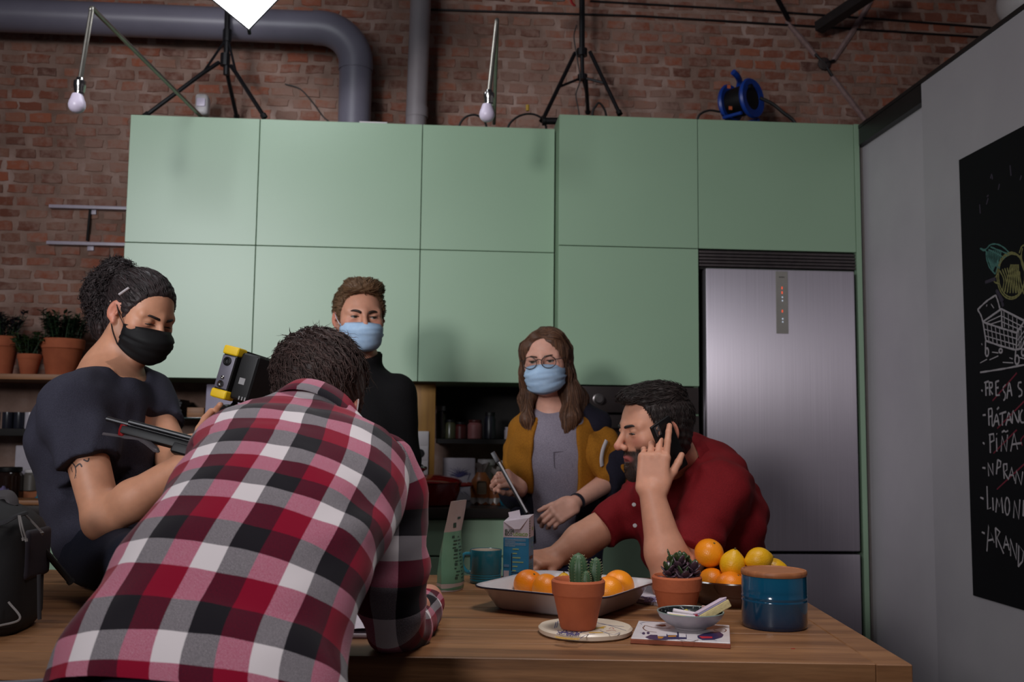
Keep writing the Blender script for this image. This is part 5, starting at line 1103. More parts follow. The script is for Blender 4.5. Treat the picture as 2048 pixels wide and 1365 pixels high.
def in_dish(e):
    d = Vector((e[0].x - db.x, e[0].y - db.y, 0)); lim = R * 0.93 - e[1] * 1.06
    if d.length > lim: d = d.normalized() * lim; e[0].x = db.x + d.x; e[0].y = db.y + d.y
relax(L, 80, in_dish)
for i, (c, R_, nm_, lab, mm) in enumerate(L): fruit(nm_, lab, nm_, c, R_, mm, 'fruit in the brown dish', False, (0.3 + i, 0.5, i))
top = [[P(1421, 1134, L[1][0].y + 0.012), 0.036, 'orange', 'orange on top of the brown dish, beside the succulent leaves', peel, (0.6, 0.3, 0)], [P(1463, 1131, db.y + 0.02), 0.031, 'lemon', 'upright lemon on top of the brown dish, leftmost lemon', lem_m, (0.25, 0.1, 0)], [P(1514, 1135, db.y + 0.005), 0.029, 'lemon', 'lemon lying on its side on the brown dish, over the wooden lid', lem_m, (0.1, 1.4, 0.2)], [P(1546, 1140, db.y + 0.05), 0.028, 'lemon', 'lemon at the far right of the brown dish, mostly behind the jar', lem_m, (0.2, 1.35, -0.3)]]
L3 = [e[:5] for e in top]
for e in L3: e[0] = e[0].copy()
for _ in range(60):
    for i, e in enumerate(L3):
        for o_ in L + L3[:i]:
            d = e[0] - o_[0]; mn = e[1] * 1.0 + o_[1]
            if d.length < mn: e[0] += d.normalized() * (mn - d.length)
for e, s in zip(L3, top): fruit(e[2], e[3], e[2], e[0], e[1], e[4], 'fruit in the brown dish', e[2] == 'lemon', s[5])

# blue jar with wooden lid
jb = on(1549, 1253); R, H = 0.0675, 0.106
m, nt, b = new_mat('deep_teal_glaze'); jm = m
tc = N(nt, 'ShaderNodeTexCoord'); sp_ = N(nt, 'ShaderNodeSeparateXYZ'); nt.links.new(tc.outputs['Object'], sp_.inputs[0])
nz = N(nt, 'ShaderNodeTexNoise'); nz.inputs['Scale'].default_value = 12; nt.links.new(tc.outputs['Object'], nz.inputs['Vector'])
ma = N(nt, 'ShaderNodeMath', operation='MULTIPLY_ADD'); ma.inputs[1].default_value = 9.4; nt.links.new(sp_.outputs[2], ma.inputs[0]); m2 = N(nt, 'ShaderNodeMath', operation='MULTIPLY'); m2.inputs[1].default_value = 0.06; nt.links.new(nz.outputs[0], m2.inputs[0]); nt.links.new(m2.outputs[0], ma.inputs[2])
rp = ramp(nt, [(0.02, rgb(14, 28, 52)), (0.28, rgb(16, 58, 88)), (0.95, rgb(18, 86, 118))]); nt.links.new(ma.outputs[0], rp.inputs[0]); nt.links.new(rp.outputs[0], b.inputs['Base Color']); b.inputs['Roughness'].default_value = 0.12; b.inputs['Coat Weight'].default_value = 0.5
t = thing('storage_jar', 'deep blue glazed jar with flat wooden lid at the right of the table', 'jar', jb)
pr = [(0, 0), (R * 0.955, 0), (R * 0.985, 0.003), (R, 0.010), (R, 0.052)]
for k in range(2): z = 0.052 + 0.009 * k; pr += [(R * 1.012, z + 0.002), (R * 1.012, z + 0.004), (R * 0.995, z + 0.0065)]
pr += [(R * 1.008, 0.075), (R, 0.08), (R * 0.995, H), (R * 0.93, H), (R * 0.9, H - 0.01), (R * 0.9, 0.01), (0, 0.008)]
bm = B(); lathe(bm, pr, c=jb, n=56); obj('body', bm, jm, t)
bm = B(); zl = H + 0.0004; lathe(bm, [(0, zl), (R * 0.985, zl), (R * 1.01, zl + 0.003), (R * 1.01, zl + 0.008), (R * 0.985, zl + 0.011), (R * 0.93, zl + 0.0115), (R * 0.91, zl + 0.0095), (R * 0.5, zl + 0.0092), (0, zl + 0.0092)], c=jb, n=56)
obj('lid', bm, mat('acacia_lid', rgb(176, 114, 74), rgb(150, 92, 56), rough=0.5, scale=14, stretch=(1, 12, 1)), t)

# notebook under the plaid man's arm
q = [on(690, 1276), on(745, 1277), on(750, 1226), on(712, 1224)]
t = thing('open_booklet', 'open white booklet with blue printed corner under the plaid mans arm', 'booklet', sum(q, Vector()) / 4)
bx0 = on(640, 1277); bx1 = on(760, 1278); dx_ = (bx1 - bx0); dx_.z = 0; Lb = dx_.length; dx_.normalize(); dyb = Vector((-dx_.y, dx_.x, 0))
Mk = M4(dx_, dyb, (0, 0, 1), bx0)
pg_w = mat('page_white', rgb(210, 202, 212), rgb(200, 192, 204), rough=0.8)
bm = B(); box(bm, 0, Lb + 0.06, 0, 0.2, 0, 0.0015, M=Mk); obj('cover', bm, mat('booklet_cover', rgb(110, 70, 70), rough=0.6), t)
bm = B(); box(bm, 0.002, Lb + 0.058, 0.002, 0.198, 0.0016, 0.008, bev=0.001, M=Mk); obj('pages', bm, pg_w, t)
bm = B(); A = []; nn = 10
for k in range(nn + 1):
    f = k / nn; x = 0.004 + f * (Lb + 0.05); z = 0.0085 + 0.016 * sin(pi * f) ** 2
    A.append((bm.verts.new(Mk @ Vector((x, 0.004, z * 0.6 + 0.004))), bm.verts.new(Mk @ Vector((x, 0.196, z + 0.01)))))
for p, s in zip(A[:-1], A[1:]): bm.faces.new((p[0], s[0], s[1], p[1]))
obj('lifted_page', bm, pg_w, t, smooth=True)
bm = B(); box(bm, Lb * 0.35, Lb * 0.85, 0.14, 0.19, 0.0305, 0.031, M=Mk); obj('blue_print', bm, mat('royal_blue', rgb(50, 44, 130), rough=0.6), t)

# backpack at the left edge
bk = on(-40, 1235); bk.z = T0
fab = mat('backpack_nylon', rgb(15, 14, 17), rgb(11, 10, 13), rough=0.75, scale=40, bump=0.35, bscale=14); purple = mat('backpack_purple', rgb(26, 19, 31), rough=0.7); cord_m = mat('cord_grey', rgb(116, 110, 108), rough=0.7)
t = thing('backpack', 'black nylon backpack standing on the table at the left frame edge', 'backpack', bk)
bx = PZ(84, 1200, T0).x; X1 = P(82, 1150, 2.12).x; X0 = X1 - 0.30; Y0, Y1 = 1.985, 2.20; Ht = P(40, 1004, 2.05).z - T0
bm = B(); nx = 24; rows = []
for k in range(19):
    f = k / 18; z = T0 + Ht * f
    sw = 1 - 0.10 * (1 - min(1, f / 0.12)) ** 2 - (0.5 * max(0, (f - 0.72) / 0.28) ** 2.4); sd = 1 - 0.12 * (1 - min(1, f / 0.12)) ** 2 - (0.55 * max(0, (f - 0.75) / 0.25) ** 2)
    sd *= 1 + 0.10 * sin(pi * min(1, f * 1.6))
    rows.append([bm.verts.new(((X0 + X1) / 2 + (X1 - X0) / 2 * sw * np.sign(cos(a)) * abs(cos(a)) ** 0.55, (Y0 + Y1) / 2 + (Y1 - Y0) / 2 * sd * np.sign(sin(a)) * abs(sin(a)) ** 0.6 + 0.004 * sin(9 * f + 3 * a), z + 0.003 * sin(5 * a + 7 * f))) for a in [2 * pi * q / nx for q in range(nx)]])
for A, Bq in zip(rows[:-1], rows[1:]):
    for q in range(nx): bm.faces.new((A[q], A[(q + 1) % nx], Bq[(q + 1) % nx], Bq[q]))
bm.faces.new(rows[0][::-1]); bm.faces.new(rows[-1])
for v in bm.verts: v.co.z = max(v.co.z, T0)
bod = obj('body', bm, fab, t, smooth=60)
bm = B(); box(bm, X1 - 0.028, X1 + 0.004, 2.04, 2.16, T0 + 0.10, T0 + Ht * 0.78, bev=0.012, seg=4); obj('side_pocket', bm, purple, t)
bm = B(); tube(bm, spline([P(-60, 1262, 1.99), P(0, 1252, 1.978), P(40, 1238, 1.985), (X1 - 0.012, 2.00, P(78, 1205, 2.0).z)], 8), 0.0022, 6); obj('piping', bm, cord_m, t)
bm = B(); tube(bm, spline([P(-40, 1050, 1.99), P(5, 1046, 1.985), P(30, 1034, 1.99), P(52, 1026, 2.03)], 8), 0.006, 6, flat=0.6); obj('top_flap_seam', bm, mat('webbing', rgb(36, 34, 38), rough=0.8), t)
for (pa_, pb_) in (((37, 1032), (46, 1076)), ((40, 1032), (52, 1078))):
    bm = B(); tube(bm, spline([P(*pa_, 1.985), P((pa_[0] + pb_[0]) / 2 - 1, (pa_[1] + pb_[1]) / 2, 1.972), P(*pb_, 1.975)], 5), 0.0016, 6); tube(bm, [P(*pb_, 1.975), P(pb_[0] + 1, pb_[1] + 6, 1.975)], 0.003, 6); obj('zip_cord', bm, cord_m, t)
bm = B(); tube(bm, spline([P(50, 1030, 2.02), P(70, 1050, 2.03), P(84, 1066, 2.04), P(85, 1070, 2.05)], 6), 0.002, 6); lathe(bm, [(0, 0.004), (0.004, 0), (0, -0.004)], c=P(84, 1066, 2.04), n=8); obj('side_cord', bm, cord_m, t)
bm = B(); tube(bm, spline([P(-30, 1004, 2.1), P(-5, 992, 2.1), P(15, 990, 2.1), P(24, 1000, 2.1), P(26, 1012, 2.1)], 6), 0.012, 8, flat=0.5); obj('grab_handle', bm, mat('handle_grey', rgb(70, 66, 68), rough=0.8), t)
sa, se = P(84, 1096, 2.13), PZ(141, 1166, T0 + 0.009)
se = P(142, 1165, 2.17)
bm = B(); tube(bm, [sa, se], 0.0065, 10); tube(bm, [se + (sa - se) * 0.05, se - (sa - se) * 0.02], 0.008, 10); obj('stay_rod', bm, black_m, t)
bm = B(); tube(bm, [P(78, 1150, 2.0), P(79, 1240, 2.0)], 0.004, 6, flat=0.4); obj('strap_end', bm, mat('webbing', rgb(36, 34, 38), rough=0.8), t)

# chair in front of the table at lower left: its back just enters the frame
ch = mat('chair_shell', rgb(120, 118, 126), rgb(110, 108, 116), rough=0.5, scale=6)
q = P(70, 1345, 1.58); cx0, cx1 = P(-160, 1352, 1.58).x, P(163, 1352, 1.58).x; zt_ = q.z
t = thing('dining_chair', 'pale grey shell chair at the lower left corner in front of the table', 'chair', ((cx0 + cx1) / 2, 1.72, 0))
bm = B(); N1 = 12; rows = []
for k in range(N1 + 1):
    f = k / N1; w = (cx1 - cx0) / 2 * (1 - 0.10 * (1 - f)); z = 0.47 + (zt_ - 0.47) * f
    rows.append([(( (cx0 + cx1) / 2 + w * s, 1.56 + 0.035 * (1 - s * s) * -1 + 0.03 * (1 - f), z - (0.05 * max(0, abs(s) - 0.7) / 0.3) ** 2 * 12 * (1 if k == N1 else 0)))
                 for s in [(-1 + 2 * j / 14) for j in range(15)]])
fr_ = [[bm.verts.new(p) for p in r_] for r_ in rows]; bk_ = [[bm.verts.new((p[0], p[1] - 0.012, p[2])) for p in r_] for r_ in rows]
for k in range(N1):
    for j in range(14):
        bm.faces.new((fr_[k][j], fr_[k][j + 1], fr_[k + 1][j + 1], fr_[k + 1][j])); bm.faces.new((bk_[k][j + 1], bk_[k][j], bk_[k + 1][j], bk_[k + 1][j + 1]))
for k in range(N1): bm.faces.new((fr_[k][0], fr_[k + 1][0], bk_[k + 1][0], bk_[k][0])); bm.faces.new((fr_[k][14], bk_[k][14], bk_[k + 1][14], fr_[k + 1][14]))
for j in range(14): bm.faces.new((fr_[N1][j], fr_[N1][j + 1], bk_[N1][j + 1], bk_[N1][j])); bm.faces.new((fr_[0][j + 1], fr_[0][j], bk_[0][j], bk_[0][j + 1]))
obj('backrest', bm, ch, t, smooth=45)
bm = B(); box(bm, cx0 + 0.01, cx1 - 0.01, 1.56, 1.96, 0.445, 0.47, bev=0.01, seg=3); obj('seat', bm, ch, t)
for (lx, ly, ox, oy) in ((cx0 + 0.05, 1.60, -0.03, -0.05), (cx1 - 0.05, 1.60, 0.03, -0.05), (cx0 + 0.05, 1.92, -0.03, 0.03), (cx1 - 0.05, 1.92, 0.03, 0.03)):
    bm = B(); tube(bm, [(lx, ly, 0.445), (lx + ox, ly + oy, 0.0)], [0.014, 0.010], 8); obj('leg', bm, mat('beech', rgb(170, 130, 90), rough=0.5), t)

# ------------------------------------------------------------------ people: smooth bodies grown from a distance field
class Field:
    def __init__(s): s.ops = []; s.post = None
    def _b(s, pts, r): a = np.array(pts, dtype=float); return a.min(0) - r, a.max(0) + r
    def cap(s, a, b, ra, rb=None, k=0.02, op='u'):
        rb = ra if rb is None else rb; a = np.array(a, float); b = np.array(b, float); s.ops.append(('cap', s._b([a, b], max(ra, rb)), k, op, (a, b, ra, rb))); return s
    def chain(s, pts, rs, k=0.02):
        for i in range(len(pts) - 1): s.cap(pts[i], pts[i + 1], rs[i], rs[i + 1], k)
    def ell(s, c, r, R=None, k=0.02, op='u'):
        c = np.array(c, float); R = np.eye(3) if R is None else np.array(R, float); r = np.array(r, float)
        e = np.sqrt(((R * r) ** 2).sum(1)); s.ops.append(('ell', (c - e, c + e), k, op, (c, r, R))); return s
    def sph(s, c, r, k=0.02, op='u'): return s.ell(c, (r, r, r), None, k, op)
    def rbox(s, c, h, rad, R=None, k=0.01, op='u'):
        c = np.array(c, float); R = np.eye(3) if R is None else np.array(R, float); h = np.array(h, float); e = np.abs(R) @ h
        s.ops.append(('box', (c - e, c + e), k, op, (c, h, rad, R))); return s
    def clip(s, q, n, rad, k=0.0):          # cut everything beyond the plane q,n within rad of q
        q = np.array(q, float); s.ops.append(('clip', (q - rad, q + rad), k, 'c', (q, np.array(n, float) / np.linalg.norm(n), rad))); return s
    @staticmethod
    def dist(t, a, X, Y, Z):
        if t == 'cap':
            A, Bv, ra, rb = a; d = Bv - A; L = max(float(d @ d), 1e-12); px, py, pz = X - A[0], Y - A[1], Z - A[2]
            h = np.clip((px * d[0] + py * d[1] + pz * d[2]) / L, 0, 1); return np.sqrt((px - h * d[0]) ** 2 + (py - h * d[1]) ** 2 + (pz - h * d[2]) ** 2) - (ra + (rb - ra) * h)
        c, r, R = a[0], a[1], a[-1]; px, py, pz = X - c[0], Y - c[1], Z - c[2]
        q = [px * R[0, i] + py * R[1, i] + pz * R[2, i] for i in range(3)]
        if t == 'ell':
            k0 = np.sqrt((q[0] / r[0]) ** 2 + (q[1] / r[1]) ** 2 + (q[2] / r[2]) ** 2); k1 = np.sqrt((q[0] / r[0] ** 2) ** 2 + (q[1] / r[1] ** 2) ** 2 + (q[2] / r[2] ** 2) ** 2)
            return k0 * (k0 - 1) / np.maximum(k1, 1e-9)
        rad = a[2]; e = [np.abs(q[i]) - (r[i] - rad) for i in range(3)]
        return np.sqrt(sum(np.maximum(v, 0) ** 2 for v in e)) + np.minimum(np.maximum(np.maximum(e[0], e[1]), e[2]), 0) - rad
    def grid(s, h, lo=None, hi=None):
        if lo is None:
            us = [o for o in s.ops if o[3] == 'u']; lo = np.min([o[1][0] for o in us], 0); hi = np.max([o[1][1] for o in us], 0)
        s.h = h; s.lo = np.array(lo) - 4 * h; n = np.ceil((np.array(hi) + 4 * h - s.lo) / h).astype(int) + 1; s.n = n
        G = np.full(n, 0.15, np.float32); ax = [s.lo[i] + h * np.arange(n[i]) for i in range(3)]
        for t, (bl, bh), k, op, a in s.ops:
            pad = max(0.03, 1.6 * k) if op != 'c' else h
            i0 = np.clip(np.floor((bl - pad - s.lo) / h).astype(int), 0, n); i1 = np.clip(np.ceil((bh + pad - s.lo) / h).astype(int) + 1, 0, n)
            if (i1 <= i0).any(): continue
            sl = tuple(slice(i0[i], i1[i]) for i in range(3))
            X = ax[0][sl[0]][:, None, None].astype(np.float32); Y = ax[1][sl[1]][None, :, None].astype(np.float32); Z = ax[2][sl[2]][None, None, :].astype(np.float32)
            g = G[sl]
            if op == 'c':
                q, nn, rad = a; pl = (X - q[0]) * nn[0] + (Y - q[1]) * nn[1] + (Z - q[2]) * nn[2]; inside = ((X - q[0]) ** 2 + (Y - q[1]) ** 2 + (Z - q[2]) ** 2) < rad * rad
                G[sl] = np.where(inside, np.maximum(g, pl), g); continue
            d = s.dist(t, a, X, Y, Z)
            if op == 'u':
                hh = np.maximum(k - np.abs(g - d), 0) / k; G[sl] = np.minimum(g, d) - hh * hh * k * 0.25
            else:
                d = -d; hh = np.maximum(k - np.abs(g - d), 0) / k; G[sl] = np.maximum(g, d) + hh * hh * k * 0.25
        if s.post is not None:
            X = ax[0][:, None, None].astype(np.float32); Y = ax[1][None, :, None].astype(np.float32); Z = ax[2][None, None, :].astype(np.float32)
            G = s.post(G, X, Y, Z).astype(np.float32)
        s.G = G; return s
    def nets(s):
        G, h, n = s.G, s.h, s.n
        neg = G < 0; c = neg[:-1, :-1, :-1].astype(np.int8)
        tot = sum(neg[i:n[0] - 1 + i, j:n[1] - 1 + j, k:n[2] - 1 + k].astype(np.int8) for i in (0, 1) for j in (0, 1) for k in (0, 1))
        act = (tot > 0) & (tot < 8); I = np.argwhere(act); idm = np.full(act.shape, -1, np.int32); idm[act] = np.arange(len(I))
        co = [(i, j, k) for i in (0, 1) for j in (0, 1) for k in (0, 1)]; V = {q: G[I[:, 0] + q[0], I[:, 1] + q[1], I[:, 2] + q[2]] for q in co}
        acc = np.zeros((len(I), 3)); cnt = np.zeros(len(I))
        for a in co:
            for ax in range(3):
                if a[ax] == 1: continue
                b = list(a); b[ax] = 1; b = tuple(b); va, vb = V[a], V[b]; m = (va < 0) != (vb < 0); t = np.where(m, va / np.where(m, va - vb, 1), 0)
                p = np.array(a, float)[None, :].repeat(len(I), 0); p[:, ax] += t; acc += p * m[:, None]; cnt += m
        verts = s.lo + h * (I + acc / cnt[:, None]); F = []
        for ax in range(3):
            u, v = [(1, 2), (2, 0), (0, 1)][ax]
            sl0 = [slice(None)] * 3; sl1 = [slice(None)] * 3; sl0[ax] = slice(0, n[ax] - 1); sl1[ax] = slice(1, n[ax])
            a, b = neg[tuple(sl0)], neg[tuple(sl1)]; E = np.argwhere(a != b); ok = (E[:, u] > 0) & (E[:, v] > 0) & (E[:, u] < n[u] - 1) & (E[:, v] < n[v] - 1); E = E[ok]
            fl = a[E[:, 0], E[:, 1], E[:, 2]]
            def cell(du, dv): q = E.copy(); q[:, u] -= du; q[:, v] -= dv; return idm[q[:, 0], q[:, 1], q[:, 2]]
            Q = np.stack([cell(1, 1), cell(0, 1), cell(0, 0), cell(1, 0)], 1); Q[~fl] = Q[~fl][:, ::-1]; F.append(Q)
        F = np.concatenate(F); F = F[(F >= 0).all(1)]; return verts, F
    def sample(s, p):
        q = (p - s.lo) / s.h; i = np.clip(np.floor(q).astype(int), 0, s.n - 2); f = np.clip(q - i, 0, 1); r = 0
        for a in (0, 1):
            for b in (0, 1):
                for c in (0, 1):
                    w = (f[:, 0] if a else 1 - f[:, 0]) * (f[:, 1] if b else 1 - f[:, 1]) * (f[:, 2] if c else 1 - f[:, 2]); r = r + w * s.G[i[:, 0] + a, i[:, 1] + b, i[:, 2] + c]
        return r
    def grad(s, p):
        e = s.h; g = np.stack([s.sample(p + np.eye(3)[i] * e) - s.sample(p - np.eye(3)[i] * e) for i in range(3)], 1); return g / np.maximum(np.linalg.norm(g, axis=1, keepdims=True), 1e-9)

def np_mesh(name, V, F, m, parent, color=None, smooth=True, uv=None):
    me = bpy.data.meshes.new(name); base = np.array(rootpos(parent)) if parent is not None else 0
    V = np.asarray(V, float); me.vertices.add(len(V)); me.vertices.foreach_set('co', (V - base).astype(np.float32).ravel())
    F = np.asarray(F, np.int32); k = F.shape[1]; me.loops.add(F.size); me.polygons.add(len(F)); me.loops.foreach_set('vertex_index', F.ravel())
    me.polygons.foreach_set('loop_start', np.arange(0, F.size, k, dtype=np.int32)); me.polygons.foreach_set('loop_total', np.full(len(F), k, np.int32)); me.update(calc_edges=True); me.validate()
    if color is not None:
        ca = me.color_attributes.new('tint', 'FLOAT_COLOR', 'POINT'); ca.data.foreach_set('color', np.concatenate([color, np.ones((len(V), 1))], 1).astype(np.float32).ravel())
    if uv is not None:
        at = me.attributes.new('weave', 'FLOAT_VECTOR', 'POINT'); at.data.foreach_set('vector', np.concatenate([uv, np.zeros((len(V), 1))], 1).astype(np.float32).ravel())
    return mesh_obj(name, me, m, parent, world=False, smooth=smooth)
def skin_mat(name, rough=0.5):
    m, nt, b = new_mat(name); at = N(nt, 'ShaderNodeAttribute', attribute_name='tint'); geo = N(nt, 'ShaderNodeNewGeometry'); nz = N(nt, 'ShaderNodeTexNoise'); nz.inputs['Scale'].default_value = 55; nz.inputs['Detail'].default_value = 5
    nt.links.new(geo.outputs['Position'], nz.inputs['Vector']); hv = N(nt, 'ShaderNodeHueSaturation'); mm = N(nt, 'ShaderNodeMath', operation='MULTIPLY_ADD'); mm.inputs[1].default_value = 0.25; mm.inputs[2].default_value = 0.87
    nt.links.new(nz.outputs[0], mm.inputs[0]); nt.links.new(mm.outputs[0], hv.inputs['Value']); nt.links.new(at.outputs['Color'], hv.inputs['Color']); nt.links.new(hv.outputs[0], b.inputs['Base Color'])
    b.inputs['Roughness'].default_value = rough; b.inputs['Specular IOR Level'].default_value = 0.4; b.inputs['Subsurface Weight'].default_value = 0.12; b.inputs['Subsurface Radius'].default_value = (0.010, 0.004, 0.002); b.inputs['Subsurface Scale'].default_value = 0.5
    bp = N(nt, 'ShaderNodeBump'); bp.inputs['Strength'].default_value = 0.08; bp.inputs['Distance'].default_value = 0.002; n2 = N(nt, 'ShaderNodeTexNoise'); n2.inputs['Scale'].default_value = 420; nt.links.new(geo.outputs['Position'], n2.inputs['Vector']); nt.links.new(n2.outputs[0], bp.inputs['Height']); nt.links.new(bp.outputs[0], b.inputs['Normal'])
    return m
skin = skin_mat('skin')
def hair_mat(name, c1, c2):
    m, nt, b = new_mat(name); geo = N(nt, 'ShaderNodeNewGeometry'); rp = ramp(nt, [(0.0, c1), (1.0, c2)]); nz = N(nt, 'ShaderNodeTexNoise'); nz.inputs['Scale'].default_value = 160; nt.links.new(geo.outputs['Position'], nz.inputs['Vector'])
    mx = N(nt, 'ShaderNodeMath', operation='MULTIPLY_ADD'); mx.inputs[1].default_value = 0.6; nt.links.new(geo.outputs['Random Per Island'], mx.inputs[0]); m2 = N(nt, 'ShaderNodeMath', operation='MULTIPLY'); m2.inputs[1].default_value = 0.5; nt.links.new(nz.outputs[0], m2.inputs[0]); nt.links.new(m2.outputs[0], mx.inputs[2])
    nt.links.new(mx.outputs[0], rp.inputs[0]); nt.links.new(rp.outputs[0], b.inputs['Base Color']); b.inputs['Roughness'].default_value = 0.55; b.inputs['Specular IOR Level'].default_value = 0.35
    return m
def cloth_mat(name, c1, c2, scale=300, rough=0.9, bump=0.25):
    return mat(name, c1, c2, rough=rough, scale=scale, bump=bump, bscale=scale, spec=0.25)

def head_frame(fwd, roll=0.0):
    R = frame(fwd, (0, 0, 1)); R = R @ Matrix.Rotation(roll, 3, 'Y'); return np.array(R)
def add_head(S, c, R, s, neck, mouth_open=0.0, lids=1.0, jawk=1.0, nose=1.0, neck_r=0.056, ears=True):
    c = np.array(c, float)
    def T(x, y, z): return c + R @ (np.array((x, y, z)) * s)
    def E(p, r, k, op='u', RR=None): S.ell(T(*p), np.array(r) * s, R if RR is None else R @ RR, k * s, op)
    E((0, -0.018, 0.036), (0.0765, 0.098, 0.084), 0.02); E((0, 0.024, -0.008), (0.066, 0.066, 0.088), 0.03)
    for x in (-1, 1):
        S.cap(T(x * 0.056, -0.002, -0.058), T(x * 0.024 * jawk, 0.066, -0.101), 0.019 * s, 0.018 * s, 0.03 * s); S.sph(T(x * 0.046, 0.053, -0.022), 0.025 * s, 0.02 * s)
        S.cap(T(x * 0.048, 0.066, 0.017), T(0, 0.083, 0.018), 0.0115 * s, 0.010 * s, 0.014 * s)
    dj = -0.010 * mouth_open
    S.sph(T(0, 0.074, -0.099 + dj), 0.020 * s, 0.025 * s); E((0, 0.064, -0.068), (0.034, 0.027, 0.032), 0.02)
    S.cap(T(0, 0.083, 0.012), T(0, 0.112, -0.033), 0.0075 * s, 0.0105 * s * nose, 0.012 * s); S.sph(T(0, 0.1125, -0.0365), 0.0105 * s * nose, 0.008 * s)
    for x in (-1, 1):
        S.sph(T(x * 0.0125, 0.1, -0.0405), 0.0085 * s, 0.008 * s); E((x * 0.032, 0.090, 0.0), (0.0175, 0.013, 0.0125), 0.014, 's')
        E((x * 0.032, 0.0725, 0.0055 - 0.004 * (lids - 1)), (0.0165, 0.0155, 0.0085 + 0.004 * (lids - 1)), 0.005); E((x * 0.032, 0.072, -0.0085), (0.0155, 0.0135, 0.006), 0.005)
        S.sph(T(x * 0.0065, 0.1085, -0.0475), 0.0038 * s, 0.004 * s, 's')
    for x in (-1, 1):
        S.cap(T(0, 0.0925, -0.0665), T(x * 0.022, 0.0815, -0.0705), 0.0052 * s, 0.0035 * s, 0.005 * s); S.cap(T(0, 0.0905, -0.0775 + dj), T(x * 0.020, 0.081, -0.0735 + dj * 0.5), 0.0062 * s, 0.004 * s, 0.005 * s)
    if mouth_open: E((0, 0.092, -0.0735 + dj * 0.5), (0.015, 0.020, 0.0045 * mouth_open), 0.003, 's')
    if ears:
        for x in (-1, 1):
            RR = np.array(Matrix.Rotation(x * radians(22), 3, 'Z') @ Matrix.Rotation(radians(-8), 3, 'X'))
            E((x * 0.080, -0.012, -0.004), (0.0085, 0.020, 0.031), 0.006, 'u', RR); S.sph(T(x * 0.077, -0.003, -0.034), 0.0085 * s, 0.008 * s); E((x * 0.0895, -0.007, -0.005), (0.008, 0.0115, 0.020), 0.004, 's', RR); E((x * 0.084, 0.006, -0.008), (0.005, 0.004, 0.008), 0.004, 'u', RR)
    nk = np.array(neck, float); S.cap(T(0, -0.022, -0.055), nk, neck_r * s, (neck_r + 0.004) * s, 0.03 * s); S.cap(T(0, 0.028, -0.085), nk + R @ np.array((0, 0.03, 0)) * s, 0.026 * s, 0.03, 0.03 * s)
    return T
def hand(S, w, d, n, s=1.0, side=1, curl=(0.5, 0.6, 0.7, 0.8), thumb=(0.75, 0.5, -0.25), tcurl=0.5, spread=0.06, k0=0.012):
    """w wrist, d wrist->knuckles, n back-of-hand normal, side: thumb on d x n * side"""
    w = Vector(w); d = Vector(d).normalized(); n = Vector(n); n = (n - d * n.dot(d)).normalized(); l = d.cross(n) * side; out = {}
    R = np.array(Matrix((l, d, n)).transposed()); S.rbox(w + d * 0.048 * s, (0.040 * s, 0.050 * s, 0.0135 * s), 0.012 * s, R, 0.018); S.ell(w + d * 0.03 * s + l * 0.024 * s - n * 0.006 * s, (0.018 * s, 0.032 * s, 0.015 * s), R, 0.012)
    for i, (off, L, r) in enumerate(((0.029, (0.044, 0.026, 0.021), 0.0092), (0.0098, (0.048, 0.029, 0.022), 0.0095), (-0.0098, (0.045, 0.027, 0.022), 0.0090), (-0.0275, (0.035, 0.021, 0.019), 0.0080))):
        p = w + d * (0.092 - 0.005 * abs(i - 1)) * s + l * off * s; S.sph(p + n * 0.002 * s, r * 1.08 * s, 0.008)
        a = 0; c = curl[i] if not isinstance(curl[i], (tuple, list)) else None; dd = (d + l * (spread * (1.2 - i * 0.8))).normalized(); pts = [p]
        for j in range(3):
            a += (curl[i][j] if c is None else c * (0.8, 1.1, 0.7)[j]); v = dd * cos(a) - n * sin(a); p = p + v * L[j] * s; pts.append(p)
        for j in range(3): S.cap(pts[j], pts[j + 1], r * (1 - 0.07 * j) * s, r * (1 - 0.07 * (j + 1)) * s, 0.0035)
        out[i] = pts
    p0 = w + d * 0.026 * s + l * 0.03 * s - n * 0.005 * s; v1 = (l * thumb[0] + d * thumb[1] + n * thumb[2]).normalized(); p1 = p0 + v1 * 0.042 * s; v2 = (v1 + d * tcurl - l * tcurl * 0.4).normalized(); p2 = p1 + v2 * 0.031 * s; v3 = (v2 + d * tcurl * 0.5 - l * tcurl * 0.3).normalized(); p3 = p2 + v3 * 0.024 * s
    S.cap(p0, p1, 0.0135 * s, 0.0105 * s, 0.012); S.cap(p1, p2, 0.0105 * s, 0.0095 * s, 0.004); S.cap(p2, p3, 0.0095 * s, 0.0078 * s, 0.004); out['t'] = [p0, p1, p2, p3]
    return out
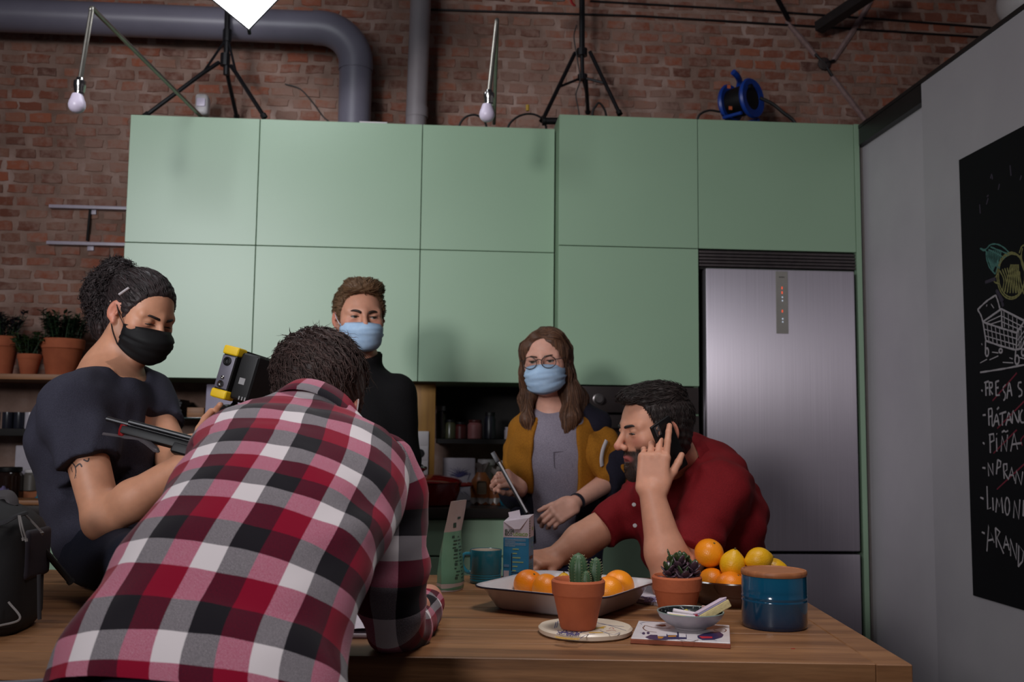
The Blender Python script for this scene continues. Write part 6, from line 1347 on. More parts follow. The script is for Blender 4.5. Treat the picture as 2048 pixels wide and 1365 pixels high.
def head_color(V, c, R, s, base, lip, beard=None, bw=0.0, blush=None, brow=None):
    q = (V - np.array(c)) @ R / s; C = np.tile(np.array(base[:3]), (len(V), 1)); x, y, z = q.T
    def blend(w, col): return C * (1 - w[:, None]) + np.array(col[:3]) * w[:, None]
    inh = (np.abs(x) < 0.1) & (z > -0.15) & (z < 0.13) & (y > -0.13) & (y < 0.14)
    if blush is not None:
        w = inh * np.clip(1 - np.sqrt(((np.abs(x) - 0.044) / 0.03) ** 2 + ((z + 0.025) / 0.025) ** 2), 0, 1) * (y > 0.02) * 0.5; w = np.maximum(w, inh * np.clip(1 - np.sqrt((x / 0.02) ** 2 + ((z + 0.037) / 0.02) ** 2), 0, 1) * (y > 0.09) * 0.6); w = np.maximum(w, inh * (np.abs(x) > 0.078) * (np.abs(z) < 0.042) * (y > -0.045) * (y < 0.02) * 0.5); C = blend(w, blush)
    if beard is not None:
        zc = -0.036 - 0.1 * np.clip(0.06 - y, 0, 0.08) * 0 ; w = inh * np.clip((zc - z) / 0.012, 0, 1) * (y > -0.005) * bw; w *= np.where((z > -0.062) & (np.abs(x) < 0.034) & (y > 0.07), np.clip((-0.047 - z) / 0.006, 0, 1), 1)
        w2 = inh * (y > -0.005) * (y < 0.03) * np.clip((0.02 - z) / 0.02, 0, 1) * bw * 0.9; side = (np.abs(x) > 0.045) & (np.abs(x) < 0.082); w = np.where((y < 0.045) & (z > -0.06), 0, w); w = np.maximum(w, w2 * side); w = w * np.maximum(y > 0.05, np.clip((y + 0.9 * (z + 0.072)) / 0.02, 0, 1)); C = blend(np.clip(w, 0, 1), beard)
    w = inh * np.clip(1.35 - np.sqrt((x / 0.023) ** 2 + ((z + 0.072) / 0.0095) ** 2), 0, 1).clip(0, 1) * (y > 0.072); C = blend(np.clip(w * 1.6, 0, 1), lip)
    return C
def eyes(parent, T, R, s, gaze=(0, 1, 0), iris=(0.10, 0.055, 0.03), lids=1.0):
    zl = 0.0055 - 0.004 * (lids - 1) - 0.72 * (0.0085 + 0.004 * (lids - 1))
    for x in (-1, 1):
        bm = B(); q = spline([T(x * 0.0175, 0.0838, zl - 0.0005), T(x * 0.026, 0.0880, zl + 0.0005), T(x * 0.036, 0.0882, zl + 0.0003), T(x * 0.046, 0.0815, zl - 0.0012)], 4); tube(bm, q, [0.0007 * s] + [0.0013 * s] * (len(q) - 2) + [0.0006 * s], 5); obj('eyelashes', bm, LASH, parent, smooth=True)
    for x in (-1, 1):
        bm = B(); bmesh.ops.create_uvsphere(bm, u_segments=20, v_segments=14, radius=0.0128 * s); c = T(x * 0.032, 0.0735, -0.0005); g = Vector(R @ np.array(gaze)).normalized(); q = Vector((0, 0, 1)).rotation_difference(g)
        for v in bm.verts: v.co = q @ v.co + Vector(c)
        me = bpy.data.meshes.new('eye'); bm.to_mesh(me); bm.free(); V = np.array([v.co[:] for v in me.vertices]); an = np.arccos(np.clip(((V - c) / (0.0128 * s)) @ np.array(g), -1, 1)); col = np.where(an[:, None] < 0.2, (0.004, 0.004, 0.004), np.where(an[:, None] < 0.52, iris, (0.36, 0.32, 0.30)))
        ca = me.color_attributes.new('tint', 'FLOAT_COLOR', 'POINT'); ca.data.foreach_set('color', np.concatenate([col, np.ones((len(V), 1))], 1).astype(np.float32).ravel())
        mesh_obj('eye', me, EYE_M, parent, smooth=True)
EYE_M = skin_mat('eye_wet', 0.08); LASH = mat('lash_dark', rgb(30, 22, 20), rough=0.6)
def brows(parent, T, m, s, arch=0.004, thick=0.0042, tilt=0.0):
    for x in (-1, 1):
        pts = [(x * 0.0125, 0.0925, 0.0150 - tilt), (x * 0.026, 0.0905, 0.0175), (x * 0.040, 0.0822, 0.0180 + arch * 0.3), (x * 0.0535, 0.0665, 0.0125)]
        bm = B(); q = spline([T(*p) for p in pts], 4); n = len(q); tube(bm, q, [thick * s * (0.95 - 0.55 * (i / (n - 1)) ** 2) for i in range(n)], 6, flat=0.9); obj('eyebrow', bm, m, parent, smooth=True)
def face_mask(parent, T, s, m_out, m_loop, wrinkle=0.0016, low=0.0, top=-0.012):
    nu, nv = 25, 15; V = []
    for j in range(nv):
        v = j / (nv - 1); yc = np.interp(v, [0, 0.22, 0.45, 0.7, 0.9, 1], [0.111, 0.136, 0.135, 0.125, 0.114, 0.094]); zc = np.interp(v, [0, 0.25, 0.5, 0.75, 1], [top, -0.040 + (top + 0.012) * 0.4, -0.062, -0.09, -0.118 - low])
        zs = np.interp(v, [0, 1], [-0.026, -0.088 - low * 0.5])
        for i in range(nu):
            u = -1 + 2 * i / (nu - 1); a = abs(u); x = 0.0735 * sin(u * 1.5) * np.interp(v, [0, 0.5, 1], [0.97, 1.0, 0.90]); f = cos(a * 1.5) ** (0.82 if v > 0.15 else 0.95)
            y = 0.024 + (yc - 0.024) * f; z = zc * (1 - a ** 1.6) + zs * a ** 1.6
            if v < 0.3: y += -0.006 * sin(pi * min(1, a * 1.4)) * (1 - v / 0.3) * (a < 0.7)
            k = wrinkle * (sin(v * 19 + u * 2.2) * (0.35 + 0.65 * a) + 0.7 * sin(v * 31 - u * 5)); V.append(T(x + np.sign(u) * k * a, y + k * (1 - a * 0.5), z))
    F = [(j * nu + i, j * nu + i + 1, (j + 1) * nu + i + 1, (j + 1) * nu + i) for j in range(nv - 1) for i in range(nu - 1)]
    me = bpy.data.meshes.new('face_mask'); me.from_pydata([tuple(v) for v in V], [], F); me.update()
    o = mesh_obj('face_mask', me, m_out, parent, smooth=True); sd = o.modifiers.new('thickness', 'SOLIDIFY'); sd.thickness = 0.0016; sd.offset = 1.0
    for x in (-1, 1):
        for (v0, e) in ((0, (x * 0.083, -0.014, 0.022)), (1, (x * 0.080, -0.016, -0.030))):
            idx = (0 if v0 == 0 else (nv - 1) * nu) + (0 if x < 0 else nu - 1); p = Vector(V[idx]); q = Vector(T(*e)); mid = p.lerp(q, 0.5) + (Vector(T(x * 0.1, 0, 0)) - Vector(T(0, 0, 0))).normalized() * 0.004
            bm = B(); tube(bm, spline([p, mid, q], 5), 0.0014 * s, 5); obj('ear_loop', bm, m_loop, o)
    return o
def strands(name, S, starts, flow, L, r, m, parent, steps=5, lift=0.004, rnd=0.25, seed=1, curl=0.0, stick=1.0, nside=3):
    """tapering locks that run along the surface of the field S"""
    g = np.random.default_rng(seed); p = np.array(starts, float); n = len(p); L = L * g.uniform(0.6, 1.25, n); P_ = [p.copy()]; jit = g.normal(0, rnd, (n, 3)); ph = g.uniform(0, 6.28, n); lf = lift * g.uniform(0.2, 1.4, n)
    for k in range(steps):
        nr = S.grad(p); d = flow(p, nr) + jit
        if curl: d = d + curl * np.stack([np.sin(ph + k * 1.7), np.cos(ph * 1.3 + k * 1.5), np.sin(ph * 2 + k * 2)], 1)
        d = d - nr * (d * nr).sum(1, keepdims=True) * stick; d /= np.maximum(np.linalg.norm(d, axis=1, keepdims=True), 1e-9); p = p + d * (L / steps)[:, None]
        dist = S.sample(p); nr = S.grad(p); t = np.clip(lf * (0.3 + k / steps) - dist, -0.02, 0.02); p = p + nr * (t * stick)[:, None]; P_.append(p.copy())
    P_ = np.array(P_); K = steps + 1; V = np.zeros((n, K, nside, 3)); nr = S.grad(P_[0])
    for k in range(K):
        t = P_[min(k + 1, K - 1)] - P_[max(k - 1, 0)]; t /= np.maximum(np.linalg.norm(t, axis=1, keepdims=True), 1e-9); a = np.cross(t, nr); a /= np.maximum(np.linalg.norm(a, axis=1, keepdims=True), 1e-9); b = np.cross(a, t); rad = r * (1 - (k / (K - 1)) ** 2 * 0.9)
        for j in range(nside): an = 2 * pi * j / nside; V[:, k, j] = P_[k] + rad * (a * cos(an) * 1.5 + b * sin(an) * 0.8)
    idx = np.arange(n * K * nside).reshape(n, K, nside); F = [np.stack([idx[:, k, j], idx[:, k, (j + 1) % nside], idx[:, k + 1, (j + 1) % nside], idx[:, k + 1, j]], 2 - 1).reshape(-1, 4) for k in range(K - 1) for j in range(nside)]
    o = np_mesh(name, V.reshape(-1, 3), np.concatenate(F), m, parent, smooth=True); o['kind'] = 'stuff'; return o
def wrinkle(amp, freq, seed, dirv=None):
    g = np.random.default_rng(seed); W = [(g.normal(0, 1, 3), g.uniform(0, 6.28), g.uniform(0.6, 1.5)) for _ in range(7)]
    def f(G, X, Y, Z):
        t = 0
        for w, ph, a in W:
            w = w / np.linalg.norm(w) * freq * a; t = t + np.sin(X * w[0] + Y * w[1] + Z * w[2] + ph + 1.2 * np.sin(X * w[1] * 0.6 - Z * w[0] * 0.5 + ph))
        t = t / 7 ** 0.5; return G + amp * np.sign(t) * np.abs(t) ** 1.4
    return f
def pick(V, k, seed, cond=None):
    g = np.random.default_rng(seed); I = np.arange(len(V)) if cond is None else np.flatnonzero(cond); return V[g.choice(I, min(k, len(I)), replace=False)]
def hairline(R, c, s, off=0.012, ybr=(-0.13, -0.06, -0.035, -0.018, 0.004, 0.016, 0.028, 0.040, 0.052, 0.068, 0.1), zbr=(-0.085, -0.082, -0.05, 0.012, 0.026, -0.012, -0.012, 0.030, 0.066, 0.078, 0.082), xin=0.0, bulk=()):
    """field of a short hair cap"""
    S = Field(); c = np.array(c, float)
    def T(x, y, z): return c + R @ (np.array((x, y, z)) * s)
    S.ell(T(0, -0.019, 0.036), np.array((0.0765 + off * 0.8, 0.098 + off, 0.084 + off)) * s, R, 0.02)
    S.ell(T(0, -0.045, -0.03), np.array((0.062, 0.062, 0.07)) * s, R, 0.03)
    S.ell(T(0, 0.012, 0.02), np.array((0.0745, 0.062, 0.07)) * s, R, 0.02)
    for p, r, k in bulk: S.ell(T(*p), np.array(r) * s, R, k)
    def post(G, X, Y, Z):
        x, y, z = X - c[0], Y - c[1], Z - c[2]; qx = (x * R[0, 0] + y * R[1, 0] + z * R[2, 0]) / s; qy = (x * R[0, 1] + y * R[1, 1] + z * R[2, 1]) / s; qz = (x * R[0, 2] + y * R[1, 2] + z * R[2, 2]) / s
        zl = np.interp(qy, ybr, zbr) - 0.10 * np.clip(np.abs(qx) - 0.035, 0, 1) * (qy > 0.045)
        cut = (zl - qz) * 0.6 * s; G = G + 0.0016 * s * (np.sin(qx * 420 + 3 * np.sin(qy * 90)) * np.sin(qy * 300) + np.sin(qz * 350 + qx * 200))
        k = 0.010 * s; h = np.maximum(k - np.abs(G - cut), 0) / k; return np.maximum(G, cut) + h * h * k * 0.25
    S.post = post; return S, T
def torso_R(fwd): return np.array(frame(fwd, (0, 0, 1)))     # columns: right, forward, up
def grow(name, S, h, m, parent, color=None, smooth=True):
    S.grid(h); V, F = S.nets(); return np_mesh(name, V, F, m, parent, color(V) if color else None, smooth), V
mask_blue = mat('mask_blue', rgb(176, 204, 232), rgb(162, 192, 224), rough=0.8, scale=60); mask_blk = mat('mask_black', rgb(17, 16, 18), rgb(13, 12, 14), rough=0.7, scale=60, spec=0.3); loop_w = mat('loop_white', rgb(214, 206, 210), rough=0.8); loop_b = mat('loop_black', rgb(26, 24, 26), rough=0.8)
denim = cloth_mat('dark_trousers', rgb(30, 32, 46), rgb(22, 24, 36)); shoe_m = mat('dark_shoes', rgb(28, 26, 28), rough=0.6)
def L3(a, b, f): return Vector(a).lerp(Vector(b), f)
SK_M = (s2l(206), s2l(148), s2l(122)); SK_W = (s2l(214), s2l(160), s2l(140)); LIP = (s2l(160), s2l(88), s2l(82)); BLUSH = (s2l(206), s2l(118), s2l(102))
def legs_standing(root, hipc, R, foot_y=None, w=0.095, hm=denim, spread=0.1):
    """trousers and shoes of a standing figure"""
    T = Field(); hip = np.array(hipc, float); T.ell(hip, (0.165, 0.115, 0.11), R, 0.05)
    for x in (-1, 1):
        h0 = hip + R @ np.array((x * w * 0.9, 0, -0.05)); kn = hip + R @ np.array((x * spread, 0.03, 0)); kn[2] = 0.48 * (hip[2] / 0.9); an = hip + R @ np.array((x * spread * 1.1, -0.01, 0)); an[2] = 0.10
        T.cap(h0, kn, 0.088, 0.062, 0.04); T.cap(kn, an, 0.062, 0.048, 0.02)
        ft = an.copy(); ft[2] = 0.0; d = R @ np.array((0, 1, 0)); bm = B(); M = M4(Vector(R @ np.array((1, 0, 0))), Vector(d), (0, 0, 1), Vector(ft))
        box(bm, -0.045, 0.045, -0.075, 0.185, 0.001, 0.085, bev=0.03, seg=4, M=M); obj('shoe', bm, shoe_m, root)
    T.post = wrinkle(0.004, 40, 3); grow('trousers', T, 0.012, hm, root)

# ================================================================== tall man standing behind, facing the camera
rootB = thing('person', 'tall standing man in black jacket and blue face mask, at the back', 'person', (P(722, 900, 3.48).x, 3.48, 0), None)
cB = np.array(P(719, 636, 3.45)); RB = head_frame((0.27, -1, -0.06)); nB = P(722, 742, 3.50); sB = 1.0
S = Field(); TB_ = add_head(S, cB, RB, sB, nB, lids=0.95)
RT = torso_R((0.22, -1, 0)); ch = np.array(P(724, 850, 3.50)); hipB = np.array((ch[0], 3.50, 0.95))
S.ell(ch, (0.17, 0.105, 0.20), RT, 0.05); S.ell(hipB, (0.15, 0.10, 0.14), RT, 0.08); S.cap(ch, hipB, 0.12, 0.12, 0.05); S.cap(nB, ch, 0.06, 0.1, 0.05)
arm = {}
for sd, sh, el, wr in ((1, P(642, 792, 3.50), P(622, 930, 3.50), P(650, 1010, 3.36)), (-1, P(790, 790, 3.46), P(806, 930, 3.47), P(775, 1015, 3.33))):
    arm[sd] = (sh, el, wr); S.cap(sh, el, 0.05, 0.042, 0.03); S.cap(el, wr, 0.042, 0.03, 0.02); hand(S, wr, wr - el, (0, -0.4, 1), 1.0, -sd)
for x in (-1, 1):
    a = hipB + RT @ np.array((x * 0.085, 0, -0.05)); S.cap(a, a - np.array((0, 0, 0.12)), 0.075, 0.07, 0.03)
grow('body', S, 0.0037, skin, rootB, lambda V: head_color(V, cB, RB, sB, SK_M, LIP, (0.10, 0.05, 0.03), 0.55, BLUSH))
eyes(rootB, TB_, RB, sB, (-0.22, 1, 0.02), (0.05, 0.035, 0.02), lids=0.95)
hB = hair_mat('hair_chestnut', rgb(62, 42, 30), rgb(128, 96, 66)); brows(rootB, TB_, hair_mat('brow_brown', rgb(40, 27, 22), rgb(60, 42, 32)), sB, 0.0, 0.0052, 0.003)
H, TH2 = hairline(RB, cB, sB, 0.013, bulk=(((0.004, 0.050, 0.098), (0.062, 0.046, 0.030), 0.02), ((0.03, 0.045, 0.10), (0.035, 0.04, 0.028), 0.02), ((-0.02, 0.0, 0.105), (0.06, 0.07, 0.03), 0.02)))
_, Vh = grow('hair', H, 0.0045, hB, rootB)
qh = (Vh - cB) @ RB
def flowB(p, n): q = (p - cB) @ RB; f = np.zeros_like(q); f[:, 1] = -1.0; f[:, 2] = 0.5 * (q[:, 1] > 0.03) - 0.6 * (q[:, 1] < -0.03); f[:, 0] = 0.4 * np.sign(q[:, 0]); return f @ RB.T
strands('hair_locks', H, pick(Vh, 1500, 2, qh[:, 2] > -0.03), flowB, 0.045, 0.0013, hB, rootB, lift=0.005)
face_mask(rootB, TB_, sB, mask_blue, loop_w, top=-0.022)
J = Field(); blk = cloth_mat('black_fleece', rgb(20, 19, 21), rgb(14, 13, 15), 260)
J.ell(ch, (0.192, 0.128, 0.215), RT, 0.05); J.cap(ch, hipB, 0.15, 0.165, 0.06); J.ell(hipB, (0.175, 0.13, 0.12), RT, 0.05); J.cap(np.array(nB) + (0, 0, -0.02), ch, 0.07, 0.11, 0.06)
J.cap(arm[1][0], arm[-1][0], 0.062, 0.062, 0.05)
for sd in (1, -1): J.cap(arm[sd][0], arm[sd][1], 0.064, 0.056, 0.04); J.cap(arm[sd][1], arm[sd][2], 0.056, 0.042, 0.02); J.clip(L3(arm[sd][1], arm[sd][2], 0.92), arm[sd][2] - arm[sd][1], 0.09)
nd = np.array(P(719, 700, 3.46)) - np.array(nB); J.cap(np.array(nB) - nd * 0.3, np.array(nB) + nd * 0.55, 0.076, 0.078, 0.02); J.clip(np.array(nB) + nd * 0.75, nd + np.array((0, 0.02, 0)), 0.13)
J.post = wrinkle(0.004, 38, 9); grow('jacket', J, 0.0065, blk, rootB)
legs_standing(rootB, hipB, RT)

# ================================================================== woman with long hair and glasses
rootC = thing('person', 'woman with glasses, blue mask and mustard jacket standing by the oven', 'person', (P(1110, 1000, 3.48).x, 3.48, 0))
sC = 0.95; cC = np.array(P(1094, 722, 3.43)); RC = head_frame((-0.36, -1, -0.10), radians(3)); nC = P(1108, 822, 3.49)
S = Field(); TC_ = add_head(S, cC, RC, sC, nC, nose=0.9, jawk=0.85, neck_r=0.048, lids=0.72)
RT = torso_R((-0.25, -1, 0)); chC = np.array(P(1108, 915, 3.49)); hipC = np.array((P(1112, 1100, 3.50).x, 3.50, 0.86))
S.ell(chC, (0.145, 0.095, 0.17), RT, 0.05); S.cap(chC, hipC, 0.105, 0.115, 0.06); S.ell(hipC, (0.155, 0.11, 0.12), RT, 0.06); S.cap(nC, chC, 0.05, 0.09, 0.05)
shR, elR, wrR = P(1054, 858, 3.50), P(1036, 985, 3.52), P(1040, 975, 3.30); shL, elL, wrL = P(1166, 850, 3.48), P(1218, 962, 3.42), P(1146, 1009, 3.26)
for a, e, w in ((shR, elR, wrR), (shL, elL, wrL)): S.cap(a, e, 0.042, 0.036, 0.03); S.cap(e, w, 0.036, 0.024, 0.02)
hand(S, wrL, P(1088, 1047, 3.20) - wrL, (0.25, -0.8, 0.55), 0.86, 1, curl=(0.7, 0.8, 0.9, 0.95), thumb=(0.4, 0.9, -0.4), tcurl=0.2, spread=0.01)
hand(S, wrR, P(1014, 955, 3.235) - wrR, (-0.2, -0.75, 0.5), 0.88, -1, curl=(1.0, 1.05, 1.1, 1.1), thumb=(0.3, 0.9, -0.5), tcurl=0.4)
for x in (-1, 1):
    a = hipC + RT @ np.array((x * 0.08, 0, -0.05)); S.cap(a, a - np.array((0, 0, 0.12)), 0.07, 0.065, 0.03)
grow('body', S, 0.0032, skin, rootC, lambda V: head_color(V, cC, RC, sC, SK_W, LIP, None, 0, BLUSH))
eyes(rootC, TC_, RC, sC, (0.12, 1, 0.06), (0.07, 0.06, 0.04), lids=0.72)
hC = hair_mat('hair_brown', rgb(46, 29, 23), rgb(126, 88, 64)); brows(rootC, TC_, hair_mat('brow_dark', rgb(50, 34, 28), rgb(70, 48, 38)), sC, 0.004, 0.003)
H = Field(); t_ = TC_
H.ell(t_(0, -0.021, 0.037), np.array((0.0805, 0.103, 0.0885)) * sC, RC, 0.02)
def lock(pts, rs): H.chain([np.array(p) for p in pts], rs, 0.03)
# curtains of hair falling on both sides of the face to the chest, and down the back
lock([t_(-0.046, 0.045, 0.078), t_(-0.064, 0.030, 0.03), t_(-0.068, 0.012, -0.05), P(1056, 790, 3.47), P(1054, 840, 3.42), P(1064, 864, 3.41)], [0.018, 0.013, 0.013, 0.017, 0.017, 0.006])
lock([t_(-0.05, -0.03, 0.03), t_(-0.066, -0.03, -0.06), P(1054, 800, 3.51), P(1052, 850, 3.48)], [0.030, 0.022, 0.024, 0.012])
lock([t_(0.026, 0.050, 0.086), t_(0.064, 0.036, 0.045), t_(0.072, 0.014, -0.04), P(1144, 785, 3.43), P(1140, 835, 3.40), P(1130, 868, 3.385)], [0.016, 0.018, 0.022, 0.029, 0.028, 0.008])
lock([t_(0.058, -0.03, 0.03), t_(0.074, -0.03, -0.07), P(1152, 800, 3.47), P(1156, 845, 3.43)], [0.030, 0.030, 0.036, 0.016])
lock([t_(0.0, -0.08, 0.0), t_(0.0, -0.09, -0.1), P(1110, 840, 3.58)], [0.07, 0.06, 0.05])
H.ell(t_(0.004, 0.10, -0.045), np.array((0.060, 0.085, 0.128)) * sC, RC, 0.014, 's'); H.cap(t_(-0.004, 0.07, -0.08), P(1104, 880, 3.36), 0.05, 0.036, 0.012, 's')
H.post = wrinkle(0.0014, 190, 4)
_, Vh = grow('hair', H, 0.0048, hC, rootC); qh = (Vh - cC) @ RC
def flowC(p, n):
    q = (p - cC) @ RC; f = np.zeros_like(q); f[:, 2] = -1.0; top = q[:, 2] > 0.07; f[top, 0] = np.sign(q[top, 0] - 0.015) * 1.6; f[top, 2] = -0.3; return f @ RC.T
strands('hair_locks', H, pick(Vh, 1900, 5, (np.abs(qh[:, 0]) < 0.2)), flowC, 0.13, 0.0013, hC, rootC, steps=8, lift=0.003, rnd=0.05, seed=4)
face_mask(rootC, TC_, sC, mask_blue, loop_w, 0.0026)
# glasses
fr_m = mat('glasses_frame', rgb(64, 46, 36), rgb(40, 30, 26), rough=0.3); gl = thing  # frame part, lenses as sub-parts
bm = B()
def lensring(x, n=22): return [TC_(x * 0.034 + 0.0255 * cos(2 * pi * k / n) * (1 - 0.05 * sin(2 * pi * k / n)), 0.1235 - 0.010 * ((x * 0.034 + 0.0255 * cos(2 * pi * k / n)) / 0.06) ** 2, -0.004 + 0.0215 * sin(2 * pi * k / n)) for k in range(n)]
for x in (-1, 1): tube(bm, lensring(x), 0.0016, 6, closed=True)
tube(bm, spline([TC_(-0.0095, 0.1230, 0.004), TC_(0, 0.1262, 0.0065), TC_(0.0095, 0.1230, 0.004)], 4), 0.0016, 6)
for x in (-1, 1): tube(bm, [TC_(x * 0.0595, 0.1140, 0.004), TC_(x * 0.076, 0.100, 0.005), TC_(x * 0.083, 0.0, 0.012), TC_(x * 0.082, -0.02, 0.002)], 0.0015, 6)
gf = obj('glasses', bm, fr_m, rootC, smooth=True)
lens_m, nt, b = new_mat('lens_glass'); tr = N(nt, 'ShaderNodeBsdfTransparent'); gs = N(nt, 'ShaderNodeBsdfGlossy'); gs.inputs['Roughness'].default_value = 0.03; mxs = N(nt, 'ShaderNodeMixShader'); mxs.inputs[0].default_value = 0.08; nt.links.new(tr.outputs[0], mxs.inputs[1]); nt.links.new(gs.outputs[0], mxs.inputs[2]); nt.links.new(mxs.outputs[0], nt.nodes['Material Output'].inputs[0])
for x in (-1, 1):
    bm = B(); q = [bm.verts.new(p) for p in lensring(x)]; q2 = [bm.verts.new(Vector(p) - Vector(RC @ np.array((0, 0.0008, 0)))) for p in lensring(x)]; bm.faces.new(q); bm.faces.new(q2[::-1])
    obj('lens', bm, lens_m, gf, smooth=False)
# grey T-shirt
K = Field(); K.ell(chC, (0.152, 0.112, 0.175), RT, 0.05); K.cap(chC, hipC, 0.126, 0.136, 0.06); K.ell(hipC, (0.165, 0.122, 0.10), RT, 0.05); K.cap(P(1075, 850, 3.48), P(1145, 848, 3.46), 0.052, 0.052, 0.04)
K.clip(hipC + np.array((0, 0, -0.10)), (0, 0, -1), 0.3); K.post = wrinkle(0.0035, 42, 12); grow('t_shirt', K, 0.007, cloth_mat('heather_grey', rgb(150, 142, 154), rgb(118, 110, 124), 420), rootC)
bm = B(); pk = [P(1107, 905, 3.355), P(1143, 902, 3.36), P(1145, 935, 3.36), P(1128, 942, 3.36), P(1109, 936, 3.355)]; tube(bm, pk + [pk[0]], 0.0012, 5); obj('pocket_seam', bm, cloth_mat('seam_grey', rgb(110, 102, 114), rgb(100, 92, 104)), rootC)
# mustard and navy jacket, open
must = cloth_mat('mustard_fabric', rgb(158, 102, 26), rgb(136, 86, 20), 240); navyc = cloth_mat('navy_fabric', rgb(30, 28, 42), rgb(24, 22, 34), 240)
def jac(name, parts, m, h=0.0062, seed=2, amp=0.004, cuts=(), subs=()):
    S = Field()
    for p in parts:
        if p[0] == 'c': S.cap(p[1], p[2], p[3], p[4], 0.03)
        else: S.ell(p[1], p[2], RT, 0.04)
    for q in subs: S.ell(*q, k=0.01, op='s')
    for q, n, r in cuts: S.clip(q, n, r)
    S.post = wrinkle(amp, 52, seed); return grow(name, S, h, m, rootC)
slit = [(chC + RT @ np.array((-0.02, 0.14, -0.06)), (0.078, 0.13, 0.40), RT)]
bl = (P(1112, 1040, 3.5) - P(1112, 880, 3.5)); mid = P(1112, 985, 3.5)
jac('jacket_body', [('e', chC, (0.168, 0.128, 0.19)), ('c', chC, hipC + np.array((0, 0, 0.0)), 0.148, 0.155), ('c', shR, shL, 0.056, 0.056)], must, cuts=[(mid, (0, 0, -1), 0.42)], subs=slit, amp=0.003)
jac('jacket_hem', [('c', mid + Vector((0, 0, 0.03)), Vector(hipC) + Vector((0, 0, 0.0)), 0.150, 0.160)], navyc, cuts=[(mid, (0, 0, 1), 0.4), (Vector(hipC) + Vector((0, 0, -0.02)), (0, 0, -1), 0.3)], subs=slit, seed=5)
jac('jacket_yoke', [('c', P(1160, 826, 3.49), P(1188, 852, 3.47), 0.052, 0.058)], navyc, seed=6)
slv = P(1196, 905, 3.44); e2 = L3(elL, wrL, 0.10)
jac('jacket_sleeve', [('c', P(1180, 868, 3.47), slv, 0.066, 0.076), ('c', slv, P(1222, 940, 3.42), 0.080, 0.070)], must, seed=7, amp=0.008)
jac('jacket_cuff', [('c', P(1226, 930, 3.42), e2, 0.070, 0.058)], navyc, cuts=[(L3(elL, wrL, 0.2), wrL - elL, 0.11)], seed=8, amp=0.006)
jac('jacket_sleeve', [('c', P(1050, 862, 3.50), P(1040, 925, 3.51), 0.060, 0.062)], must, seed=9, amp=0.006)
jac('jacket_cuff', [('c', P(1040, 930, 3.51), elR, 0.060, 0.058), ('c', elR, L3(elR, wrR, 0.4), 0.058, 0.05)], navyc, seed=10, amp=0.005, cuts=[(L3(elR, wrR, 0.55), wrR - elR, 0.09)])
bm = B(); tube(bm, spline([P(1213, 882, 3.345), P(1206, 900, 3.335), P(1203, 918, 3.335), P(1204, 932, 3.345)], 5), 0.0095, 8, flat=0.4); obj('drawstring', bm, mat('white_cord', rgb(206, 198, 200), rough=0.8), rootC)
wc = L3(elL, wrL, 0.90); wd = (wrL - elL).normalized(); a1 = wd.orthogonal().normalized(); a2 = wd.cross(a1)
bm = B(); lp = [[wc + wd * o + (a1 * cos(2 * pi * k / 24) + a2 * sin(2 * pi * k / 24)) * (0.0275 + 0.0012 * (1 - abs(o) / 0.008)) for k in range(24)] for o in (-0.008, 0, 0.008)]
for A, Bq in zip(lp[:-1], lp[1:]):
    va = [bm.verts.new(p) for p in A]; vb = [bm.verts.new(p) for p in Bq]
    for k in range(24): bm.faces.new((va[k], va[(k + 1) % 24], vb[(k + 1) % 24], vb[k]))
obj('wristband', bm, mat('dark_band', rgb(26, 26, 40), rough=0.5), rootC, smooth=True)
legs_standing(rootC, hipC, RT, hm=cloth_mat('print_trousers', rgb(60, 58, 84), rgb(30, 30, 48), 30), w=0.085)

# ================================================================== man in red shirt on the phone
rootD = thing('person', 'dark haired man in a red shirt leaning on the table, phone at his ear', 'person', (P(1430, 1200, 2.98).x, 2.98, 0))
sD = 0.965; RD = head_frame((-0.92, -0.26, -0.10), radians(-2)); eyeD = np.array(P(1266, 866, 2.60)); cD = eyeD - RD @ (np.array((-0.032, 0.080, 0.0)) * sD); 
nD = P(1378, 930, 2.80)
S = Field(); TD_ = add_head(S, cD, RD, sD, nD, mouth_open=1.8, lids=1.35, nose=0.95, neck_r=0.062)
FT = np.array((-0.75, -0.62, 0.0)); RT = torso_R(FT); chD = np.array(P(1392, 1030, 2.86)); hipD = np.array((P(1432, 1240, 3.10).x, 3.10, 0.64))
shN, elN, wrN = P(1436, 985, 2.64), P(1346, 1172, 2.47), P(1303, 985, 2.50)
shF, elF, wrF = P(1302, 990, 3.00), P(1190, 1066, 2.94), P(1108, 1117, 2.90)
S.ell(chD, (0.18, 0.115, 0.2), RT, 0.05); S.cap(chD, hipD, 0.125, 0.13, 0.06); S.cap(nD, chD, 0.07, 0.1, 0.05)
for a, e, w in ((shN, elN, wrN), (shF, elF, wrF)):
    S.cap(a, e, 0.056, 0.047, 0.03); S.cap(e, L3(e, w, 0.35), 0.045, 0.049, 0.025); S.cap(L3(e, w, 0.35), w, 0.049, 0.031, 0.02)
hD = hand(S, wrN, P(1309, 905, 2.515) - wrN, (-0.25, -0.93, 0.10), 1.02, 1, curl=((0.12, 0.18, 0.25), (0.50, 1.55, 1.0), (0.62, 1.5, 1.0), (0.75, 1.45, 1.0)), thumb=(0.42, 0.75, -0.45), tcurl=0.15, spread=0.02)
hand(S, wrF, P(1078, 1120, 2.86) - wrF, (0.1, -0.5, 0.85), 0.95, -1, curl=(0.9, 0.95, 1.0, 1.05), thumb=(0.6, 0.7, -0.2))
for x in (-1, 1):
    a = hipD + RT @ np.array((x * 0.09, 0.02, 0)); kn = a + RT @ np.array((x * 0.05, 0.40, -0.08)); S.cap(a, L3(a, kn, 0.3), 0.08, 0.07, 0.03)
BRD = (0.018, 0.011, 0.009)
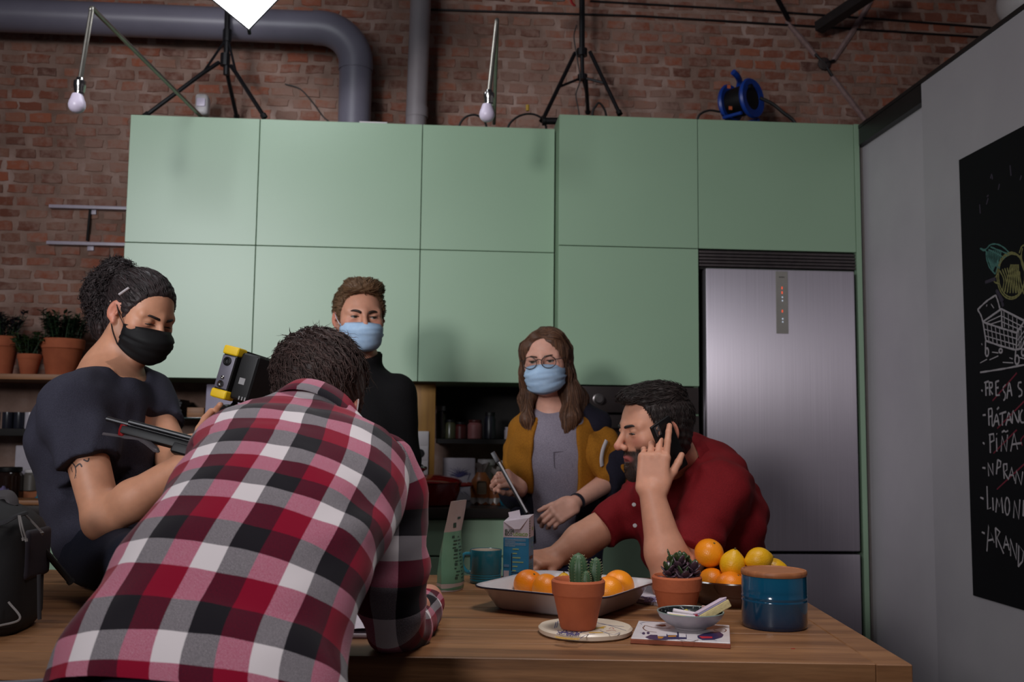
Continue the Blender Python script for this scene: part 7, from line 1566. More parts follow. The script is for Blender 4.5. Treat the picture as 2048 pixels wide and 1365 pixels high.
def colD(V): return head_color(V, cD, RD, sD, SK_M, (s2l(168), s2l(92), s2l(90)), BRD, 0.96, BLUSH)
grow('body', S, 0.003, skin, rootD, colD); eyes(rootD, TD_, RD, sD, (0.0, 1, -0.45), lids=1.35)
hDm = hair_mat('hair_black', rgb(16, 13, 14), rgb(54, 44, 42)); brows(rootD, TD_, hDm, sD, 0.003, 0.0048)
H, _t = hairline(RD, cD, sD, 0.006, bulk=(((0, 0.045, 0.096), (0.056, 0.046, 0.026), 0.02), ((0, 0.072, 0.090), (0.044, 0.022, 0.013), 0.012), ((0, -0.02, 0.100), (0.064, 0.075, 0.028), 0.02)), zbr=(-0.085, -0.080, -0.05, 0.012, 0.026, -0.006, 0.0, 0.040, 0.066, 0.078, 0.082))
_, Vh = grow('hair', H, 0.0042, hDm, rootD); qh = (Vh - cD) @ RD
def flowD(p, n): q = (p - cD) @ RD; f = np.zeros_like(q); f[:, 1] = 1.0 * (q[:, 2] > 0.07); f[:, 2] = -1.0 * (q[:, 2] <= 0.07); f[:, 0] = 0.3; return f @ RD.T
strands('hair_locks', H, pick(Vh, 1700, 3, (qh[:, 2] > 0.02)), flowD, 0.028, 0.0012, hDm, rootD, lift=0.005, steps=4)
# moustache and beard as short locks
S.grid(0.004, cD - 0.16, cD + 0.16); Vb, _F = S.nets(); qb = (Vb - cD) @ RD / sD; x_, y_, z_ = qb.T
mo = ((np.abs(x_) < 0.030) & (z_ < -0.048) & (z_ > -0.062) & (y_ > 0.072)) | ((z_ < -0.088) & (y_ > 0.045) & (np.abs(x_) < 0.045)) | ((np.abs(x_) > 0.03) & (z_ < -0.055) & (y_ > -0.002) & (z_ > -0.12) & (y_ < 0.075) & (np.abs(x_) < 0.070))
def flowBd(p, n): q = (p - cD) @ RD; f = np.zeros_like(q); f[:, 2] = -1; f[:, 0] = np.sign(q[:, 0]) * 0.6; return f @ RD.T
strands('beard', S, pick(Vb, 900, 8, mo), flowBd, 0.007, 0.0006, hDm, rootD, lift=0.0015, steps=3)
redc = cloth_mat('red_cotton', rgb(122, 18, 26), rgb(104, 12, 20), 320, 0.85)
J = Field(); J.ell(chD, (0.205, 0.135, 0.215), RT, 0.05); J.cap(chD, hipD, 0.150, 0.155, 0.06); J.cap(L3(nD, chD, 0.04), chD, 0.086, 0.12, 0.06); J.cap(shN, shF, 0.070, 0.066, 0.06)
J.cap(P(1440, 975, 2.70), P(1452, 1100, 2.84), 0.08, 0.1, 0.06)
J.cap(shN, L3(shN, elN, 0.72), 0.078, 0.070, 0.04); J.clip(L3(shN, elN, 0.70), elN - shN, 0.13)
J.cap(shF, L3(shF, elF, 0.92), 0.072, 0.062, 0.04); J.clip(L3(shF, elF, 0.90), elF - shF, 0.11); J.clip(hipD + np.array((0, 0, -0.08)), (0, 0, -1), 0.3)
w1 = wrinkle(0.0045, 36, 21); w2 = wrinkle(0.003, 75, 22); J.post = lambda G, X, Y, Z: w2(w1(G, X, Y, Z), X, Y, Z); grow('shirt', J, 0.0058, redc, rootD)
nk = L3(nD, TD_(0, -0.02, -0.09), 0.45); nx = (Vector(TD_(0, -0.02, -0.08)) - nD).normalized(); a1 = nx.orthogonal().normalized(); a2 = nx.cross(a1)
bm = B(); rows = []
for o, rr_ in ((-0.035, 0.088), (-0.012, 0.079), (0.012, 0.074), (0.013, 0.071), (-0.012, 0.074)): rows.append([bm.verts.new(nk + nx * o + (a1 * cos(2 * pi * k / 28) + a2 * sin(2 * pi * k / 28)) * rr_) for k in range(28)])
for A, Bq in zip(rows[:-1], rows[1:]):
    for k in range(28): bm.faces.new((A[k], A[(k + 1) % 28], Bq[(k + 1) % 28], Bq[k]))
obj('collar', bm, redc, rootD, smooth=60)
for (x, y, dd) in ((1270, 1052, 2.70), (1268, 1010, 2.72)):
    q = P(x, y, dd); bm = B(); lathe(bm, [(0, 0.003), (0.005, 0.0025), (0.006, 0)], n=14, M=Matrix.Translation(q) @ Matrix.Rotation(radians(70), 4, 'X')); obj('button', bm, white_pl, rootD)
T = Field(); T.ell(hipD, (0.17, 0.13, 0.11), RT, 0.05)
for x in (-1, 1):
    a = hipD + RT @ np.array((x * 0.09, 0.02, 0)); kn = a + RT @ np.array((x * 0.05, 0.40, -0.08)); an = kn + np.array((0.05, 0.06, 0)); an[2] = 0.12; T.cap(a, kn, 0.095, 0.07, 0.04); T.cap(kn, an, 0.068, 0.055, 0.02)
    ft = an.copy(); ft[2] = 0.0; d = RT @ np.array((0, 1, 0)); bm = B(); box(bm, -0.045, 0.045, -0.075, 0.185, 0.001, 0.09, bev=0.03, seg=4, M=M4(Vector(RT @ np.array((1, 0, 0))), Vector(d), (0, 0, 1), Vector(ft))); obj('shoe', bm, shoe_m, rootD)
grow('trousers', T, 0.012, denim, rootD)
t = thing('bar_stool', 'plain stool under the man in the red shirt, hidden by the table', 'stool', (hipD[0], hipD[1], 0)); sz = hipD[2] - 0.125
bm = B(); lathe(bm, [(0, sz - 0.03), (0.16, sz - 0.03), (0.17, sz - 0.02), (0.165, sz), (0, sz)], c=(hipD[0], hipD[1], 0), n=32); obj('seat', bm, oak, t)
for a in range(4): an = a * pi / 2 + 0.6; bm = B(); tube(bm, [(hipD[0] + 0.11 * cos(an), hipD[1] + 0.11 * sin(an), sz - 0.03), (hipD[0] + 0.19 * cos(an), hipD[1] + 0.19 * sin(an), 0)], 0.014, 8); obj('leg', bm, blackmet, t)

# ================================================================== long haired man sitting on the table at the left
rootA = thing('person', 'man with tied dark hair, black mask and dark T-shirt sitting on the table', 'person', (P(240, 1150, 2.70).x, 2.70, TZ))
sA = 0.95; RA = head_frame((0.80, -0.56, -0.40), radians(-3)); cA = np.array(P(282, 630, 2.74)); nA = P(214, 748, 2.74)
S = Field(); TA_ = add_head(S, cA, RA, sA, nA, lids=1.5, neck_r=0.058)
FA = np.array((0.80, -0.60, 0.0)); RT = torso_R(FA); hipA = np.array(P(246, 1082, 2.72)); chA = np.array(P(196, 870, 2.68)); upA = np.array(P(205, 800, 2.68)); waA = np.array(P(205, 985, 2.71)); hipA[2] = TZ + 0.115
S.ell(hipA, (0.155, 0.12, 0.10), RT, 0.05); S.ell(waA, (0.135, 0.105, 0.13), RT, 0.06); S.ell(chA, (0.165, 0.115, 0.15), RT, 0.06); S.cap(nA, upA, 0.062, 0.09, 0.05)
shN, elN, wrN = P(148, 812, 2.53), P(206, 1042, 2.44), P(392, 916, 2.36); shF, elF, wrF = P(288, 790, 2.80), P(352, 925, 2.68), P(448, 872, 2.52)
S.cap(shN, shF, 0.06, 0.055, 0.05)
for a, e, w in ((shN, elN, wrN), (shF, elF, wrF)):
    S.cap(a, e, 0.053, 0.044, 0.03); S.cap(e, L3(e, w, 0.33), 0.043, 0.046, 0.025); S.cap(L3(e, w, 0.33), w, 0.046, 0.029, 0.02)
grip0, grip1 = P(470, 815, 2.40), P(430, 885, 2.38)
hand(S, wrN, P(440, 868, 2.375) - wrN, (-0.35, -0.85, 0.2), 0.98, -1, curl=(1.15, 1.2, 1.25, 1.25), thumb=(0.75, 0.75, -0.2), tcurl=0.4)
hand(S, wrF, P(474, 845, 2.46) - wrF, (0.5, 0.5, 0.6), 0.98, 1, curl=(1.0, 1.1, 1.2, 1.2), thumb=(0.4, 0.9, -0.2), tcurl=0.3)
legA = []
for x in (-1, 1):
    a = hipA + RT @ np.array((-x * 0.09, 0.02, -0.03)); kn = hipA + RT @ np.array((-x * 0.23, 0.36, -0.01)); an = hipA + RT @ np.array((x * 0.10, 0.28 + 0.06 * x, -0.065)); legA.append((a, kn, an)); S.cap(a, L3(a, kn, 0.3), 0.07, 0.065, 0.03)
BRA = (0.05, 0.03, 0.022)
grow('body', S, 0.0032, skin, rootA, lambda V: head_color(V, cA, RA, sA, (s2l(204), s2l(146), s2l(116)), LIP, BRA, 0.35, BLUSH))
eyes(rootA, TA_, RA, sA, (0.0, 1, -0.5), lids=1.5); hAm = hair_mat('hair_dark', rgb(17, 13, 15), rgb(58, 46, 46)); brows(rootA, TA_, hAm, sA, 0.004, 0.0046)
H, _t = hairline(RA, cA, sA, 0.008, ybr=(-0.13, -0.06, -0.035, -0.018, 0.004, 0.016, 0.028, 0.040, 0.055, 0.072, 0.1), zbr=(-0.10, -0.10, -0.075, 0.006, 0.024, -0.022, -0.018, 0.020, 0.056, 0.080, 0.086), bulk=())
bunc = np.array(P(236, 545, 2.78)); H.ell(bunc, (0.044, 0.044, 0.036), None, 0.012); H.ell(P(200, 590, 2.79), (0.042, 0.05, 0.062), None, 0.03); H.ell(P(206, 645, 2.78), (0.030, 0.045, 0.055), None, 0.03); H.cap(P(212, 660, 2.77), P(222, 696, 2.76), 0.022, 0.008, 0.02)
po = H.post
def postA(G, X, Y, Z):
    G2 = po(G, X, Y, Z); lo = np.minimum(np.minimum(Field.dist('ell', (bunc, np.array((0.044, 0.044, 0.036)), np.eye(3)), X, Y, Z), Field.dist('ell', (np.array(P(200, 590, 2.79)), np.array((0.042, 0.05, 0.062)), np.eye(3)), X, Y, Z)), Field.dist('ell', (np.array(P(206, 645, 2.78)), np.array((0.030, 0.045, 0.055)), np.eye(3)), X, Y, Z))
    lo = np.minimum(lo, Field.dist('cap', (np.array(P(212, 660, 2.77)), np.array(P(222, 696, 2.76)), 0.022, 0.008), X, Y, Z)); lo = lo + 0.003 * np.sin(X * 160 + 2 * np.sin(Z * 90)) * np.sin(Z * 170 + Y * 110); return np.minimum(G2, lo)
H.post = postA; _, Vh = grow('hair', H, 0.0044, hAm, rootA); qh = (Vh - cA) @ RA
def flowA(p, n): f = bunc[None, :] - p; f /= np.linalg.norm(f, axis=1, keepdims=True); near = np.linalg.norm(p - bunc, axis=1) < 0.06; f[near] = np.cross(n[near], f[near]); return f
strands('hair_locks', H, pick(Vh, 1900, 6), flowA, 0.055, 0.0013, hAm, rootA, lift=0.003, rnd=0.12, steps=6)
back = (np.linalg.norm(Vh - np.array(P(200, 600, 2.79)), axis=1) < 0.085) | (np.linalg.norm(Vh - bunc, axis=1) < 0.05)
strands('hair_curls', H, pick(Vh, 900, 7, back), lambda p, n: n * 0.3 + np.array((-0.3, 0, -0.2)), 0.045, 0.0012, hAm, rootA, lift=0.010, rnd=0.6, curl=0.9, stick=0.4, steps=6)
face_mask(rootA, TA_, sA, mask_blk, loop_b, 0.0022)
bm = B(); e0, e1 = P(238, 590, 2.625), P(258, 576, 2.625); tube(bm, [e0, e1], 0.0035, 8); obj('ear_pencil', bm, mat('pencil_grey', rgb(176, 166, 168), rough=0.5), rootA)
bm = B(); lathe(bm, [(0, 0.003), (0.003, 0), (0, -0.003)], c=P(220, 603, 2.655), n=8); obj('earring', bm, chrome, rootA)
tsh = cloth_mat('charcoal_jersey', rgb(58, 57, 70), rgb(46, 45, 57), 380)
J = Field(); J.ell(hipA, (0.180, 0.15, 0.10), RT, 0.05); J.ell(waA, (0.165, 0.135, 0.15), RT, 0.07); J.ell(chA, (0.185, 0.138, 0.165), RT, 0.06); J.cap(chA, waA, 0.13, 0.13, 0.06); J.cap(shN, shF, 0.072, 0.068, 0.05); J.cap(upA + np.array((0, 0, -0.02)), chA, 0.085, 0.13, 0.06); J.ell(P(232, 728, 2.70), (0.085, 0.075, 0.075), RT, 0.02, 's')
J.cap(shN, L3(shN, elN, 0.54), 0.078, 0.074, 0.03); J.clip(L3(shN, elN, 0.52), elN - shN, 0.125); J.cap(shF, L3(shF, elF, 0.54), 0.070, 0.066, 0.03); J.clip(L3(shF, elF, 0.52), elF - shF, 0.10)
J.clip((hipA[0], hipA[1], TZ + 0.006), (0, 0, -1), 0.4)
w1 = wrinkle(0.0045, 34, 31); w2 = wrinkle(0.0028, 70, 32); J.post = lambda G, X, Y, Z: w2(w1(G, X, Y, Z), X, Y, Z); grow('t_shirt', J, 0.0058, tsh, rootA)
T = Field(); T.ell(hipA, (0.17, 0.13, 0.09), RT, 0.04)
for a, kn, an in legA: T.cap(a, kn, 0.085, 0.066, 0.04); T.cap(kn, an, 0.062, 0.05, 0.02); 
for a, kn, an in legA: T.ell(an + np.array((0.02, -0.02, -0.0)), (0.06, 0.06, 0.045), None, 0.02)
T.clip((hipA[0] + 0.2, hipA[1] - 0.2, TZ + 0.003), (0, 0, -1), 0.9); grow('trousers', T, 0.010, denim, rootA)
# tattoo on the upper arm: thin inked lines lying on the skin
bm = B(); ink_m = mat('tattoo_ink', rgb(70, 56, 56), rough=0.6)
for pts in ([(140, 925), (148, 932), (152, 945), (150, 958)], [(150, 935), (158, 928), (163, 934)], [(138, 935), (143, 945)], [(152, 950), (156, 962)], [(165, 918), (175, 922), (178, 915)]):
    tube(bm, spline([P(x, y, 2.428 + abs(x - 165) * 0.0004) for x, y in pts], 4), 0.0022, 5, flat=0.5)
o = obj('tattoo', bm, ink_m, rootA); swp = o.modifiers.new('lay', 'SHRINKWRAP'); swp.target = [c for c in rootA.children if c.name.startswith('body')][0]; swp.wrap_method = 'NEAREST_SURFACEPOINT'; swp.wrap_mode = 'ON_SURFACE'; swp.offset = 0.0004

# ================================================================== man in the plaid shirt bending over the table, back to the camera
rootE = thing('person', 'man in a red and black plaid shirt bending over the table, seen from behind', 'person', (P(400, 1365, 1.40).x, 1.40, 0))
ringpx = [((96, 1388), (716, 1452), 1.435, 0.125), ((118, 1340), (700, 1392), 1.455, 0.125), ((172, 1238), (696, 1318), 1.50, 0.120), ((240, 1130), (716, 1220), 1.54, 0.112), ((306, 1042), (752, 1128), 1.595, 0.108), ((352, 972), (790, 1058), 1.66, 0.112), ((378, 915), (815, 996), 1.742, 0.112),
          ((415, 872), (820, 935), 1.80, 0.098), ((470, 838), (790, 888), 1.835, 0.076), ((532, 818), (738, 858), 1.855, 0.060), ((566, 806), (716, 842), 1.870, 0.056)]
rg = []
for (l, r_, d, th) in ringpx: a, e = P(*l, d + 0.035), P(*r_, d - 0.035); rg.append(((a + e) / 2, (e - a) / 2, th))
C_ = [r[0] for r in rg]; NU = 96; sub = 6
def lerp_ring(i, f):
    p = lambda k, j: rg[max(0, min(len(rg) - 1, k))][j]
    def cr(j):
        a, b_, c, d = p(i - 1, j), p(i, j), p(i + 1, j), p(i + 2, j); return (b_ * 2 + (c - a) * f + (a * 2 - b_ * 5 + c * 4 - d) * f * f + (b_ * 3 - a - c * 3 + d) * f ** 3) * 0.5
    return cr(0), cr(1), cr(2)
RINGS = []
for i in range(len(rg) - 1):
    for k in range(sub): RINGS.append(lerp_ring(i, k / sub))
RINGS.append(rg[-1])
rows = []; UV = []; vacc = 0; prevd = None
for q, (c, lat, th) in enumerate(RINGS):
    t_ = (RINGS[min(q + 1, len(RINGS) - 1)][0] - RINGS[max(q - 1, 0)][0]).normalized(); w = lat.length; l = lat.normalized(); dr = l.cross(t_).normalized()
    if dr.z < 0: dr = -dr
    ring = []
    for j in range(NU):
        a = 2 * pi * j / NU; ca, sa = cos(a), sin(a); x = w * np.sign(ca) * abs(ca) ** 0.86; z = th * (np.sign(sa) * abs(sa) ** 0.9) * (1.0 if sa > 0 else 0.75)
        ring.append(c + l * float(x) + dr * float(z))
    rows.append(ring)
rowsA = np.array([[tuple(p) for p in r] for r in rows]); dj = NU // 4
mid = rowsA[:, dj]; vv = np.concatenate([[0], np.cumsum(np.linalg.norm(np.diff(mid, axis=0), axis=1))])
seg = np.linalg.norm(np.roll(rowsA, -1, 1) - rowsA, axis=2)
U = np.zeros(rowsA.shape[:2])
for j in range(1, NU // 2 + 1):
    U[:, (dj - j) % NU] = U[:, (dj - j + 1) % NU] + seg[:, (dj - j) % NU]
for j in range(1, NU // 2): U[:, (dj + j) % NU] = U[:, (dj + j - 1) % NU] - seg[:, (dj + j - 1) % NU]
UVt = np.stack([U, np.repeat(vv[:, None], NU, 1)], 2)
# cloth folds: drawn diagonally across the flank and along the waist
nr = np.roll(rowsA, -1, 1) - np.roll(rowsA, 1, 1); tg = np.gradient(rowsA, axis=0); nn_ = np.cross(tg, nr); nn_ /= np.linalg.norm(nn_, axis=2, keepdims=True); cen = rowsA.mean(1, keepdims=True); sg = np.sign(((rowsA - cen) * nn_).sum(2, keepdims=True)); nn_ = nn_ * sg
uu, v2 = U, UVt[..., 1]
fold = 0.0045 * np.sin(v2 * 34 + uu * 18 + 1.0) * np.exp(-((uu - 0.16) / 0.07) ** 2) + 0.0060 * np.sin((v2 - uu * 0.9) * 46) * np.exp(-((uu - 0.17) / 0.055) ** 2 - ((v2 - 0.36) / 0.12) ** 2)
fold += 0.0035 * np.exp(-((v2 - 0.47 + 0.10 * uu) / 0.008) ** 2) * (np.abs(uu) < 0.2) + 0.004 * np.sin(v2 * 40 - uu * 26) * np.exp(-((uu + 0.20) / 0.05) ** 2) + 0.0018 * np.sin(v2 * 60 + 3 * np.sin(uu * 22)) * np.sin(uu * 30 + 1)
rowsA = rowsA + nn_ * fold[..., None]
nR = len(rowsA); idx = np.arange(nR * NU).reshape(nR, NU); Fq = np.stack([idx[:-1], np.roll(idx, -1, 1)[:-1], np.roll(idx, -1, 1)[1:], idx[1:]], 2).reshape(-1, 4)
m, nt, b = new_mat('plaid_flannel'); plaid = m
at = N(nt, 'ShaderNodeAttribute', attribute_name='weave'); sp_ = N(nt, 'ShaderNodeSeparateXYZ'); nt.links.new(at.outputs['Vector'], sp_.inputs[0])
WHT, BLK_, RED_ = [tuple(v ** (1 / 3) for v in c[:3]) + (1,) for c in (rgb(226, 218, 222), rgb(26, 23, 30), rgb(140, 6, 42))]
PER = 1.0
def band(sock, phase, per):
    d = N(nt, 'ShaderNodeMath', operation='MULTIPLY_ADD'); d.inputs[1].default_value = 1 / per; d.inputs[2].default_value = phase + 20; nt.links.new(sock, d.inputs[0]); f = N(nt, 'ShaderNodeMath', operation='FRACT'); nt.links.new(d.outputs[0], f.inputs[0])
    r = ramp(nt, [(0.0, WHT), (0.305, BLK_), (0.655, RED_)], 'CONSTANT'); nt.links.new(f.outputs[0], r.inputs[0]); return r
PU, PV, PERV = 0.155, 0.155, 1.0
bu = band(sp_.outputs[0], PU, PER); bv = band(sp_.outputs[1], PV, PERV)
# twill: fine diagonal alternation of warp and weft
tw = N(nt, 'ShaderNodeMath', operation='ADD'); nt.links.new(sp_.outputs[0], tw.inputs[0]); nt.links.new(sp_.outputs[1], tw.inputs[1]); t2 = N(nt, 'ShaderNodeMath', operation='MULTIPLY'); t2.inputs[1].default_value = 2 * pi / 0.0175; nt.links.new(tw.outputs[0], t2.inputs[0]); t3 = N(nt, 'ShaderNodeMath', operation='SINE'); nt.links.new(t2.outputs[0], t3.inputs[0])
wn = N(nt, 'ShaderNodeTexNoise'); wn.inputs['Scale'].default_value = 110; nt.links.new(at.outputs['Vector'], wn.inputs['Vector']); t4 = N(nt, 'ShaderNodeMath', operation='MULTIPLY_ADD'); t4.inputs[1].default_value = 0.26; nt.links.new(t3.outputs[0], t4.inputs[0]); nt.links.new(wn.outputs[0], t4.inputs[2])
mx = N(nt, 'ShaderNodeMix', data_type='RGBA'); nt.links.new(t4.outputs[0], mx.inputs[0]); nt.links.new(bu.outputs[0], mx.inputs[6]); nt.links.new(bv.outputs[0], mx.inputs[7]); sq0 = N(nt, 'ShaderNodeVectorMath', operation='MULTIPLY'); nt.links.new(mx.outputs[2], sq0.inputs[0]); nt.links.new(mx.outputs[2], sq0.inputs[1]); sq = N(nt, 'ShaderNodeVectorMath', operation='MULTIPLY'); nt.links.new(sq0.outputs[0], sq.inputs[0]); nt.links.new(mx.outputs[2], sq.inputs[1]); nt.links.new(sq.outputs[0], b.inputs['Base Color']); b.inputs['Roughness'].default_value = 0.95; b.inputs['Specular IOR Level'].default_value = 0.15
b.inputs['Sheen Weight'].default_value = 0.15; b.inputs['Sheen Roughness'].default_value = 0.5
bp = N(nt, 'ShaderNodeBump'); bp.inputs['Strength'].default_value = 0.2; bp.inputs['Distance'].default_value = 0.001; nt.links.new(wn.outputs[0], bp.inputs['Height']); nt.links.new(bp.outputs[0], b.inputs['Normal'])
UM = np.interp(UVt[..., 1], [0.03, 0.2, 0.35, 0.46, 0.58], [0.128, 0.128, 0.125, 0.123, 0.118])
UVt = np.stack([(UVt[..., 0] + 0.01) / UM, np.interp(UVt[..., 1], [-0.1, 0.046, 0.187, 0.311, 0.403, 0.523, 0.65], [-1, 0, 1, 2, 3, 4, 5])], 2)
np_mesh('shirt', rowsA.reshape(-1, 3), Fq, plaid, rootE, uv=UVt.reshape(-1, 2))
# shoulder blades and sleeve
def sleeve(name, pts, rad, u0, v0, parent, nn=36, wr=0.003, seed=0, close=True, flat=0.9):
    q = spline(pts, 8); n = len(q); rr_ = np.interp(np.linspace(0, 1, n), np.linspace(0, 1, len(rad)), rad); a = Vector((1, 0, 0)); V = []; W = []; L = 0; g = np.random.default_rng(seed); ph = g.uniform(0, 6, 4)
    ph0 = None
    for i in range(n):
        t = (q[min(i + 1, n - 1)] - q[max(i - 1, 0)]).normalized(); a = (a - t * a.dot(t)).normalized(); b2 = t.cross(a)
        if i: L += (q[i] - q[i - 1]).length
        for j in range(nn + 1):
            an = 2 * pi * j / nn; k = wr * (sin(L * 60 + 2 * sin(an + ph[0])) + 0.8 * sin(L * 95 - 2 * an + ph[1])); V.append(q[i] + (a * cos(an) + b2 * sin(an) * flat) * (rr_[i] + k)); W.append((u0 - an * 0.43, v0 - L / 0.124))
    F = [(i * (nn + 1) + j, i * (nn + 1) + j + 1, (i + 1) * (nn + 1) + j + 1, (i + 1) * (nn + 1) + j) for i in range(n - 1) for j in range(nn)]
    return np_mesh(name, np.array([tuple(v) for v in V]), np.array(F), plaid, parent, uv=np.array(W))
shE, upE, elE, foE, cuE, haE = P(768, 945, 1.84), P(788, 1010, 1.84), P(784, 1235, 1.85), P(808, 1268, 1.92), P(846, 1220, 2.10), P(858, 1196, 2.20)
shE0 = P(736, 925, 1.86)
elE.z = max(elE.z, TZ + 0.075)
sleeve('sleeve', [shE0, shE, upE, P(787, 1120, 1.835), elE, P(806, 1262, 1.93), P(836, 1236, 2.05), P(852, 1212, 2.13)], [0.058, 0.071, 0.064, 0.062, 0.068, 0.056, 0.050, 0.046, 0.040], 0.0, 4.42, rootE, seed=3)
lsh, lel = P(455, 905, 1.86), P(440, 1130, 1.95); lel.z = TZ + 0.07; lwr = P(560, 1170, 2.2); lwr.z = TZ + 0.05
sleeve('sleeve', [P(480, 890, 1.86), lsh, P(430, 1000, 1.90), lel, L3(lel, lwr, 0.5), lwr], [0.05, 0.066, 0.064, 0.062, 0.054, 0.044], 0.0, 4.2, rootE, seed=4)
# body
sE = 1.0; cE = np.array(P(632, 818, 2.03)); RE = head_frame((0.10, 0.80, -0.60), radians(5)); nE = P(640, 846, 1.90)
S = Field(); TE_ = add_head(S, cE, RE, sE, nE, neck_r=0.060)
for q in range(0, len(RINGS) - 8, 4): c, lat, th = RINGS[q]; c2, l2, th2 = RINGS[q + 4]; S.cap(c - Vector((0, 0, 0.01)), c2 - Vector((0, 0, 0.01)), min(th, th2) * 0.6, min(th, th2) * 0.6, 0.05)
S.cap(L3(nE, shE, 0.3), shE, 0.045, 0.045, 0.04); S.cap(shE, elE, 0.045, 0.040, 0.03); S.cap(elE, cuE, 0.040, 0.030, 0.02); S.cap(cuE, haE, 0.03, 0.028, 0.02)
S.cap(lsh, lel, 0.045, 0.04, 0.03); S.cap(lel, lwr, 0.04, 0.028, 0.02)
hand(S, L3(cuE, haE, 0.7), (-0.25, 0.95, 0.0), (0.45, 0.0, 0.9), 0.98, -1, curl=(0.9, 1.0, 1.05, 1.1), thumb=(0.7, 0.6, -0.2)); hand(S, lwr, (0.5, 0.85, 0), (-0.1, 0, 1), 0.98, 1, curl=(0.4, 0.45, 0.5, 0.55))
hip0 = np.array(RINGS[0][0]); 
for x in (-1, 1):
    a = hip0 + np.array((x * 0.10, 0.0, -0.05)); S.cap(a, a - np.array((0, 0, 0.12)), 0.08, 0.07, 0.03)
grow('body', S, 0.0037, skin, rootE, lambda V: head_color(V, cE, RE, sE, (s2l(206), s2l(144), s2l(122)), LIP, BRA, 0.4, BLUSH))
hEm = hair_mat('hair_dark_brown', rgb(24, 17, 17), rgb(88, 68, 64))
H, _t = hairline(RE, cE, sE, 0.016, ybr=(-0.14, -0.08, -0.05, -0.03, 0.004, 0.016, 0.028, 0.040, 0.052, 0.068, 0.1), zbr=(-0.085, -0.080, -0.055, 0.0, 0.03, 0.01, 0.0, 0.030, 0.066, 0.078, 0.082), bulk=(((0, -0.02, 0.100), (0.08, 0.09, 0.028), 0.03), ((0.0, -0.08, 0.05), (0.082, 0.05, 0.065), 0.03)))
_, Vh = grow('hair', H, 0.0046, hEm, rootE); qh = (Vh - cE) @ RE
crown = np.array((-0.018, -0.055, 0.115))
def flowE(p, n):
    q = (p - cE) @ RE; f = q - crown; f /= np.maximum(np.linalg.norm(f, axis=1, keepdims=True), 1e-6); sw = np.cross(n @ RE, f); f = f + 0.45 * sw; return f @ RE.T
strands('hair_locks', H, pick(Vh, 2600, 9, (qh[:, 1] < 0.06) & ~((np.abs(qh[:, 0]) > 0.05) & (qh[:, 2] < 0.085) & (qh[:, 1] > -0.065))), flowE, 0.038, 0.0011, hEm, rootE, lift=0.005, rnd=0.28, steps=5, seed=5)
strands('hair_tufts', H, pick(Vh, 130, 10, qh[:, 2] > 0.06), lambda p, n: flowE(p, n) + n * 0.3, 0.038, 0.0009, hEm, rootE, lift=0.016, rnd=0.5, steps=5, seed=6, stick=0.55)
strands('nape_hair', H, pick(Vh, 900, 12, (qh[:, 1] < -0.05) & (qh[:, 2] < 0.0)), lambda p, n: np.tile(-RE[:, 2], (len(p), 1)), 0.03, 0.0008, hEm, rootE, lift=0.002, rnd=0.15, steps=4, seed=7)
e0 = Vector(TE_(0.086, -0.012, 0.0)); bm = B(); tube(bm, spline([Vector(TE_(0.088, -0.026, 0.012)), Vector(TE_(0.092, -0.026, -0.02)), Vector(TE_(0.084, 0.0, -0.055)), Vector(TE_(0.07, 0.04, -0.07))], 6), 0.0016, 6); obj('ear_loop', bm, loop_w, rootE)
face_mask(rootE, TE_, sE, mask_blue, loop_w)
# collar: folded band around the neck
bm = B(); rows = []; cN = RINGS[-1][0]; tN = (RINGS[-1][0] - RINGS[-5][0]).normalized(); lN = RINGS[-1][1].normalized(); dN = lN.cross(tN).normalized(); lw = RINGS[-1][1].length
if dN.z < 0: dN = -dN
prof = [(-0.036, lw * 1.16, 0.074), (-0.030, lw * 1.17, 0.077), (-0.005, lw * 1.06, 0.070), (0.012, lw * 0.99, 0.064), (0.017, lw * 0.95, 0.060), (0.012, lw * 0.90, 0.056), (-0.02, lw * 0.88, 0.052)]
Vc = []; Wc = []
for k, (o, ra, rb) in enumerate(prof):
    for j in range(49):
        an = 2 * pi * j / 48; Vc.append(tuple(cN + tN * o + lN * ra * cos(an) + dN * rb * sin(an))); Wc.append((-(an - pi / 2) * 0.65, 4.62 + o * 8.0))
Fc = [(i * 49 + j, i * 49 + j + 1, (i + 1) * 49 + j + 1, (i + 1) * 49 + j) for i in range(len(prof) - 1) for j in range(48)]
np_mesh('collar', np.array(Vc), np.array(Fc), plaid, rootE, uv=np.array(Wc))
T = Field(); T.ell(hip0 + np.array((0, 0, -0.03)), (0.165, 0.12, 0.10), np.eye(3), 0.05)
for x in (-1, 1):
    a = hip0 + np.array((x * 0.10, 0.0, -0.06)); kn = a.copy(); kn[2] = 0.48; an = kn.copy(); an[2] = 0.10; T.cap(a, kn, 0.092, 0.068, 0.04); T.cap(kn, an, 0.066, 0.052, 0.02)
    bm = B(); box(bm, an[0] - 0.045, an[0] + 0.045, an[1] - 0.075, an[1] + 0.185, 0.001, 0.085, bev=0.03, seg=4); obj('shoe', bm, shoe_m, rootE)
grow('trousers', T, 0.012, denim, rootE)

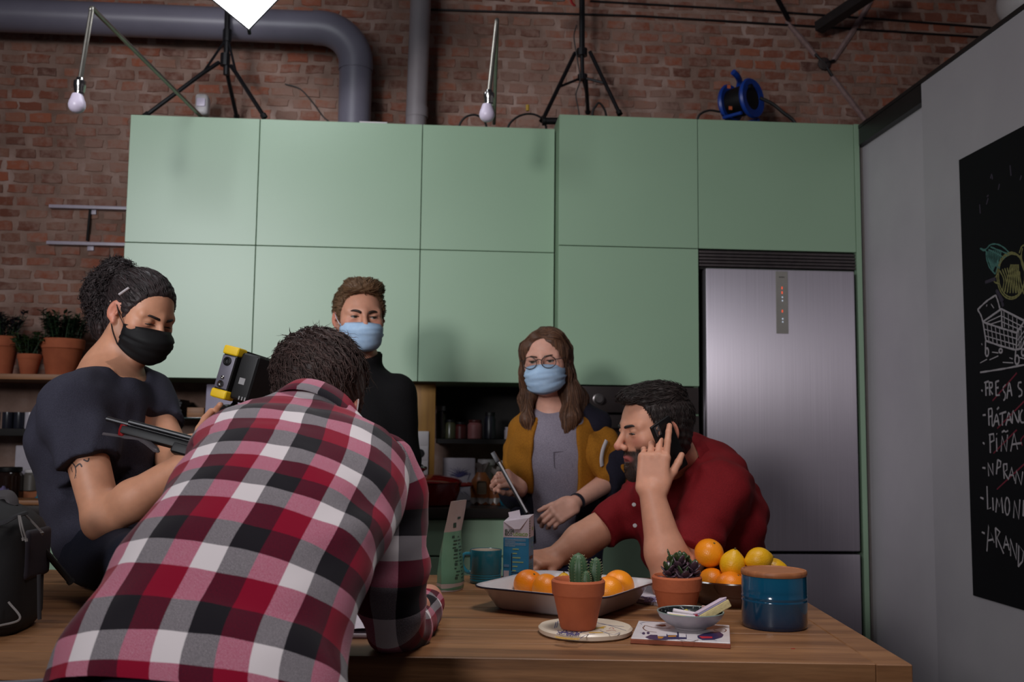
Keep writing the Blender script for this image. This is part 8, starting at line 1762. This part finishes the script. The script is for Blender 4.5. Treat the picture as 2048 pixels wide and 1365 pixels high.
# ------------------------------------------------------------------ things held in hands
# phone at the ear of the man in red
pt, pbm = P(1322, 851, 2.535), P(1352, 928, 2.56)
axl = (pbm - pt).normalized(); wv = Vector((0.85, 0.50, 0.22)); wv = (wv - axl * wv.dot(axl)).normalized(); nv_ = axl.cross(wv)
if nv_.y > 0: nv_ = -nv_
pcn = (P(1338, 893, 2.552)); Mph = M4(wv, axl, wv.cross(axl), pcn)
t = thing('mobile_phone', 'black phone held at the ear of the man in the red shirt', 'phone', pcn)
bm = B(); box(bm, -0.036, 0.036, -0.072, 0.072, -0.004, 0.004, bev=0.0035, seg=3, M=Mph); obj('case', bm, black_m, t)
sgn = -1 if (Mph.to_3x3() @ Vector((0, 0, 1))).y > 0 else 1
bm = B(); box(bm, -0.028, -0.010, -0.066, -0.040, 0.004 * sgn - 0.0008, 0.004 * sgn + 0.0012, bev=0.0006, seg=1, M=Mph); cam_b = obj('camera_block', bm, mat('camera_grey', rgb(60, 60, 64), rough=0.3), t)
for yy in (-0.060, -0.047):
    bm = B(); lathe(bm, [(0, 0.0005), (0.0042, 0.0005), (0.005, 0)], n=14, M=Mph @ Matrix.Translation((-0.019, yy, 0.0055 * sgn))); obj('camera_lens', bm, chrome, cam_b)
# slab held by the woman
a, e = P(985, 905, 3.20), P(1053, 1028, 3.14); ax_ = (e - a); L = ax_.length; ax_.normalize(); dp = ((a + e) / 2 - EYE).normalized() + Vector((0.03, 0, 0.02)); dp = (dp - ax_ * dp.dot(ax_)).normalized(); nn3 = ax_.cross(dp); Msl = M4(ax_, dp, nn3, a)
t = thing('tablet', 'black tablet with pale edge held upright by the woman, seen edge on', 'tablet', (a + e) / 2)
bm = B(); box(bm, 0, L, 0.0, 0.155, -0.005, 0.005, bev=0.002, M=Msl); obj('slab', bm, black_m, t)
bm = B(); box(bm, L * 0.17, L * 0.99, -0.0022, -0.0004, 0.0005, 0.006, bev=0.0005, seg=1, M=Msl); obj('pale_edge', bm, mat('pale_edge', rgb(206, 200, 204), rough=0.4), t)
bm = B(); box(bm, 0.0, L * 0.16, -0.003, 0.02, -0.0075, 0.0075, bev=0.002, M=Msl); obj('hinge_end', bm, mat('hinge_grey', rgb(60, 58, 64), rough=0.4), t)
# camera monitor rig in the hands of the long haired man
mc = P(478, 752, 2.36); up = (P(473, 700, 2.36) - P(446, 790, 2.36)).normalized()          # edge direction of the housing
nr_ = Vector((0.96, -0.02, -0.24)); dpv = Vector((0.42, 0.90, -0.02)); dpv = (dpv - up * dpv.dot(up)).normalized(); wx = dpv.cross(up)     # wx: thickness to the right, dpv: width away
if wx.x < 0: wx = -wx
o0 = P(452, 745, 2.33); Mm = M4(wx, dpv, up, o0)
t = thing('field_monitor', 'black camera field monitor with yellow corner bumpers held by the seated man', 'monitor', o0)
hh = (P(473, 695, 2.33) - P(441, 795, 2.33)).length / 2
bm = B(); box(bm, -0.020, 0.018, 0.0, 0.19, -hh, hh, bev=0.004, seg=2, M=Mm); hs_ = obj('housing', bm, black_m, t)
bm = B(); box(bm, -0.0185, 0.0165, -0.0035, -0.0002, -hh * 0.64, hh * 0.64, bev=0.001, M=Mm); pl = obj('side_plate', bm, mat('side_plate_grey', rgb(104, 100, 112), rough=0.45, metal=0.2), t)
yel = mat('yellow_rubber', rgb(236, 196, 20), rgb(226, 184, 14), rough=0.5)
for s in (-1, 1):
    for (y0, y1) in ((-0.006, 0.03), (0.165, 0.196)):
        bm = B(); box(bm, -0.0225, 0.021, y0, y1, s * hh * 0.68 if s > 0 else -hh * 1.03, hh * 1.03 if s > 0 else -hh * 0.68, bev=0.006, seg=3, M=Mm); obj('bumper', bm, yel, t)
def ringpart(name, z, r, mm, d=0.004):
    bm = B(); lathe(bm, [(0, 0.0), (r * 0.45, 0.0005), (r * 0.5, d * 0.6), (r * 0.72, d), (r, d * 0.6), (r, 0)], n=20, M=Mm @ Matrix.Translation((-0.002, -0.0036, z)) @ Matrix.Rotation(pi / 2, 4, 'X')); obj(name, bm, mm, pl)
ringpart('dial', hh * 0.42, 0.0105, black_m); ringpart('small_socket', -hh * 0.22, 0.0045, chrome); ringpart('socket', -hh * 0.48, 0.0085, chrome)
bm = B(); box(bm, 0.018, 0.070, 0.010, 0.180, -hh * 0.92, hh * 0.92, bev=0.010, seg=3, M=Mm); bt = obj('battery_back', bm, black_m, t)
bm = B(); box(bm, 0.034, 0.050, 0.0088, 0.0102, -0.018, -0.003, bev=0.0004, seg=1, M=Mm); obj('sticker', bm, mat('sticker_grey', rgb(150, 148, 150), rough=0.5), bt)
bm = B()
for k in range(3): box(bm, 0.046 + 0.008 * k, 0.049 + 0.008 * k, 0.0088, 0.0102, -hh * 0.88, -hh * 0.74, M=Mm)
o = obj('port_marks', bm, mat('sticker_grey', rgb(150, 148, 150), rough=0.5), bt); o['kind'] = 'stuff'
# grip under the monitor
g1 = P(470, 806, 2.40); g2 = P(466, 822, 2.40); g3 = P(452, 842, 2.39); g4 = P(420, 892, 2.385)
t = thing('camera_grip', 'black ball-head grip under the field monitor in his right hand', 'grip', g3)
bm = B(); tube(bm, [P(473, 794, 2.40), g1, P(469, 813, 2.40)], [0.008, 0.006, 0.012], 12); obj('ball_stem', bm, black_m, t)
bm = B(); lathe(bm, [(0, -0.022), (0.02, -0.02), (0.029, -0.012), (0.031, 0.0), (0.028, 0.012), (0.018, 0.018), (0, 0.018)], n=24, M=Matrix.Translation(P(464, 830, 2.40)) @ Matrix.Rotation(0.5, 4, 'Y')); bh = obj('ball_head', bm, black_m, t)
bm = B(); lathe(bm, [(0, 0.002), (0.004, 0.001), (0.005, 0)], n=12, M=Matrix.Translation(P(462, 838, 2.367)) @ Matrix.Rotation(pi / 2, 4, 'X')); obj('screw', bm, chrome, bh)
bm = B(); tube(bm, [P(456, 843, 2.398), g4], [0.021, 0.018], 16); obj('handle', bm, black_m, t)
# slider rails across his lap
r0, r1 = P(214, 838, 2.40), P(388, 884, 2.36); rd = (r1 - r0).normalized(); pr_ = Vector((0, 0.3, 1)); pr_ = (pr_ - rd * pr_.dot(rd)).normalized(); q3 = rd.cross(pr_); Mr = M4(rd, q3, pr_, r0); Lr = (r1 - r0).length
t = thing('camera_slider', 'black twin rail camera slider with red clamps in front of the seated man', 'slider', r0)
for k in (-1, 0, 1):
    bm = B(); tube(bm, [Mr @ Vector((0.06 if k else 0, 0.012 * k, 0.004 * k)), Mr @ Vector((Lr, 0.012 * k, 0.004 * k))], 0.0058, 10); obj('rail', bm, mat('rail_grey', rgb(44, 43, 46), rgb(34, 33, 36), rough=0.35, metal=0.3), t)
bm = B(); box(bm, 0.05, Lr + 0.01, -0.018, 0.018, -0.026, -0.008, bev=0.003, M=Mr); obj('beam', bm, black_m, t)
redm = mat('red_anodised', rgb(150, 22, 28), rough=0.35, metal=0.3)
ra = P(249, 850, 2.385); rb_ = P(243, 872, 2.385)
bm = B(); tube(bm, [ra, L3(ra, rb_, 0.5), rb_], [0.0085, 0.010, 0.0085], 10); obj('red_clamp', bm, redm, t)
bm = B(); tube(bm, [P(390, 884, 2.345), P(386, 896, 2.345)], 0.011, 10); obj('red_clamp', bm, redm, t)
bm = B(); tube(bm, spline([P(206, 868, 2.395), P(250, 874, 2.38), P(285, 880, 2.37), P(318, 905, 2.36)], 6), [0.004] * 6 + [0.006] * 6 + [0.008] * 6 + [0.003], 8, flat=0.6); obj('curved_blade', bm, mat('blade_grey', rgb(120, 112, 116), rough=0.3, metal=0.6), t)
bm = B(); box(bm, Lr - 0.04, Lr + 0.02, -0.02, 0.02, -0.040, -0.012, bev=0.01, seg=3, M=Mr); obj('carriage', bm, black_m, t)
bm = B(); tube(bm, spline([r1, P(400, 872, 2.37), P(425, 858, 2.38)], 5), 0.010, 8); obj('arm', bm, black_m, t)
